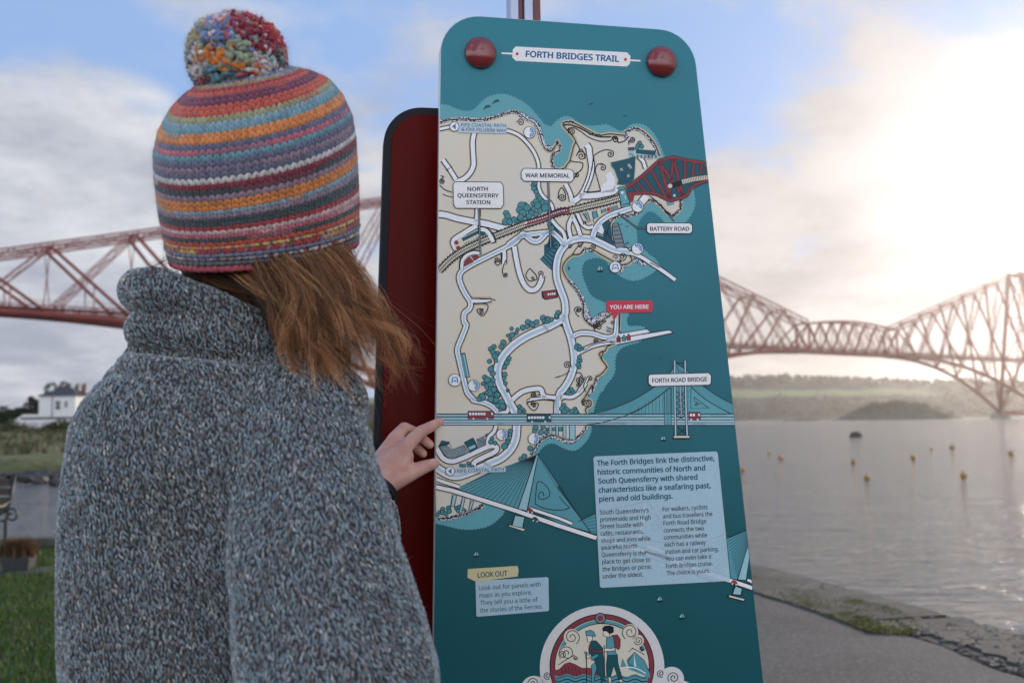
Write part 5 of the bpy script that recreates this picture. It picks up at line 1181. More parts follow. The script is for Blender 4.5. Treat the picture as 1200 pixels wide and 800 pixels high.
# buses
def bus(x0_, y0_, x1_, y1_, kk, flip_=False):
    Ink().poly([(x0_, y0_), (x1_-1, y0_), (x1_, y0_+3), (x1_, y1_), (x0_, y1_)]).build('bus_print', K['dark'], Z0+27)
    Ink().poly([(x0_+0.6, y0_+0.6), (x1_-1.4, y0_+0.6), (x1_-0.6, y0_+3), (x1_-0.6, y1_-0.6), (x0_+0.6, y1_-0.6)]).build('bus_print', K[kk], Z0+28)
    k = Ink(); w = x1_-x0_; n = 6 if w > 20 else 2
    for i in range(n): k.poly([(x0_+1.6+i*3.3, y0_+2.2), (x0_+4.2+i*3.3, y0_+2.2), (x0_+4.2+i*3.3, y0_+5), (x0_+1.6+i*3.3, y0_+5)])
    k.poly([(x1_-3, y0_+1.8), (x1_-1, y0_+2.4), (x1_-1, y0_+5), (x1_-3, y0_+4.4)]).disc((x0_+w*0.22, y1_-0.3), 1.1, n=10).disc((x0_+w*0.75, y1_-0.3), 1.1, n=10); k.build('window_print', K['white'], Z0+29)
bus(548, 481.2, 578.5, 490.8, 'red'); bus(617, 485.5, 646, 494.2, 'dteal'); bus(806.5, 482.4, 820.8, 491.6, 'red')
# short piers on the shore
A = Ink(); B = Ink()
for x0_, x1_, y in ((350, 370, 470), (412, 432, 480), (480, 502, 500), (540, 588, 518)): A.poly(u4(x0_-6, 385, x1_+6, 385, x1_+6, y, x0_-6, y)); B.poly(u4(x0_, 385, x1_, 385, x1_, y-2, x0_, y-2))
A.poly(u5(198, 395, 246, 400, 222, 510, 180, 500)).poly(u5(290, 420, 325, 428, 290, 560, 258, 570)).poly(u5(368, 448, 405, 455, 380, 530, 348, 545)); B.poly(u5(207, 398, 238, 404, 215, 505, 190, 496)).poly(u5(298, 424, 318, 430, 284, 558, 268, 562)).poly(u5(376, 452, 397, 458, 372, 530, 356, 538))
A.build('support_print', K['dark'], Z0+17.4); B.build('support_print', K['pale'], Z0+17.8)

# ---- cable-stayed bridge
Ink().poly(u5(235, 335, 950, 25, 1000, 15, 980, 20, 815, 525)).poly(u5(1000, 15, 1010, 30, 1200, 300) + u6(420, 170, 650, 470, 730, 580, 440, 500, 180, 370, 150, 350)).build('fan_print', K['mid'], Z0+18)
Ink().poly(u6(650, 470, 780, 410, 790, 600, 730, 585)).build('fan_print', K['mid'], Z0+18)
Ink().poly([(851.5, 631)] + [(xr(621.5), 621.5), (xr(640), 640)] + u7(1090, 390, 990, 710, 930, 695, 900, 400)).build('fan_print', K['mid'], Z0+18)
k = Ink()
for i in range(15):
    f_ = i/14; x = 235+(815-235)*f_; y = 335+(525-335)*f_; k.ribbon(u5(985-f_*8, 25+f_*8) + u5(x, y), 0.55, sm=False)
k.ribbon(u5(1000, 10, 1200, 310) + u6(650, 468, 735, 585), 1.0, sm=False).ribbon(u6(620, 485, 780, 410), 1.0, sm=False)
k.ribbon(u5(1010, 45, 1195, 350), 0.5, sm=False)
for i in range(5): k.ribbon(u6(670+i*12, 480+i*24, 785, 440+i*34), 0.5, sm=False)
for i in range(13):
    f_ = i/12; k.ribbon([(xr(622+f_*16)-0.2, 622+f_*16)] + u7(900+f_*90, 350+f_*360), 0.55, sm=False)
k.ribbon(u7(890, 325, 1075, 245), 1.1, sm=False)
c_ = u5(1050, 400)[0]; k.ribbon(u5(975, 480, 985, 360, 1000, 275, 1050, 285, 1100, 340, 1110, 400, 1060, 435, 1015, 430, 1010, 390, 1040, 365, 1060, 395), 1.0).ribbon(u5(975, 480, 1040, 515, 1130, 535) + u6(480, 375, 540, 355), 1.1).ribbon(u6(300, 100+0, 320, 100) [:0] + u6(440, 250, 500, 320, 540, 355), 0.9); k.disc(u5(1055, 400)[0], 0.9, n=8)
k.build('stay_cable_print', K['dark'], Z0+19)
# decks
def deckp(pts, w): 
    Ink().ribbon(pts, w+2.2, sm=False).build('deck_print', K['dark'], Z0+21); Ink().ribbon(pts, w, sm=False).build('deck_print', K['plate'], Z0+22)
deckp([(511.2, 561.3)] + u5(150, 285, 270, 322), 3.6); deckp([(510.9, 570.2)] + u5(200, 355, 800, 545, 1200, 685) + u6(790, 640), 4.6); deckp(u5(930, 525, 1200, 615) + u6(560, 505), 3.2)
deckp(u7(760, 660, 930, 720, 1110, 780) + [(xr(689), 688.6)], 4.4); deckp(u7(1085, 710, 1120, 725) + [(xr(682), 682.2)], 3.0)
A = Ink().poly(u5(990, 12, 1008, 20, 905, 545, 808, 530)).poly(u5(780, 585, 880, 600, 865, 710, 750, 685)).poly(u5(720, 665, 885, 710, 880, 740, 720, 690)).poly(u7(1088, 385, 1112, 500, 1076, 715, 985, 710)).poly(u7(965, 760, 1040, 790, 1030, 860, 935, 850)).poly(c3(940, 522, 995, 535, 994, 546, 938, 532)); A.build('tower_print', K['dark'], Z0+23)
B = Ink().poly(u5(992, 20, 1000, 24, 895, 540, 820, 525)).poly(u5(790, 592, 872, 606, 855, 702, 765, 680)).poly(u7(1092, 395, 1106, 500, 1068, 712, 998, 705)).poly(u7(975, 772, 1030, 795, 1020, 850, 948, 842)); B.build('tower_print', K['pale'], Z0+24)
Ink().poly(u5(735, 678, 880, 715, 868, 733, 730, 688)).poly(c3(944, 525, 992, 537, 990, 542, 944, 530)).build('footing_print', K['cream'], Z0+24)
def car(x, y, kk):
    Ink().poly([(x-4, y+1.5), (x-3.6, y-1), (x-1.4, y-2.6), (x+1.6, y-1.8), (x+4, y+0.8), (x+3.8, y+2.8)]).build('car_print', K[kk], Z0+25); Ink().disc((x-2.2, y+2), 0.9, n=8).disc((x+2.4, y+3), 0.9, n=8).build('wheel_print', K['white'], Z0+26)
car(621, 597.3, 'red'); car(627, 607.5, 'dteal'); car(860, 681.5, 'rust')

# ---- place labels
def stem(pts, w=1.5):
    Ink().ribbon(pts, w+1.2, sm=False).build('pointer_print', K['dark'], Z0+30); Ink().ribbon(pts, w, sm=False).build('pointer_print', K['stone'], Z0+31)
stem(t3(447, 435, 462, 830) + t6(465, 150), 1.3); stem(t3(1098, 190, 1115, 600) + t6(1122, 80), 1.3); stem(t4(670, 560, 850, 695, 940, 698), 0.7)
o = plate(roundpx(t3(222, 186, 655, 190, 676, 225, 680, 400, 655, 437, 232, 434, 210, 400, 206, 215), 1.2), 'plate', Z0+33, lw=0.9, label='station label plate')
text('NORTH', *t3(343, 272, 530, 272), 4.6, K['blk'], Z0+35, o, 0.022); text('QUEENSFERRY', *t3(248, 333, 632, 335), 4.6, K['blk'], Z0+35, o, 0.022); text('STATION', *t3(332, 396, 553, 398), 4.6, K['blk'], Z0+35, o, 0.022)
o = plate(roundpx([(610.6, 201.5), (613.5, 197.6), (669, 198.9), (672.2, 202.5), (672, 210.5), (668.8, 213.6), (614, 212.6), (610.6, 209)], 0.8), 'plate', Z0+33, lw=0.9)
text('WAR MEMORIAL', (615.5, 208.2), (667.2, 208.6), 4.6, K['blk'], Z0+35, o, 0.022)
o = plate(roundpx([(757.6, 263.5), (760, 261.4), (808, 261.6), (810.8, 264), (811, 271.2), (808.4, 274), (760.5, 273.8), (757.6, 271.4)], 0.8), 'plate', Z0+33, lw=0.9)
text('BATTERY ROAD', (761.6, 270.6), (807, 270.6), 4.5, K['blk'], Z0+35, o, 0.022)
o = plate(roundpx(u2(330, 228, 880, 214, 905, 240, 902, 315, 880, 328, 345, 341, 316, 312, 316, 245), 1.2), 'plate', Z0+33, lw=0.9)
text('FORTH ROAD BRIDGE', *u2(352, 305, 863, 292), 4.7, K['blk'], Z0+35, o, 0.022)
o = plate(roundpx(t7(575, 660, 985, 658, 997, 672, 992, 768, 680, 772) + u1(632, 128, 618, 52) + t7(572, 770, 562, 755, 560, 675), 0.9), 'here', Z0+33, name='marker_flag', label='red marker flag reading YOU ARE HERE')
text('YOU ARE HERE', *t7(596, 737, 957, 734), 4.5, K['white'], Z0+35, o, 0.022)
o = plate(roundpx(t1(258, 345, 690, 360, 712, 375, 708, 445, 700, 456, 262, 448, 250, 435, 250, 350), 0.8), 'boxpale', Z0+33)
text('FIFE COASTAL PATH', *t1(282, 390, 697, 397), 3.7, K['blk'], Z0+35, o, 0.004); text('& FIFE PILGRIM WAY', *t1(285, 430, 705, 445), 3.7, K['blk'], Z0+35, o, 0.004)
o = plate(roundpx(u5(235, 142, 690, 133, 700, 150, 700, 172, 690, 180, 240, 196, 230, 185, 230, 150), 0.8), 'boxpale', Z0+33)
text('FIFE COASTAL PATH', *u5(247, 188, 680, 171), 3.9, K['blk'], Z0+35, o, 0.004)
# round symbols
def badge(c, r, kind, rot=0.0):
    o = Ink().disc(c, r, n=28).build('badge', K['dark'], Z0+36); Ink().disc(c, r-0.7, n=28).build('disc', K['plate'], Z0+37, o)
    k = Ink()
    if kind == 'arrow': k.poly([(c[0]-2.6, c[1]), (c[0]+1.6, c[1]-3.6), (c[0]+1.6, c[1]+3.6)])
    elif kind == 'shell':
        for i in range(6):
            a = rot+i*0.5; r1 = r-1.6; b_ = 0.2
            k.poly([(c[0]+0.9*math.cos(a), c[1]+0.9*math.sin(a)), (c[0]+r1*math.cos(a-b_), c[1]+r1*math.sin(a-b_)), (c[0]+(r1+0.4)*math.cos(a), c[1]+(r1+0.4)*math.sin(a)), (c[0]+r1*math.cos(a+b_), c[1]+r1*math.sin(a+b_))])
    else:
        k.ribbon([(c[0]-3.4, c[1]+3.4), (c[0]-2.4, c[1]-3), (c[0]+2.6, c[1]-3), (c[0]+3.6, c[1]+3.4)], 1.4, sm=False).ribbon([(c[0]-1.6, c[1]+1), (c[0]+1.8, c[1]+1)], 1.4, sm=False)
    k.build('symbol', K['sky'], Z0+38, o)
badge(t1(218, 391)[0], 5.8, 'arrow'); badge(u5(180, 174)[0], 5.7, 'arrow')
for c, rot in ((t1(922, 445)[0], -1.2), (t4(856, 498)[0], -2.1), (t7(853, 173)[0], -2.1), (t8(400, 653)[0], -1.5), (u3(664, 472)[0], -1.3), (u3(963, 511)[0], -1.2)): badge(c, 7.1, 'shell', rot)
badge(t7(645, 345)[0], 7.0, 'gate'); badge(t8(222, 602)[0], 7.6, 'gate')
# title plate
M6 = lambda *a: T(540, 0, *a, s=6.0)
Ink().ribbon(M6(286, 376, 365, 380), 2.0, sm=False).ribbon([(738.5, 70.9), (750.5, 71.6)], 2.0, sm=False).build('rule_print', K['plate'], Z0+2)
o = Ink().poly(M6(385, 329, 1168, 370, 1193, 397, 1188, 452, 1166, 470, 386, 430, 362, 406, 365, 352)).build('title_plate', K['plate'], Z0+3, label='white title plate')
text('FORTH BRIDGES TRAIL', *M6(457, 402, 1110, 437), 7.0, K['title'], Z0+5, o, 0.03)
Ink().disc(M6(396, 381)[0], 1.8).disc(M6(1157, 420)[0], 1.8).build('dot', K['here'], Z0+5, o)
# text box over the sea
bx = roundpx(c3(520, 92, 908, 76, 948, 480, 541, 502), 3.0)
o = Ink().poly(bx).build('text_box', K['box'], Z0+28, label='pale blue panel of text about the bridges')
k = Ink().ribbon(c3(536, 342, 700, 395, 760, 412), 4.2, sm=False).ribbon(c3(680, 385, 945, 480), 4.2, sm=False).ribbon(c3(690, 372, 760, 397), 3.0, sm=False).poly(c3(655, 345, 668, 350, 690, 240, 682, 235)); k.build('faint_deck', K['boxpale'], Z0+29, o)
k = Ink().ribbon(c3(536, 330, 760, 405, 948, 468), 0.35, sm=False).ribbon(c3(545, 360, 760, 430, 900, 485), 0.35, sm=False).ribbon(c3(690, 230, 800, 400), 0.35, sm=False).ribbon(c3(690, 230, 655, 350), 0.35, sm=False).ribbon(c3(535, 265, 690, 232), 0.35, sm=False).ribbon(c3(780, 390, 940, 330), 0.35, sm=False)
for i in range(8): k.ribbon(c3(800+i*16, 395+i*8, 942, 345+i*9), 0.25, sm=False)
c_ = c3(715, 310)[0]; k.ribbon(spiral(c_[0], c_[1], 7, 1.7, 0.5, -1), 0.4).ribbon(c3(690, 345, 715, 358, 760, 358, 790, 345), 0.4); k.build('faint_line', K['boxline'], Z0+30, o)
tx = lambda s, a, cap, kk, bd: text(s, *c3(*a), cap, K[kk], Z0+32, o, bd)
for s, a in (("The Forth Bridges link the distinctive,", (532, 121, 898, 105)), ("historic communities of North and", (534, 149, 869, 135)), ("South Queensferry with shared", (536, 177, 845, 164)), ("characteristics like a seafaring past,", (537, 205, 886, 190)), ("piers and old buildings.", (539, 233, 768, 223))): tx(s, a, 6.0, 'text', 0.024)
for s, a in (("South Queensferry\u2019s", (541, 273, 693, 266)), ("promenade and High", (542, 295, 699, 288)), ("Street bustle with", (542, 317, 675, 310)), ("caf\u00e9s, restaurants,", (543, 339, 677, 332)), ("shops and inns while", (545, 361, 698, 354)), ("peaceful North", (546, 383, 657, 377)), ("Queensferry is the", (546, 405, 684, 399)), ("place to get close to", (548, 427, 698, 420)), ("the Bridges or picnic", (549, 450, 702, 442)), ("under the oldest.", (550, 472, 676, 466))): tx(s, a, 4.9, 'blk', 0.010)
ty = lambda s, a: text(s, *u7(*a), 4.9, K['blk'], Z0+32, o, 0.010)
for s, a in (("For walkers, cyclists", (290, 70, 710, 48)), ("and bus travellers the", (293, 136, 755, 112)), ("Forth Road Bridge", (298, 200, 697, 180)), ("connects the two", (300, 268, 676, 246)), ("communities while", (303, 334, 706, 310)), ("each has a railway", (308, 400, 694, 378)), ("station and car parking.", (312, 468, 815, 440)), ("You can even take a", (318, 535, 742, 508)), ("Forth Bridges cruise.", (322, 602, 758, 575)), ("The choice is yours.", (328, 668, 733, 642))): ty(s, a)
# look out box
o = Ink().poly(roundpx(c3(152, 480, 380, 468, 382, 574, 155, 592), 2.0)).build('text_box', K['box'], Z0+26, label='small pale blue note box')
for s, a in (("Look out for panels with", (163, 509, 356, 497)), ("maps as you explore.", (165, 532, 329, 522)), ("They tell you a little of", (167, 555, 347, 545)), ("the stories of the Ferries.", (167, 579, 362, 566))): text(s, *c3(*a), 5.0, K['text'], Z0+28, o, 0.007)
o = Ink().poly(roundpx(c3(128, 443, 283, 433, 287, 446, 284, 466, 154, 483, 127, 470), 1.0)).build('note_heading', K['tag'], Z0+29, label='beige heading tag')
text('LOOK OUT', *c3(160, 470, 252, 464), 6.0, K['text'], Z0+31, o, 0.02)

# ---- round emblem: two walkers by the water
ce = u8(573, 492)[0]
em = Ink(); em.disc(ce, 73, n=56).disc(u8(95, 640)[0], 15.5, n=28, z=0).disc(u8(1062, 570)[0], 14.5, n=28, z=0.2*LZ).disc(u8(1140, 660)[0], 13, n=24, z=0.4*LZ)
emb = em.build('emblem', K['arch'], Z0+2, label='round emblem of two walkers beside the water')
cr = u8(572, 480)[0]
for r, kk, z in ((61.5, 'dark', 6), (60.3, 'red', 7), (55.8, 'dark', 8), (54.8, 'cream', 9)): Ink().disc(cr, r, n=56).build('ring', K[kk], Z0+z, emb)
k = Ink(); k.ribbon([(cr[0]+52.3*math.cos(a), cr[1]+52.3*math.sin(a)) for a in [R(200+i*4) for i in range(36)]], 3.6, sm=False); k.build('inner_ring', K['mid'], Z0+10, emb)
k = Ink(); k.ribbon([(cr[0]+50*math.cos(a), cr[1]+50*math.sin(a)) for a in [R(200+i*4) for i in range(36)]], 1.0, sm=False); k.build('ring_line', K['dark'], Z0+10.5, emb)
Ink().disc(u8(560, 143)[0], 6.6, n=20).build('boss', K['dark'], Z0+11, emb); Ink().disc(u8(560, 143)[0], 5.4, n=20).build('boss', K['stone'], Z0+11.5, emb); Ink().disc(u8(560, 143)[0], 3.4, n=16).build('boss', K['red'], Z0+12, emb)
k = Ink()
for c, r in ((u8(360, 275)[0], 9.5), (u8(325, 390)[0], 9.5), (u8(770, 240)[0], 9.5), (u8(825, 300)[0], 7)): k.disc(c, r, n=24)
k.build('cloud', K['cream'], Z0+11, emb)
k = Ink()
for (c, r, a0, d) in ((u8(360, 275)[0], 9.5, 1.0, -1), (u8(325, 390)[0], 9.5, 2.5, 1), (u8(295, 400)[0], 4.5, 3, 1), (u8(770, 240)[0], 9.8, 2.2, 1), (u8(828, 300)[0], 5.4, 3, -1), (u8(850, 355)[0], 2.6, 0, 1), (u8(385, 420)[0], 2.6, 0, 1), (u8(188, 545)[0], 4.6, 1, 1), (u8(985, 530)[0], 4.6, 1, 1), (u8(1075, 560)[0], 7, 2.5, 1), (u8(90, 600)[0], 7, 2.5, 1)):
    k.ribbon(spiral(c[0], c[1], r, 1.7, a0, d), 0.95)
k.ribbon(u8(265, 470, 310, 440, 380, 400), 0.9).ribbon(u8(780, 350, 830, 375, 870, 400), 0.9).ribbon(u8(760, 380, 790, 350), 0.8); k.build('scroll', K['dark'], Z0+12, emb)
Ink().poly(u8(225, 510, 270, 500, 310, 460, 345, 450, 385, 465, 430, 490, 480, 490, 590, 500, 590, 545, 300, 560, 225, 540)).build('hills', K['red'], Z0+12.5, emb)
k = Ink()
for i in range(6): k.ribbon(u8(285+i*25, 490-8*math.sin(i), 300+i*24, 550), 0.6, sm=False)
k.build('hill_line', K['dark'], Z0+13, emb)
wv_ = []
for i in range(40): wv_.append((cr[0]-56+i*2.85, 790.5+1.5*math.sin(i*0.9)))
Ink().poly(wv_ + [(cr[0]+50, 808), (cr[0]+38, 822), (cr[0], 834), (cr[0]-38, 822), (cr[0]-50, 808)]).build('waves', K['mid'], Z0+13.5, emb)
k = Ink()
for j in range(5): k.ribbon([(x, y+2+j*4.0) for x, y in wv_[1:-1]] if j < 2 else [(x, y+2+j*4.0) for x, y in wv_[4:-4]], 1.3 if j % 2 else 0.8)
k.build('wave_line', K['dark'], Z0+14, emb)
Ink().poly(u8(745, 440, 800, 380, 870, 440, 905, 520, 910, 560, 760, 500)).poly(u8(700, 490, 715, 420, 745, 480)).build('sails', K['mid'], Z0+14.5, emb)
Ink().poly(u8(795, 385, 800, 480, 812, 480)).ribbon(u8(700, 490, 800, 490, 880, 530), 1.2).build('mast_line', K['plate'], Z0+15, emb)
Ink().ribbon(u8(745, 440, 800, 380, 870, 440), 0.7, sm=False).ribbon(u8(870, 440, 905, 520), 0.7, sm=False).ribbon(u8(790, 400, 755, 450, 790, 480), 0.7).build('sail_line', K['dark'], Z0+15.2, emb)
# figure in hat and cloak, figure with backpack
def fig(parts):
    for i, (pts, kk) in enumerate(parts):
        Ink().poly(pts).build('figure', K[kk], Z0+16+i*0.6, emb); Ink().ribbon(pts, 0.75, sm=False, closed=True).build('figure_line', K['dark'], Z0+16.3+i*0.6, emb)
fig([(u8(498, 470, 520, 455, 545, 470, 520, 540, 518, 590, 500, 590), 'mid'), (u8(555, 470, 580, 470, 582, 590, 565, 590), 'dteal'), (u8(478, 350, 500, 300, 530, 300, 575, 350, 590, 480, 585, 550, 540, 540, 530, 460, 495, 400, 480, 390), 'dteal'),
     (u8(482, 325, 500, 355, 530, 370, 575, 365, 572, 385, 510, 380, 480, 355), 'red'), (u8(463, 262, 480, 255, 505, 262, 505, 290, 490, 312, 470, 308, 468, 285), 'skin'), (u8(455, 235, 490, 225, 515, 240, 528, 265, 520, 270, 460, 262), 'mid'), (u8(455, 400, 480, 400, 482, 425, 458, 425), 'skin'), (u8(490, 415, 540, 390, 545, 410, 500, 440), 'mid')])
fig([(u8(610, 400, 680, 395, 685, 460, 715, 570, 690, 575, 655, 480, 630, 560, 605, 550, 602, 470), 'dteal'), (u8(640, 262, 680, 258, 700, 290, 700, 340, 690, 365, 655, 340), 'red'), (u8(605, 275, 650, 270, 660, 330, 672, 400, 610, 402, 600, 340), 'mid'), (u8(578, 350, 640, 355, 660, 345, 660, 370, 580, 378), 'skin'), (u8(578, 220, 605, 225, 625, 250, 622, 275, 600, 272, 580, 262), 'skin'), (u8(575, 215, 590, 198, 625, 195, 652, 205, 652, 240, 625, 252, 605, 232, 580, 232), 'dark'), (u8(616, 555, 636, 560, 636, 595, 618, 595), 'skin'), (u8(692, 575, 712, 570, 716, 590, 695, 592), 'skin')])
k = Ink().ribbon(u8(462, 385, 463, 600), 1.0, sm=False).ribbon(u8(587, 330, 592, 600), 0.8, sm=False); c_ = u8(458, 382)[0]; k.ribbon(spiral(c_[0], c_[1], 2, 1.2), 0.8); k.build('staff', K['dark'], Z0+22, emb)
bpy.data.objects.remove(_fo)
# ------------------------------------------------------------------ the person
def W(px, py, Y): return at(px, py, Y)
base = at(270, 500, 1.13)
person = empty('person', (base.x, base.y, 0), 0, label='person in a striped bobble hat and chunky grey blue sweater pointing at the map', cat='person')
M_skin = mat('skin', (0.66, 0.38, 0.30), 0.5, 0.0, 45, 0.0014, 330, color2=(0.60, 0.29, 0.235))
M_skin.node_tree.nodes['Principled BSDF'].inputs['Subsurface Weight'].default_value = 0.12
M_skin.node_tree.nodes['Principled BSDF'].inputs['Subsurface Radius'].default_value = (0.012, 0.004, 0.002)
# -- hand, fingers as seen: left hand, index touching the board's edge
HY = 1.475
def hp(x, y, Y): return W(410+x/6.15, 470+y/6.15, Y)
caps = []
def chain(pts):
    for (p, r_), (q_, r2) in zip(pts, pts[1:]): caps.append((p, r_, q_, r2))
tip_i = W(517.0, 493.5, 1.4925)
chain([(hp(235, 470, 1.405), .0125), (hp(400, 330, 1.425), .0112), (hp(505, 222, 1.448), .0092), (hp(590, 180, 1.472), .0082), (tip_i + Vector((-0.001, -0.0085, 0)), .0066)])
chain([(hp(215, 440, 1.418), .0125), (hp(325, 270, 1.440), .0110), (hp(392, 192, 1.458), .0090), (hp(470, 225, 1.474), .0082), (hp(575, 312, 1.470), .0068)])
chain([(hp(200, 440, 1.430), .0120), (hp(300, 300, 1.455), .0105), (hp(370, 240, 1.476), .0086), (hp(450, 310, 1.486), .0078), (hp(528, 378, 1.474), .0066)])
chain([(hp(190, 450, 1.440), .0115), (hp(285, 335, 1.468), .0095), (hp(335, 330, 1.486), .0078), (hp(385, 410, 1.486), .0070), (hp(430, 455, 1.474), .0060)])
chain([(hp(225, 620, 1.392), .0150), (hp(330, 565, 1.398), .0145), (hp(415, 528, 1.412), .0122), (hp(520, 478, 1.432), .0102), (hp(612, 446, 1.452), .0078)])
chain([(hp(190, 590, 1.385), .0230), (hp(300, 430, 1.415), .0190)]); chain([(hp(200, 610, 1.390), .021), (hp(330, 500, 1.405), .0165)]); chain([(hp(180, 560, 1.400), .022), (hp(290, 380, 1.440), .016)])
caps.append((hp(400, 330, 1.425), .0112, hp(285, 335, 1.466), .0095)); caps.append((hp(235, 640, 1.392), .017, hp(400, 400, 1.418), .0125))
wr = hp(195, 605, 1.38); el = Vector((-0.30, 1.24, 1.08)); caps.append((wr, .0235, el, .036))
hand_caps = list(caps)
# head, neck, trunk core, second arm and hand, legs
FD = Vector((0.50, 0.87, 0.10)).normalized(); HC = W(300, 225, 1.15) + Vector((0, 0, -0.012)); SD = Vector((FD.y, -FD.x, 0)).normalized(); UD = SD.cross(FD)
rotH = Matrix((SD, FD, UD)).transposed()
core = [(HC+Vector((-0.01, 0, -0.10)), .052, Vector((base.x+.0, base.y, 1.33)), .062), (Vector((base.x, base.y, 1.30)), .11, Vector((base.x-0.01, base.y, 1.00)), .10), (Vector((base.x-.01, base.y, 1.0)), .11, Vector((base.x-.01, base.y, 0.88)), .125),
        (el, .036, Vector((-0.43, 1.24, 1.28)), .045), (W(346, 505, 1.08), .040, W(385, 690, 1.02), .040), (W(385, 690, 1.02), .038, W(402, 880, 1.03), .034), (W(402, 880, 1.03), .034, W(412, 1040, 1.07), .024)]
for s in (-1, 1):
    hpv = Vector((base.x, base.y, 0.88)) + SD*0.085*s; kn = hpv + Vector((0, 0, -0.42)) + FD*0.03; kn.z = 0.47; an = Vector((kn.x, kn.y, 0.09)) - FD*0.03; an.z = 0.09
    core += [(hpv, .085, kn, .056), (kn, .055, an, .038), (an, .035, Vector((an.x, an.y, 0.05)) + Vector((FD.x, FD.y, 0))*0.13, .028)]
wq = W(412, 1040, 1.07)
for i, (ox, L) in enumerate(((-.026, .062), (-.009, .072), (.009, .068), (.025, .054))):
    a = wq + SD*0 + FD*ox + Vector((0, 0, -0.07)); m1 = a + Vector((0, 0, -L*0.5)); core += [(wq, .022, a, .012), (a, .010, m1, .0088), (m1, .0085, m1 + Vector((-.012, .006, -L*0.5)), .007)]
core.append((wq+Vector((0, 0, -.02)), .016, wq + FD*0.045 + Vector((0, 0, -0.07)), .0095))
f = lambda x, y, z: HC + SD*x + FD*y + UD*z
ells = [(HC, (.074, .090, .100), rotH), (f(0, .02, -.06), (.056, .07, .06), rotH), (f(0, .098, -.035), (.013, .018, .020), rotH), (f(0, .088, -.072), (.022, .012, .010), rotH), (f(0, .078, -.102), (.024, .02, .018), rotH), (f(0, .09, -.012), (.012, .012, .03), rotH),
        (f(.077, 0, -.03), (.010, .018, .030), rotH), (f(-.077, 0, -.03), (.010, .018, .030), rotH), (f(.034, .075, -.045), (.02, .018, .018), rotH), (f(-.034, .075, -.045), (.02, .018, .018), rotH)]
body = blob('body', hand_caps + core, 0.0023, 5, M_skin, person, ells)
# nails
M_nail = mat('nail', (0.62, 0.42, 0.38), 0.2)
nn = hp(590, 450, 1.4405)
for c, dirv, s in ((hp(596, 438, 1.4420), (hp(612, 446, 1.452)-hp(520, 478, 1.432)).normalized(), 0.0068), (hp(648, 148, 1.4785), (tip_i-hp(590, 180, 1.472)).normalized(), 0.0052)):
    sv = dirv.cross(Vector((0, 1, 0))).normalized(); nv = sv.cross(dirv).normalized()
    if nv.y > 0: nv = -nv
    bm = bmesh.new(); bmesh.ops.create_uvsphere(bm, u_segments=12, v_segments=8, radius=1, matrix=Matrix.Translation(c) @ Matrix((dirv, sv, nv)).transposed().to_4x4() @ Matrix.Diagonal((s, s*0.72, 0.0016, 1)))
    bm_done(bm, 'fingernail', M_nail, person, True, smooth=True)
# eyes, lips on the far side of the head
for s in (-1, 1):
    bm = bmesh.new(); c = f(.032*s, .077, -.012); bmesh.ops.create_uvsphere(bm, u_segments=14, v_segments=9, radius=.0125, matrix=Matrix.Translation(c)); bm_done(bm, 'eye', mat('eye_white', (.7, .7, .7), .2), person, True, smooth=True)
    bm = bmesh.new(); c = f(.032*s, .0865, -.012); bmesh.ops.create_uvsphere(bm, u_segments=12, v_segments=8, radius=.0052, matrix=Matrix.Translation(c)); bm_done(bm, 'iris', mat('iris_brown', (.06, .03, .015), .2), person, True, smooth=True)
bm = bmesh.new(); bmesh.ops.create_uvsphere(bm, u_segments=14, v_segments=8, radius=1, matrix=Matrix.Translation(f(0, .099, -.073)) @ rotH.to_4x4() @ Matrix.Diagonal((.021, .005, .006, 1))); bm_done(bm, 'lips', mat('lips', (.38, .13, .12), .4), person, True, smooth=True)
# black hair tie on the wrist
bm = bmesh.new(); ax = (el-wr).normalized(); a1 = ax.orthogonal().normalized(); a2 = ax.cross(a1); wc = hp(212, 622, 1.381)
cs = [wc + (a1*math.cos(a)+a2*math.sin(a))*0.0262 for a in [2*math.pi*k/28 for k in range(29)]]; bm_tube(bm, cs, 0.0030, 8, False); bm_tube(bm, [c+ax*0.005 for c in cs], 0.0028, 8, False)
bm_done(bm, 'wrist_band', mat('black_elastic', (.012, .012, .013), .7, .2, 200), person, True)

# -- sweater: trunk, wide right sleeve, far sleeve, rolled collar, melted into one
def loft(rows, n=40):
    def ex(bm):
        rings = []
        for (xl_, xr_, py, Y, dep) in rows:
            a = W(xl_, py, Y); b_ = W(xr_, py, Y); c = (a+b_)/2; rx = (b_-a).length/2
            rings.append([bm.verts.new(c + Vector((rx*math.copysign(abs(math.cos(t_))**0.9, math.cos(t_)), dep*math.copysign(abs(math.sin(t_))**0.9, math.sin(t_)), 0))) for t_ in [2*math.pi*k/n for k in range(n)]])
        for a, b_ in zip(rings, rings[1:]):
            for k in range(n): bm.faces.new((a[k], a[(k+1) % n], b_[(k+1) % n], b_[k]))
        bm.faces.new(rings[0][::-1]); bm.faces.new(rings[-1])
    return ex
rows = [(200, 345, 392, 1.15, .064), (192, 352, 415, 1.15, .070), (165, 376, 440, 1.15, .090), (122, 392, 448, 1.145, .106), (102, 400, 472, 1.14, .116), (88, 405, 502, 1.135, .118), (82, 405, 540, 1.13, .118), (80, 400, 600, 1.13, .112), (78, 392, 700, 1.13, .112), (78, 385, 800, 1.13, .112), (76, 385, 920, 1.13, .112), (80, 380, 990, 1.13, .125)]
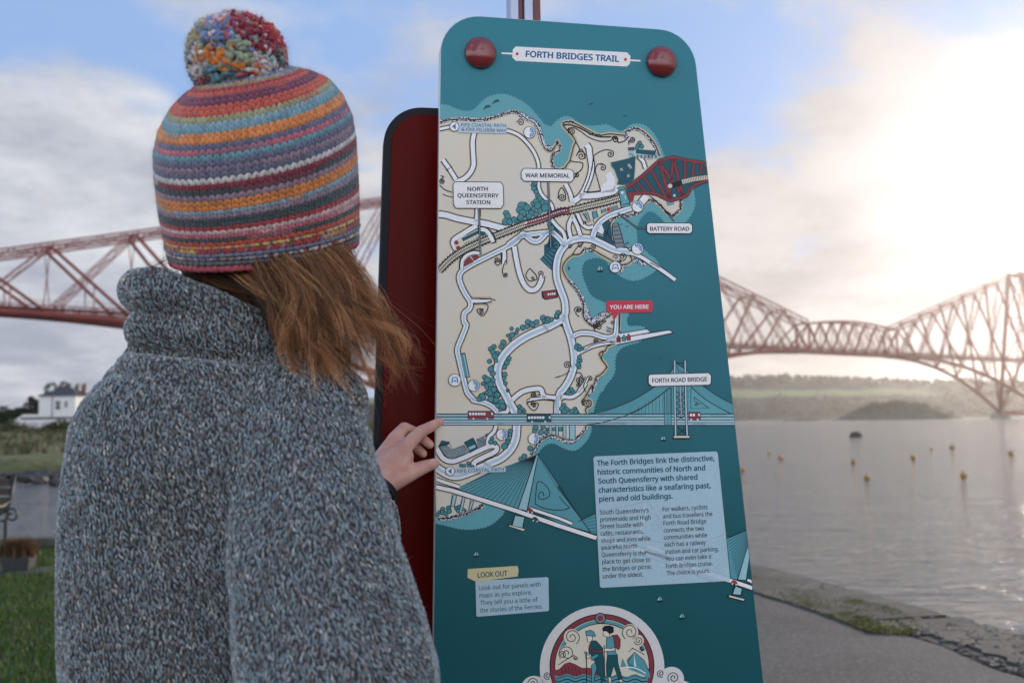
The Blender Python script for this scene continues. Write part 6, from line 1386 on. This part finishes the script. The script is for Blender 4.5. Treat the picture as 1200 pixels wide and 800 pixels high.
sc_ = [(W(345, 476, 1.10), .070, W(354, 540, 1.07), .075), (W(354, 540, 1.07), .075, W(370, 640, 1.035), .085), (W(370, 640, 1.035), .085, W(396, 800, 1.00), .099), (W(396, 800, 1.0), .099, W(400, 900, 1.0), .10), (W(400, 900, 1.0), .095, W(410, 1030, 1.05), .06),
       (W(300, 440, 1.13), .055, W(358, 478, 1.10), .068), (Vector((-0.43, 1.24, 1.28)), .075, el, .068), (el, .068, wr + (el-wr)*0.22, .040), (W(448, 600, 1.33), .022, W(462, 640, 1.32), .012),
       (W(165, 462, 1.16), .048, W(205, 435, 1.15), .055)]
def ringtube(c, rx, ry, tiltx, tilty, tr, squash=1.0, n=36):
    Mx = Matrix.Rotation(tiltx, 3, 'X') @ Matrix.Rotation(tilty, 3, 'Y')
    pts = [c + Mx @ Vector((rx*math.cos(a), ry*math.sin(a), 0)) for a in [2*math.pi*k/n for k in range(n+1)]]
    out = []
    for i in range(n): out.append((pts[i], tr(2*math.pi*i/n), pts[i+1], tr(2*math.pi*(i+1)/n)))
    return out
# angle 0 = right, pi/2 = far, pi = left, 3pi/2 = near
col_ = []
col_ += ringtube(W(268, 372, 1.16), .100, .085, R(-3), R(17), lambda a: .0185+.0045*math.cos(a-math.pi))
col_ += ringtube(W(270, 412, 1.16), .101, .086, R(-8), R(11), lambda a: .0165+.003*math.cos(a-5.0))
col_ += ringtube(W(272, 448, 1.15), .114, .098, R(-2), R(7), lambda a: .0155)
M_swbase = mat('sweater_wool_base', (0.075, 0.075, 0.085), 0.95, 0.5, 220, 0.003, 260)
sw_me = blob('sweater', sc_ + col_, 0.0048, 3, None, None, (), loft(rows))
_n = len(sw_me.vertices); _c = np.empty(_n*3, np.float32); _m = np.empty(_n*3, np.float32); sw_me.vertices.foreach_get('co', _c); sw_me.vertices.foreach_get('normal', _m)
_c = _c.reshape(-1, 3); _m = _m.reshape(-1, 3)               # soft drapery folds
_k = np.array([0.0075*mn.noise(Vector((x*13+z*6, y*7, z*4.5-x*5))) + 0.004*mn.noise(Vector((x*26-z*9, y*12, z*12))) if z > .93 else 0.0 for x, y, z in _c.tolist()])
_c = (_c + _m*_k[:, None]).astype(np.float32); sw_me.vertices.foreach_set('co', _c.ravel()); sw_me.update()
sweater = link('sweater', sw_me, M_swbase, person, world=False)
# knitted surface: marled yarn stitches set in rows over the whole garment
me = sw_me; nv = len(me.vertices); V = np.empty(nv*3, np.float32); me.vertices.foreach_get('co', V); V = V.reshape(-1, 3)
polys = [tuple(p.vertices) for p in me.polygons]; tri = []
for p in polys:
    tri.append(p[:3])
    if len(p) == 4: tri.append((p[0], p[2], p[3]))
tri = np.array(tri); A, B, C_ = V[tri[:, 0]], V[tri[:, 1]], V[tri[:, 2]]
Nn = np.cross(B-A, C_-A); ar = np.linalg.norm(Nn, axis=1)/2; Nn /= (2*ar[:, None]+1e-12)
keep = (A[:, 2] > 0.86); ar = ar*keep
nsmp = 900000; idx = rng.choice(len(tri), nsmp, p=ar/ar.sum()); u_ = rng.random(nsmp); v_ = rng.random(nsmp); fl = u_+v_ > 1; u_[fl] = 1-u_[fl]; v_[fl] = 1-v_[fl]
Ps = A[idx] + (B-A)[idx]*u_[:, None] + (C_-A)[idx]*v_[:, None]; Ns = Nn[idx]
D = 0.0030
def thin(P_, off):
    g_ = np.floor((P_+off)/D).astype(np.int64)+4000; key = (g_[:, 0]*8192+g_[:, 1])*8192+g_[:, 2]; return np.unique(key, return_index=True)[1]
s1_ = thin(Ps, 0.0); Ps = Ps[s1_]; Ns = Ns[s1_]; s1_ = thin(Ps, D/2); Ps = Ps[s1_]; Ns = Ns[s1_]; n = len(Ps); print('STITCHES', n)
def lens_template(rings=(-.62, 0, .62), m=5, rr=None):
    v = [(0, 0, -1)]; 
    for z in rings:
        r_ = math.sqrt(max(0, 1-z*z)) if rr is None else rr
        for k in range(m): v.append((r_*math.cos(2*math.pi*k/m), r_*math.sin(2*math.pi*k/m), z))
    v.append((0, 0, 1)); fa = []
    for k in range(m): fa.append((0, 1+(k+1) % m, 1+k))
    for j in range(len(rings)-1):
        for k in range(m):
            a, b_ = 1+j*m+k, 1+j*m+(k+1) % m; fa += [(a, b_, b_+m), (a, b_+m, a+m)]
    L = len(v)-1; o = 1+(len(rings)-1)*m
    for k in range(m): fa.append((L, o+k, o+(k+1) % m))
    return np.array(v, np.float32), np.array(fa, np.int32)
def stitches(P_, T_, N_, ln, wd, th, tmpl):
    """place a yarn lens at each P with long axis T, surface normal N"""
    tv, tf = tmpl; S_ = np.cross(N_, T_); S_ /= np.linalg.norm(S_, axis=1)[:, None]; N2 = np.cross(T_, S_)
    V = P_[:, None, :] + S_[:, None, :]*(tv[None, :, 0:1]*wd[:, None, None]) + N2[:, None, :]*(tv[None, :, 1:2]*th[:, None, None]) + T_[:, None, :]*(tv[None, :, 2:3]*ln[:, None, None])
    FA = (np.arange(len(P_))[:, None, None]*len(tv) + tf[None]).reshape(-1, 3)
    return V.reshape(-1, 3), FA
# row direction: down the garment, sleeve yarns slanting outwards; alternating left and right legs of each stitch
G = np.tile(np.array([[0.0, 0.0, 1.0]]), (n, 1)); slant = np.clip((Ps[:, 0]+0.17)/0.10, 0, 1); G[:, 0] -= 0.22+0.65*slant
T_ = G - Ns*np.sum(G*Ns, 1)[:, None]; bad = np.linalg.norm(T_, axis=1) < 0.05; T_[bad] = [1, 0, 0]; T_ /= np.linalg.norm(T_, axis=1)[:, None]
S_ = np.cross(Ns, T_); ucol = np.arctan2(Ps[:, 1]-base.y, Ps[:, 0]-base.x)*0.15 + 0.45*slant*Ps[:, 2] + 0.15*Ps[:, 2]; cph = ucol*2*np.pi/0.0088; colphase = np.sign(np.sin(cph)); ang = R(15)*colphase + rng.normal(0, 0.13, n)
T_ = T_*np.cos(ang)[:, None] + S_*np.sin(ang)[:, None]
tn = lens_template((-.5, .5), 4)
Vs, Fs = stitches(Ps + Ns*(0.0006+0.0011*np.abs(np.sin(cph/1.0)))[:, None], T_, Ns, rng.uniform(.0022, .0031, n), rng.uniform(.0009, .0013, n), rng.uniform(.0010, .0014, n), tn)
pal = np.array([(0.17, 0.245, 0.28), (0.25, 0.335, 0.37), (0.07, 0.065, 0.07), (0.085, 0.068, 0.056), (0.30, 0.32, 0.33), (0.15, 0.17, 0.19), (0.52, 0.51, 0.47), (0.22, 0.16, 0.14), (0.13, 0.18, 0.22)])
pr = np.array([.17, .14, .17, .11, .10, .11, .05, .07, .08]); pr = pr/pr.sum()
# short runs of the same yarn colour
cells = np.floor((Ps + rng.normal(0, .002, Ps.shape))/0.0052).astype(np.int64); hsh = (cells[:, 0]*73856093 ^ cells[:, 1]*19349663 ^ cells[:, 2]*83492791) % 100003
ci = rng.choice(len(pal), 100003, p=pr)[hsh]; mixr = rng.random(n) < 0.45; ci[mixr] = rng.choice(len(pal), mixr.sum(), p=pr)
cc = (pal[ci]*.68+np.array([.18, .205, .215])*.32)*1.16*rng.uniform(.8, 1.22, n)[:, None]*(0.80+0.28*np.abs(np.sin(cph)))[:, None]  # shade of the rib grooves is multiplied into the yarn colour
M_yarn = bpy.data.materials.new('marled_yarn'); M_yarn.use_nodes = True; t = M_yarn.node_tree; t.nodes.clear(); q = NG(t)
at_ = q.n('ShaderNodeAttribute', None, attribute_name='Tint').outputs[0]
b = q.n('ShaderNodeBsdfPrincipled', {'Base Color': at_, 'Roughness': 0.9, 'Specular IOR Level': 0.2, 'Sheen Weight': 0.5, 'Sheen Roughness': 0.5})
q.n('ShaderNodeOutputMaterial', {0: b.outputs[0]})
kn = link('knit_surface', mesh_np('knit_surface', Vs, Fs, True, np.repeat(cc, len(tn[0]), 0)), M_yarn, sweater); kn['kind'] = 'stuff'
# the sweater was built in world coordinates: bring both under the person
for o_ in (sweater, kn): o_.data.transform(Matrix.Translation(-person.location))
# stray fibres give the wool a soft outline
nf_ = 26000; pick = rng.choice(n, nf_); p0 = Ps[pick]; d_ = Ns[pick]*rng.uniform(.5, 1.2, nf_)[:, None] + rng.normal(0, .6, (nf_, 3)); d_ /= np.linalg.norm(d_, axis=1)[:, None]; L_ = rng.uniform(.003, .009, nf_)[:, None]
w_ = np.cross(d_, rng.normal(0, 1, (nf_, 3))); w_ /= np.linalg.norm(w_, axis=1)[:, None]; w_ *= 0.00009; e_ = p0 + d_*L_ + rng.normal(0, .0012, (nf_, 3))
Vf = np.stack([p0-w_, p0+w_, e_], 1).reshape(-1, 3) - np.array(person.location); fz_ = link('fuzz', mesh_np('fuzz', Vf, np.arange(nf_*3).reshape(-1, 3), True, np.repeat(cc[pick]*1.6, 3, 0)), M_yarn, sweater); fz_['kind'] = 'stuff'

# trousers, shoes
M_jean = mat('dark_denim', (0.02, 0.028, 0.045), 0.85, 0.3, 150, 0.0006, 500)
tc_ = []
for s in (-1, 1):
    hpv = Vector((base.x, base.y, 0.90)) + SD*0.085*s; kn_ = Vector((hpv.x, hpv.y, 0.47)) + Vector((FD.x, FD.y, 0))*0.03; an = Vector((hpv.x, hpv.y, 0.10))
    tc_ += [(hpv, .105, kn_, .072), (kn_, .071, an, .058)]
    fw2 = Vector((FD.x, FD.y, 0)).normalized()
    sh_ = blob('shoe', [(an*1.0 + Vector((0, 0, -.045)), .045, an + fw2*0.14 + Vector((0, 0, -.065)), .034), (an-fw2*.03 + Vector((0, 0, -.06)), .038, an + Vector((0, 0, .02)), .048)], .006, 4, mat('brown_boot', (.05, .03, .02), .6, .2, 40), person)
tc_ += [(Vector((base.x, base.y, .98))-SD*.05, .115, Vector((base.x, base.y, .98))+SD*.05, .115)]
blob('trousers', tc_, .008, 4, M_jean, person)

# -- knitted hat: real stitches in coloured rows
hat_c = W(308, 284, 1.15)
tilt = Matrix.Rotation(R(25), 3, 'X') @ Matrix.Rotation(R(-2.5), 3, 'Y')
def hrot(v): return hat_c + tilt @ Vector(v)
hprof = [(z_*.95, r_) for z_, r_ in [(-.010, .1045), (0.0, .1065), (.02, .1085), (.045, .1100), (.075, .1105), (.105, .1105), (.132, .1080), (.154, .1005), (.173, .088), (.187, .070), (.197, .049), (.202, .028), (.204, .010)]]
hs = [0]
for a, b_ in zip(hprof, hprof[1:]): hs.append(hs[-1]+math.hypot(a[0]-b_[0], a[1]-b_[1]))
HL = hs[-1]
def hsurf(s_, th_):
    z = np.interp(s_, hs, [p[0] for p in hprof]); r_ = np.interp(s_, hs, [p[1] for p in hprof])
    r2 = r_*(1+0.018*math.sin(3*th_+1.0)*0.6+0.012*math.sin(5*th_))
    zz_ = min(max(z, 0)/.08, 1.0)*min(1.0, r_/.09); z2 = z + math.sin(th_)*(-.009+.020*zz_)*min(1.0, r_/.09) + math.cos(th_)*.008*zz_
    return np.array([r2*math.cos(th_) + .05*z, r2*1.02*math.sin(th_), z2])
T3 = np.array(tilt)
hat = empty('hat', (hat_c.x-person.location.x, hat_c.y-person.location.y, hat_c.z)); hat.parent = person
offh = -np.array(hat_c)
# inner felt body
bm = bmesh.new(); prev = None
for i in range(30):
    s_ = HL*i/29; ring = []
    for k in range(48):
        p = T3 @ (hsurf(s_, 2*math.pi*k/48)*np.array([.985, .985, 1.0])-np.array([0, 0, .0015])); ring.append(bm.verts.new(tuple(p)))
    if prev:
        for k in range(48): bm.faces.new((prev[k], prev[(k+1) % 48], ring[(k+1) % 48], ring[k]))
    prev = ring
bm.faces.new(prev); bm_done(bm, 'lining', mat('hat_lining', (.06, .03, .035), .95), hat, smooth=True)
RC = {'pk': (.55, .12, .17), 'pw': (.62, .42, .42), 'rd': (.42, .03, .05), 'dr': (.26, .02, .05), 'mr': (.20, .03, .08), 'or': (.70, .22, .03), 'ro': (.55, .07, .03), 'wh': (.60, .56, .55), 'gy': (.10, .12, .14), 'dg': (.055, .08, .09), 'tl': (.12, .30, .36), 'bl': (.16, .20, .38), 'mv': (.30, .20, .28), 'ol': (.34, .32, .16), 'yl': (.62, .42, .10), 'sl': (.14, .15, .24), 'lb': (.22, .36, .45), 'gn': (.30, .36, .26)}
rowsC = ['pk', 'gy', 'wh', 'sl', 'rd', 'yl', 'ro', 'dg', 'pk', 'pw', 'rd', 'dg', 'dg', 'mv', 'lb', 'or', 'or', 'mv', 'dg', 'dr', 'wh', 'sl', 'mv', 'sl', 'tl', 'pk', 'sl', 'or', 'or', 'tl', 'lb', 'ol', 'ro', 'ro', 'mr', 'mr', 'ro', 'rd', 'ol', 'bl', 'rd', 'gn', 'mr', 'pw', 'wh', 'mv']
NR = len(rowsC); P_, T2, N2_, CL, LN, WD = [], [], [], [], [], []
for i in range(NR):
    s0 = HL*(i+0.35)/NR; r_ = np.interp(s0, hs, [p[1] for p in hprof]); nc_ = 88 if r_ > .085 else (66 if r_ > .06 else (44 if r_ > .035 else 26)); dh = HL/NR
    for j in range(nc_):
        th0 = 2*math.pi*j/nc_; fr = i + 0.5*math.sin(th0*2+i*.05)*0.8 
        for leg in (-1, 1):
            tw = math.pi*2/nc_; thb = th0+leg*tw*.12; tht = th0+leg*tw*.44
            sb = s0-dh*.62; stp = s0+dh*.62
            if i in (1, 2, 3, 5): sb, stp = s0-dh*.15, s0+dh*.15; thb = th0-tw*.3*leg; tht = th0+tw*.5*leg
            pb = hsurf(max(sb, 0), thb); pt = hsurf(min(stp, HL), tht); pm = hsurf(s0, (thb+tht)/2)
            tt = pt-pb; ll = np.linalg.norm(tt); tt /= ll
            nr = np.array([math.cos(th0), math.sin(th0), 0.0]); sl0 = hsurf(min(s0+.004, HL), th0)-hsurf(max(s0-.004, 0), th0); nr = np.cross(np.array([-math.sin(th0), math.cos(th0), 0]), sl0); nr /= np.linalg.norm(nr)
            wdt = min(.0024, 2*math.pi*r_/nc_*.32)*rng.uniform(.88, 1.1)
            P_.append(pm+nr*(.0012 + (0.0012 if i in (1, 3) else 0))); T2.append(tt); N2_.append(nr); LN.append(ll*.60); WD.append(wdt)
            c_ = np.array(RC[rowsC[i]]); 
            if i in (5, 2, 4) and rng.random() < .4: c_ = np.array(RC[random.choice(['rd', 'yl', 'gy', 'mv'])])
            zz = mn.noise(Vector((th0*1.3, i*.7, 4.0)))
            if zz > .28: c_ = c_*.5+np.array(RC[rowsC[(i+1) % NR]])*.5
            c_ = c_*.86+.14*c_.mean(); CL.append(c_*rng.uniform(.78, 1.22))
P_ = np.array(P_) @ T3.T; T2 = np.array(T2) @ T3.T; N2_ = np.array(N2_) @ T3.T; nS = len(P_)
th_t = lens_template((-.72, -.3, .3, .72), 6)
Vh, Fh = stitches(P_, T2, N2_, np.array(LN), np.array(WD), np.array(WD)*1.05, th_t)
ks = link('knit_stitches', mesh_np('knit_stitches', Vh, Fh, True, np.repeat(np.array(CL), len(th_t[0]), 0)), M_yarn, hat); ks['kind'] = 'stuff'
# rolled pink cast-on edge
bm = bmesh.new(); rp = []
for k in range(209): a = 2*math.pi*k/208; rp.append(tuple(T3 @ (hsurf(.001, a)+np.array([math.cos(a)*.0015, math.sin(a)*.0015, -.001+.0008*math.sin(k*3.0)]))))
bm_tube(bm, rp, [.0030+.0006*math.sin(k*2.1) for k in range(209)], 7, False); bm_done(bm, 'hat_edge', mat('pink_wool', (.50, .09, .13), .95, .4, 300, .0008, 500), hat)
nf_ = 16000; pick = rng.choice(nS, nf_); p0 = P_[pick]; d_ = N2_[pick]*rng.uniform(.4, 1.2, nf_)[:, None] + rng.normal(0, .6, (nf_, 3)); d_ /= np.linalg.norm(d_, axis=1)[:, None]
w_ = np.cross(d_, rng.normal(0, 1, (nf_, 3))); w_ /= np.linalg.norm(w_, axis=1)[:, None]; w_ *= .00008; e_ = p0+d_*rng.uniform(.003, .010, nf_)[:, None]
fz_ = link('fuzz', mesh_np('fuzz', np.stack([p0-w_, p0+w_, e_], 1).reshape(-1, 3), np.arange(nf_*3).reshape(-1, 3), True, np.repeat(np.array(CL)[pick]*1.3, 3, 0)), M_yarn, hat); fz_['kind'] = 'stuff'
# pompom: cut yarn ends, colours in clumps
pc_ = np.array(W(278, 69, 1.06)) + offh; Vp, Fp, Cp = [], [], []; o = 0
seeds = rng.normal(0, 1, (34, 3)); seeds /= np.linalg.norm(seeds, axis=1)[:, None]
pcol = [RC[k] for k in ('rd', 'or', 'tl', 'wh', 'pk', 'dg', 'bl', 'ol', 'rd', 'or', 'wh', 'gn', 'dr', 'lb', 'pw', 'sl', 'ro', 'mv')]
for i in range(3000):
    v = rng.normal(0, 1, 3); v /= np.linalg.norm(v); ci_ = int(np.argmax(seeds @ v)); c_ = np.array(pcol[(ci_*7) % len(pcol)]) if rng.random() < .78 else np.array(pcol[rng.integers(len(pcol))])
    L = .0495*rng.uniform(.94, 1.03)*(1.06 if abs(v[2]) < .6 else .97); tg = np.cross(v, rng.normal(0, 1, 3)); tg /= np.linalg.norm(tg); cl_ = rng.uniform(.004, .013); r_ = rng.uniform(.0021, .0030); m_ = 6
    prof = [(.50, 0, .8), (.80, .05, 1.0), (.95, .30, 1.1), (.985, .70, 1.05), (.955, 1.0, .4)]; pp_ = [pc_ + v*L*f_ + tg*cl_*t_ for f_, t_, _ in prof]
    for q_ in range(5):
        dd = pp_[min(q_+1, 4)]-pp_[max(q_-1, 0)]; dd /= np.linalg.norm(dd); a = np.cross(dd, [0.3, 0.5, 0.8]); a /= np.linalg.norm(a); b2 = np.cross(dd, a)
        for k in range(m_): Vp.append(pp_[q_] + (a*math.cos(k*math.pi/3)+b2*math.sin(k*math.pi/3))*r_*prof[q_][2])
    for j in range(len(prof)-1):
        for k in range(m_): p_, q2 = o+j*m_+k, o+j*m_+(k+1) % m_; Fp += [(p_, q2, q2+m_), (p_, q2+m_, p_+m_)]
    for k in range(1, m_-1): Fp.append((o+(len(prof)-1)*m_, o+(len(prof)-1)*m_+k, o+(len(prof)-1)*m_+k+1))
    o += len(prof)*m_; Cp += [c_*rng.uniform(.75, 1.25)]*(len(prof)*m_)
pm_ = link('pompom', mesh_np('pompom', Vp, Fp, True, np.array(Cp)), M_yarn, hat); pm_['label'] = 'round pompom of mixed red orange teal and white yarn'

pf = np.array(Vp).reshape(-1, 6, 3)[4::5].mean(1); nq = len(pf); pf = np.repeat(pf, 9, 0) + rng.normal(0, .0012, (nq*9, 3)); cp_ = np.repeat(np.array(Cp).reshape(-1, 30, 3)[:, 0], 9, 0)
d_ = pf-pc_; d_ /= np.linalg.norm(d_, axis=1)[:, None]; d_ += rng.normal(0, .7, d_.shape); w_ = np.cross(d_, rng.normal(0, 1, d_.shape)); w_ /= np.linalg.norm(w_, axis=1)[:, None]; w_ *= .0001
fz_ = link('fuzz', mesh_np('fuzz', np.stack([pf-w_, pf+w_, pf+d_*rng.uniform(.002, .006, len(pf))[:, None]], 1).reshape(-1, 3), np.arange(len(pf)*3).reshape(-1, 3), True, np.repeat(cp_*1.2, 3, 0)), M_yarn, hat); fz_['kind'] = 'stuff'
# -- hair blown to the right
M_hair = bpy.data.materials.new('auburn_hair'); M_hair.use_nodes = True; t = M_hair.node_tree; t.nodes.clear(); q = NG(t)
at_ = q.n('ShaderNodeAttribute', None, attribute_name='Tint').outputs[0]
d = q.n('ShaderNodeBsdfPrincipled', {'Base Color': at_, 'Roughness': 0.42, 'Specular IOR Level': 0.5}); tr = q.n('ShaderNodeBsdfTranslucent', {0: at_})
q.n('ShaderNodeOutputMaterial', {0: q.n('ShaderNodeMixShader', {0: 0.4, 1: d.outputs[0], 2: tr.outputs[0]}).outputs[0]})
hair = blob('hair', [(W(315, 312, 1.13), .048, W(350, 370, 1.11), .044), (W(350, 370, 1.11), .044, W(378, 420, 1.10), .033), (W(378, 420, 1.10), .033, W(388, 452, 1.10), .016), (W(360, 300, 1.14), .05, W(372, 340, 1.12), .04), (W(245, 296, 1.14), .040, W(300, 306, 1.13), .045), (W(240, 322, 1.12), .026, W(330, 335, 1.11), .038)], .006, 6, mat('dark_brown_hair', (.05, .024, .014), .6, .5, 60, .004, 120, stretch=(1, 1, .15)), person)
G_ = [
 [(300, 306, 1.055), (322, 345, 1.045), (345, 390, 1.045), (368, 430, 1.055), (385, 468, 1.07)],
 [(330, 306, 1.06), (352, 335, 1.05), (368, 375, 1.05), (385, 420, 1.055), (392, 462, 1.06)],
 [(345, 304, 1.07), (368, 330, 1.06), (392, 365, 1.06), (412, 405, 1.07), (418, 448, 1.08)],
 [(365, 300, 1.08), (392, 325, 1.08), (415, 360, 1.08), (436, 395, 1.09), (434, 430, 1.10)],
 [(385, 295, 1.09), (405, 320, 1.09), (425, 352, 1.09), (450, 395, 1.10), (480, 442, 1.12)],
 [(395, 292, 1.10), (412, 318, 1.10), (430, 352, 1.10), (448, 400, 1.11), (452, 462, 1.12)],
 [(320, 308, 1.055), (345, 350, 1.04), (340, 395, 1.04), (362, 425, 1.05), (395, 425, 1.06)],
 [(355, 303, 1.06), (384, 350, 1.05), (374, 395, 1.05), (400, 420, 1.06), (414, 436, 1.07)],
 [(375, 298, 1.085), (402, 335, 1.08), (440, 372, 1.09), (468, 400, 1.10), (484, 446, 1.11)],
 [(398, 288, 1.11), (410, 308, 1.11), (413, 330, 1.11), (402, 350, 1.11), (398, 362, 1.11)],
 [(240, 304, 1.06), (252, 322, 1.05), (262, 338, 1.05), (268, 352, 1.055), (272, 365, 1.06)],
 [(200, 298, 1.10), (194, 308, 1.09), (190, 318, 1.09), (194, 328, 1.09), (200, 338, 1.09)],
 [(345, 304, 1.07), (358, 350, 1.05), (380, 395, 1.05), (405, 440, 1.06), (398, 455, 1.07)],
 [(212, 298, 1.10), (245, 314, 1.09), (280, 326, 1.085), (315, 342, 1.08), (340, 370, 1.08)],
 [(250, 304, 1.09), (290, 320, 1.075), (322, 337, 1.06), (352, 362, 1.05), (372, 405, 1.045)],
 [(388, 294, 1.09), (418, 335, 1.09), (440, 380, 1.09), (462, 420, 1.10), (470, 436, 1.11)]]
wts = [13, 12, 14, 14, 13, 11, 11, 13, 10, 3, 2, 1, 12, 9, 9, 10]
GV = [[np.array(W(*p)) for p in g_] for g_ in G_]
Vq, Fq, Cq = [], [], []; o = 0
def cr(pts, t_):
    n_ = len(pts)-1; i = min(int(t_*n_), n_-1); f_ = t_*n_-i; p0, p1, p2, p3 = pts[max(i-1, 0)], pts[i], pts[i+1], pts[min(i+2, n_)]
    return 0.5*((2*p1)+(-p0+p2)*f_+(2*p0-5*p1+4*p2-p3)*f_*f_+(-p0+3*p1-3*p2+p3)*f_**3)
pw_ = np.array(wts)/sum(wts)
for lock in range(235):
    gi_ = rng.choice(len(G_), p=pw_); g2 = rng.choice([k for k in (gi_-1, gi_+1) if 0 <= k < len(G_)]) if gi_ < 9 and rng.random() < .6 else gi_
    g2 = gi_ if g2 > 9 else g2; mixf = rng.uniform(0, .5); lo_ = rng.normal(0, .0075, 3); tipo = rng.normal(0, .015, 3); cl = rng.random(); side = GV[gi_][2][0]
    bc_ = np.array((.125, .054, .026)) if cl < .36 else (np.array((.40, .175, .07)) if cl < .72 else np.array((.74, .42, .20)))
    if gi_ in (0, 10, 11, 13): bc_ = bc_*.7
    ph = rng.uniform(0, 6.3); amp = rng.uniform(.006, .019); fq = rng.uniform(.9, 1.7); Ltot = rng.uniform(.66, .99)
    for st_ in range(19):
        so_ = rng.normal(0, .0030, 3); fly = rng.random() < .09; ft = rng.normal(0,   .030 if fly else .004, 3); L1 = min(1.0, Ltot*rng.uniform(.85, 1.0)); ns_ = 13; w0 = rng.uniform(.00010, .00022)
        ring0 = None; pts_ = []
        for k in range(ns_):
            tt_ = L1*k/(ns_-1); p = cr(GV[gi_], tt_)*(1-mixf)+cr(GV[g2], tt_)*mixf
            p = p+lo_*(.35+tt_)+so_*(1.25-tt_*.75)+tipo*tt_**2+ft*tt_**2.5
            p = p+np.array([1, .3, .15])*amp*math.sin(ph+tt_*fq*6.28)*tt_**.7
            pts_.append(p)
        for k in range(ns_):
            dd = pts_[min(k+1, ns_-1)]-pts_[max(k-1, 0)]; dd /= np.linalg.norm(dd)+1e-9; a = np.cross(dd, [0, 1, .2]); a /= np.linalg.norm(a)+1e-9; b2 = np.cross(dd, a); w = w0*(1.25-k/ns_*.85)
            for m_ in range(3): Vq.append(pts_[k]+(a*math.cos(m_*2.094)+b2*math.sin(m_*2.094))*w)
        for k in range(ns_-1):
            for m_ in range(3): p_, q2 = o+k*3+m_, o+k*3+(m_+1) % 3; Fq.append((p_, q2, q2+3, p_+3))
        o += ns_*3; Cq += [bc_*rng.uniform(.8, 1.25)*(1+.35*k/ns_) for k in range(ns_) for _ in range(3)]
Vq = np.array(Vq)-np.array(person.location)
hs_ = link('strands', mesh_np('strands', Vq, Fq, True, np.array(Cq)), M_hair, hair); hs_['kind'] = 'stuff'
# ------------------------------------------------------------------ haze over the firth
M_haze = bpy.data.materials.new('sea_haze'); M_haze.use_nodes = True; t = M_haze.node_tree; t.nodes.clear(); q = NG(t)
v = q.n('ShaderNodeVolumePrincipled', {'Color': (0.92, 0.90, 0.92, 1), 'Density': 0.00007, 'Anisotropy': 0.78})
o_ = q.n('ShaderNodeOutputMaterial'); t.links.new(v.outputs[0], o_.inputs['Volume'])
bm = bmesh.new(); bm_box(bm, (-6000, -320, WATER-7.5), (6000, 9000, 135)); tag(bm_done(bm, 'haze', M_haze), kind='stuff')
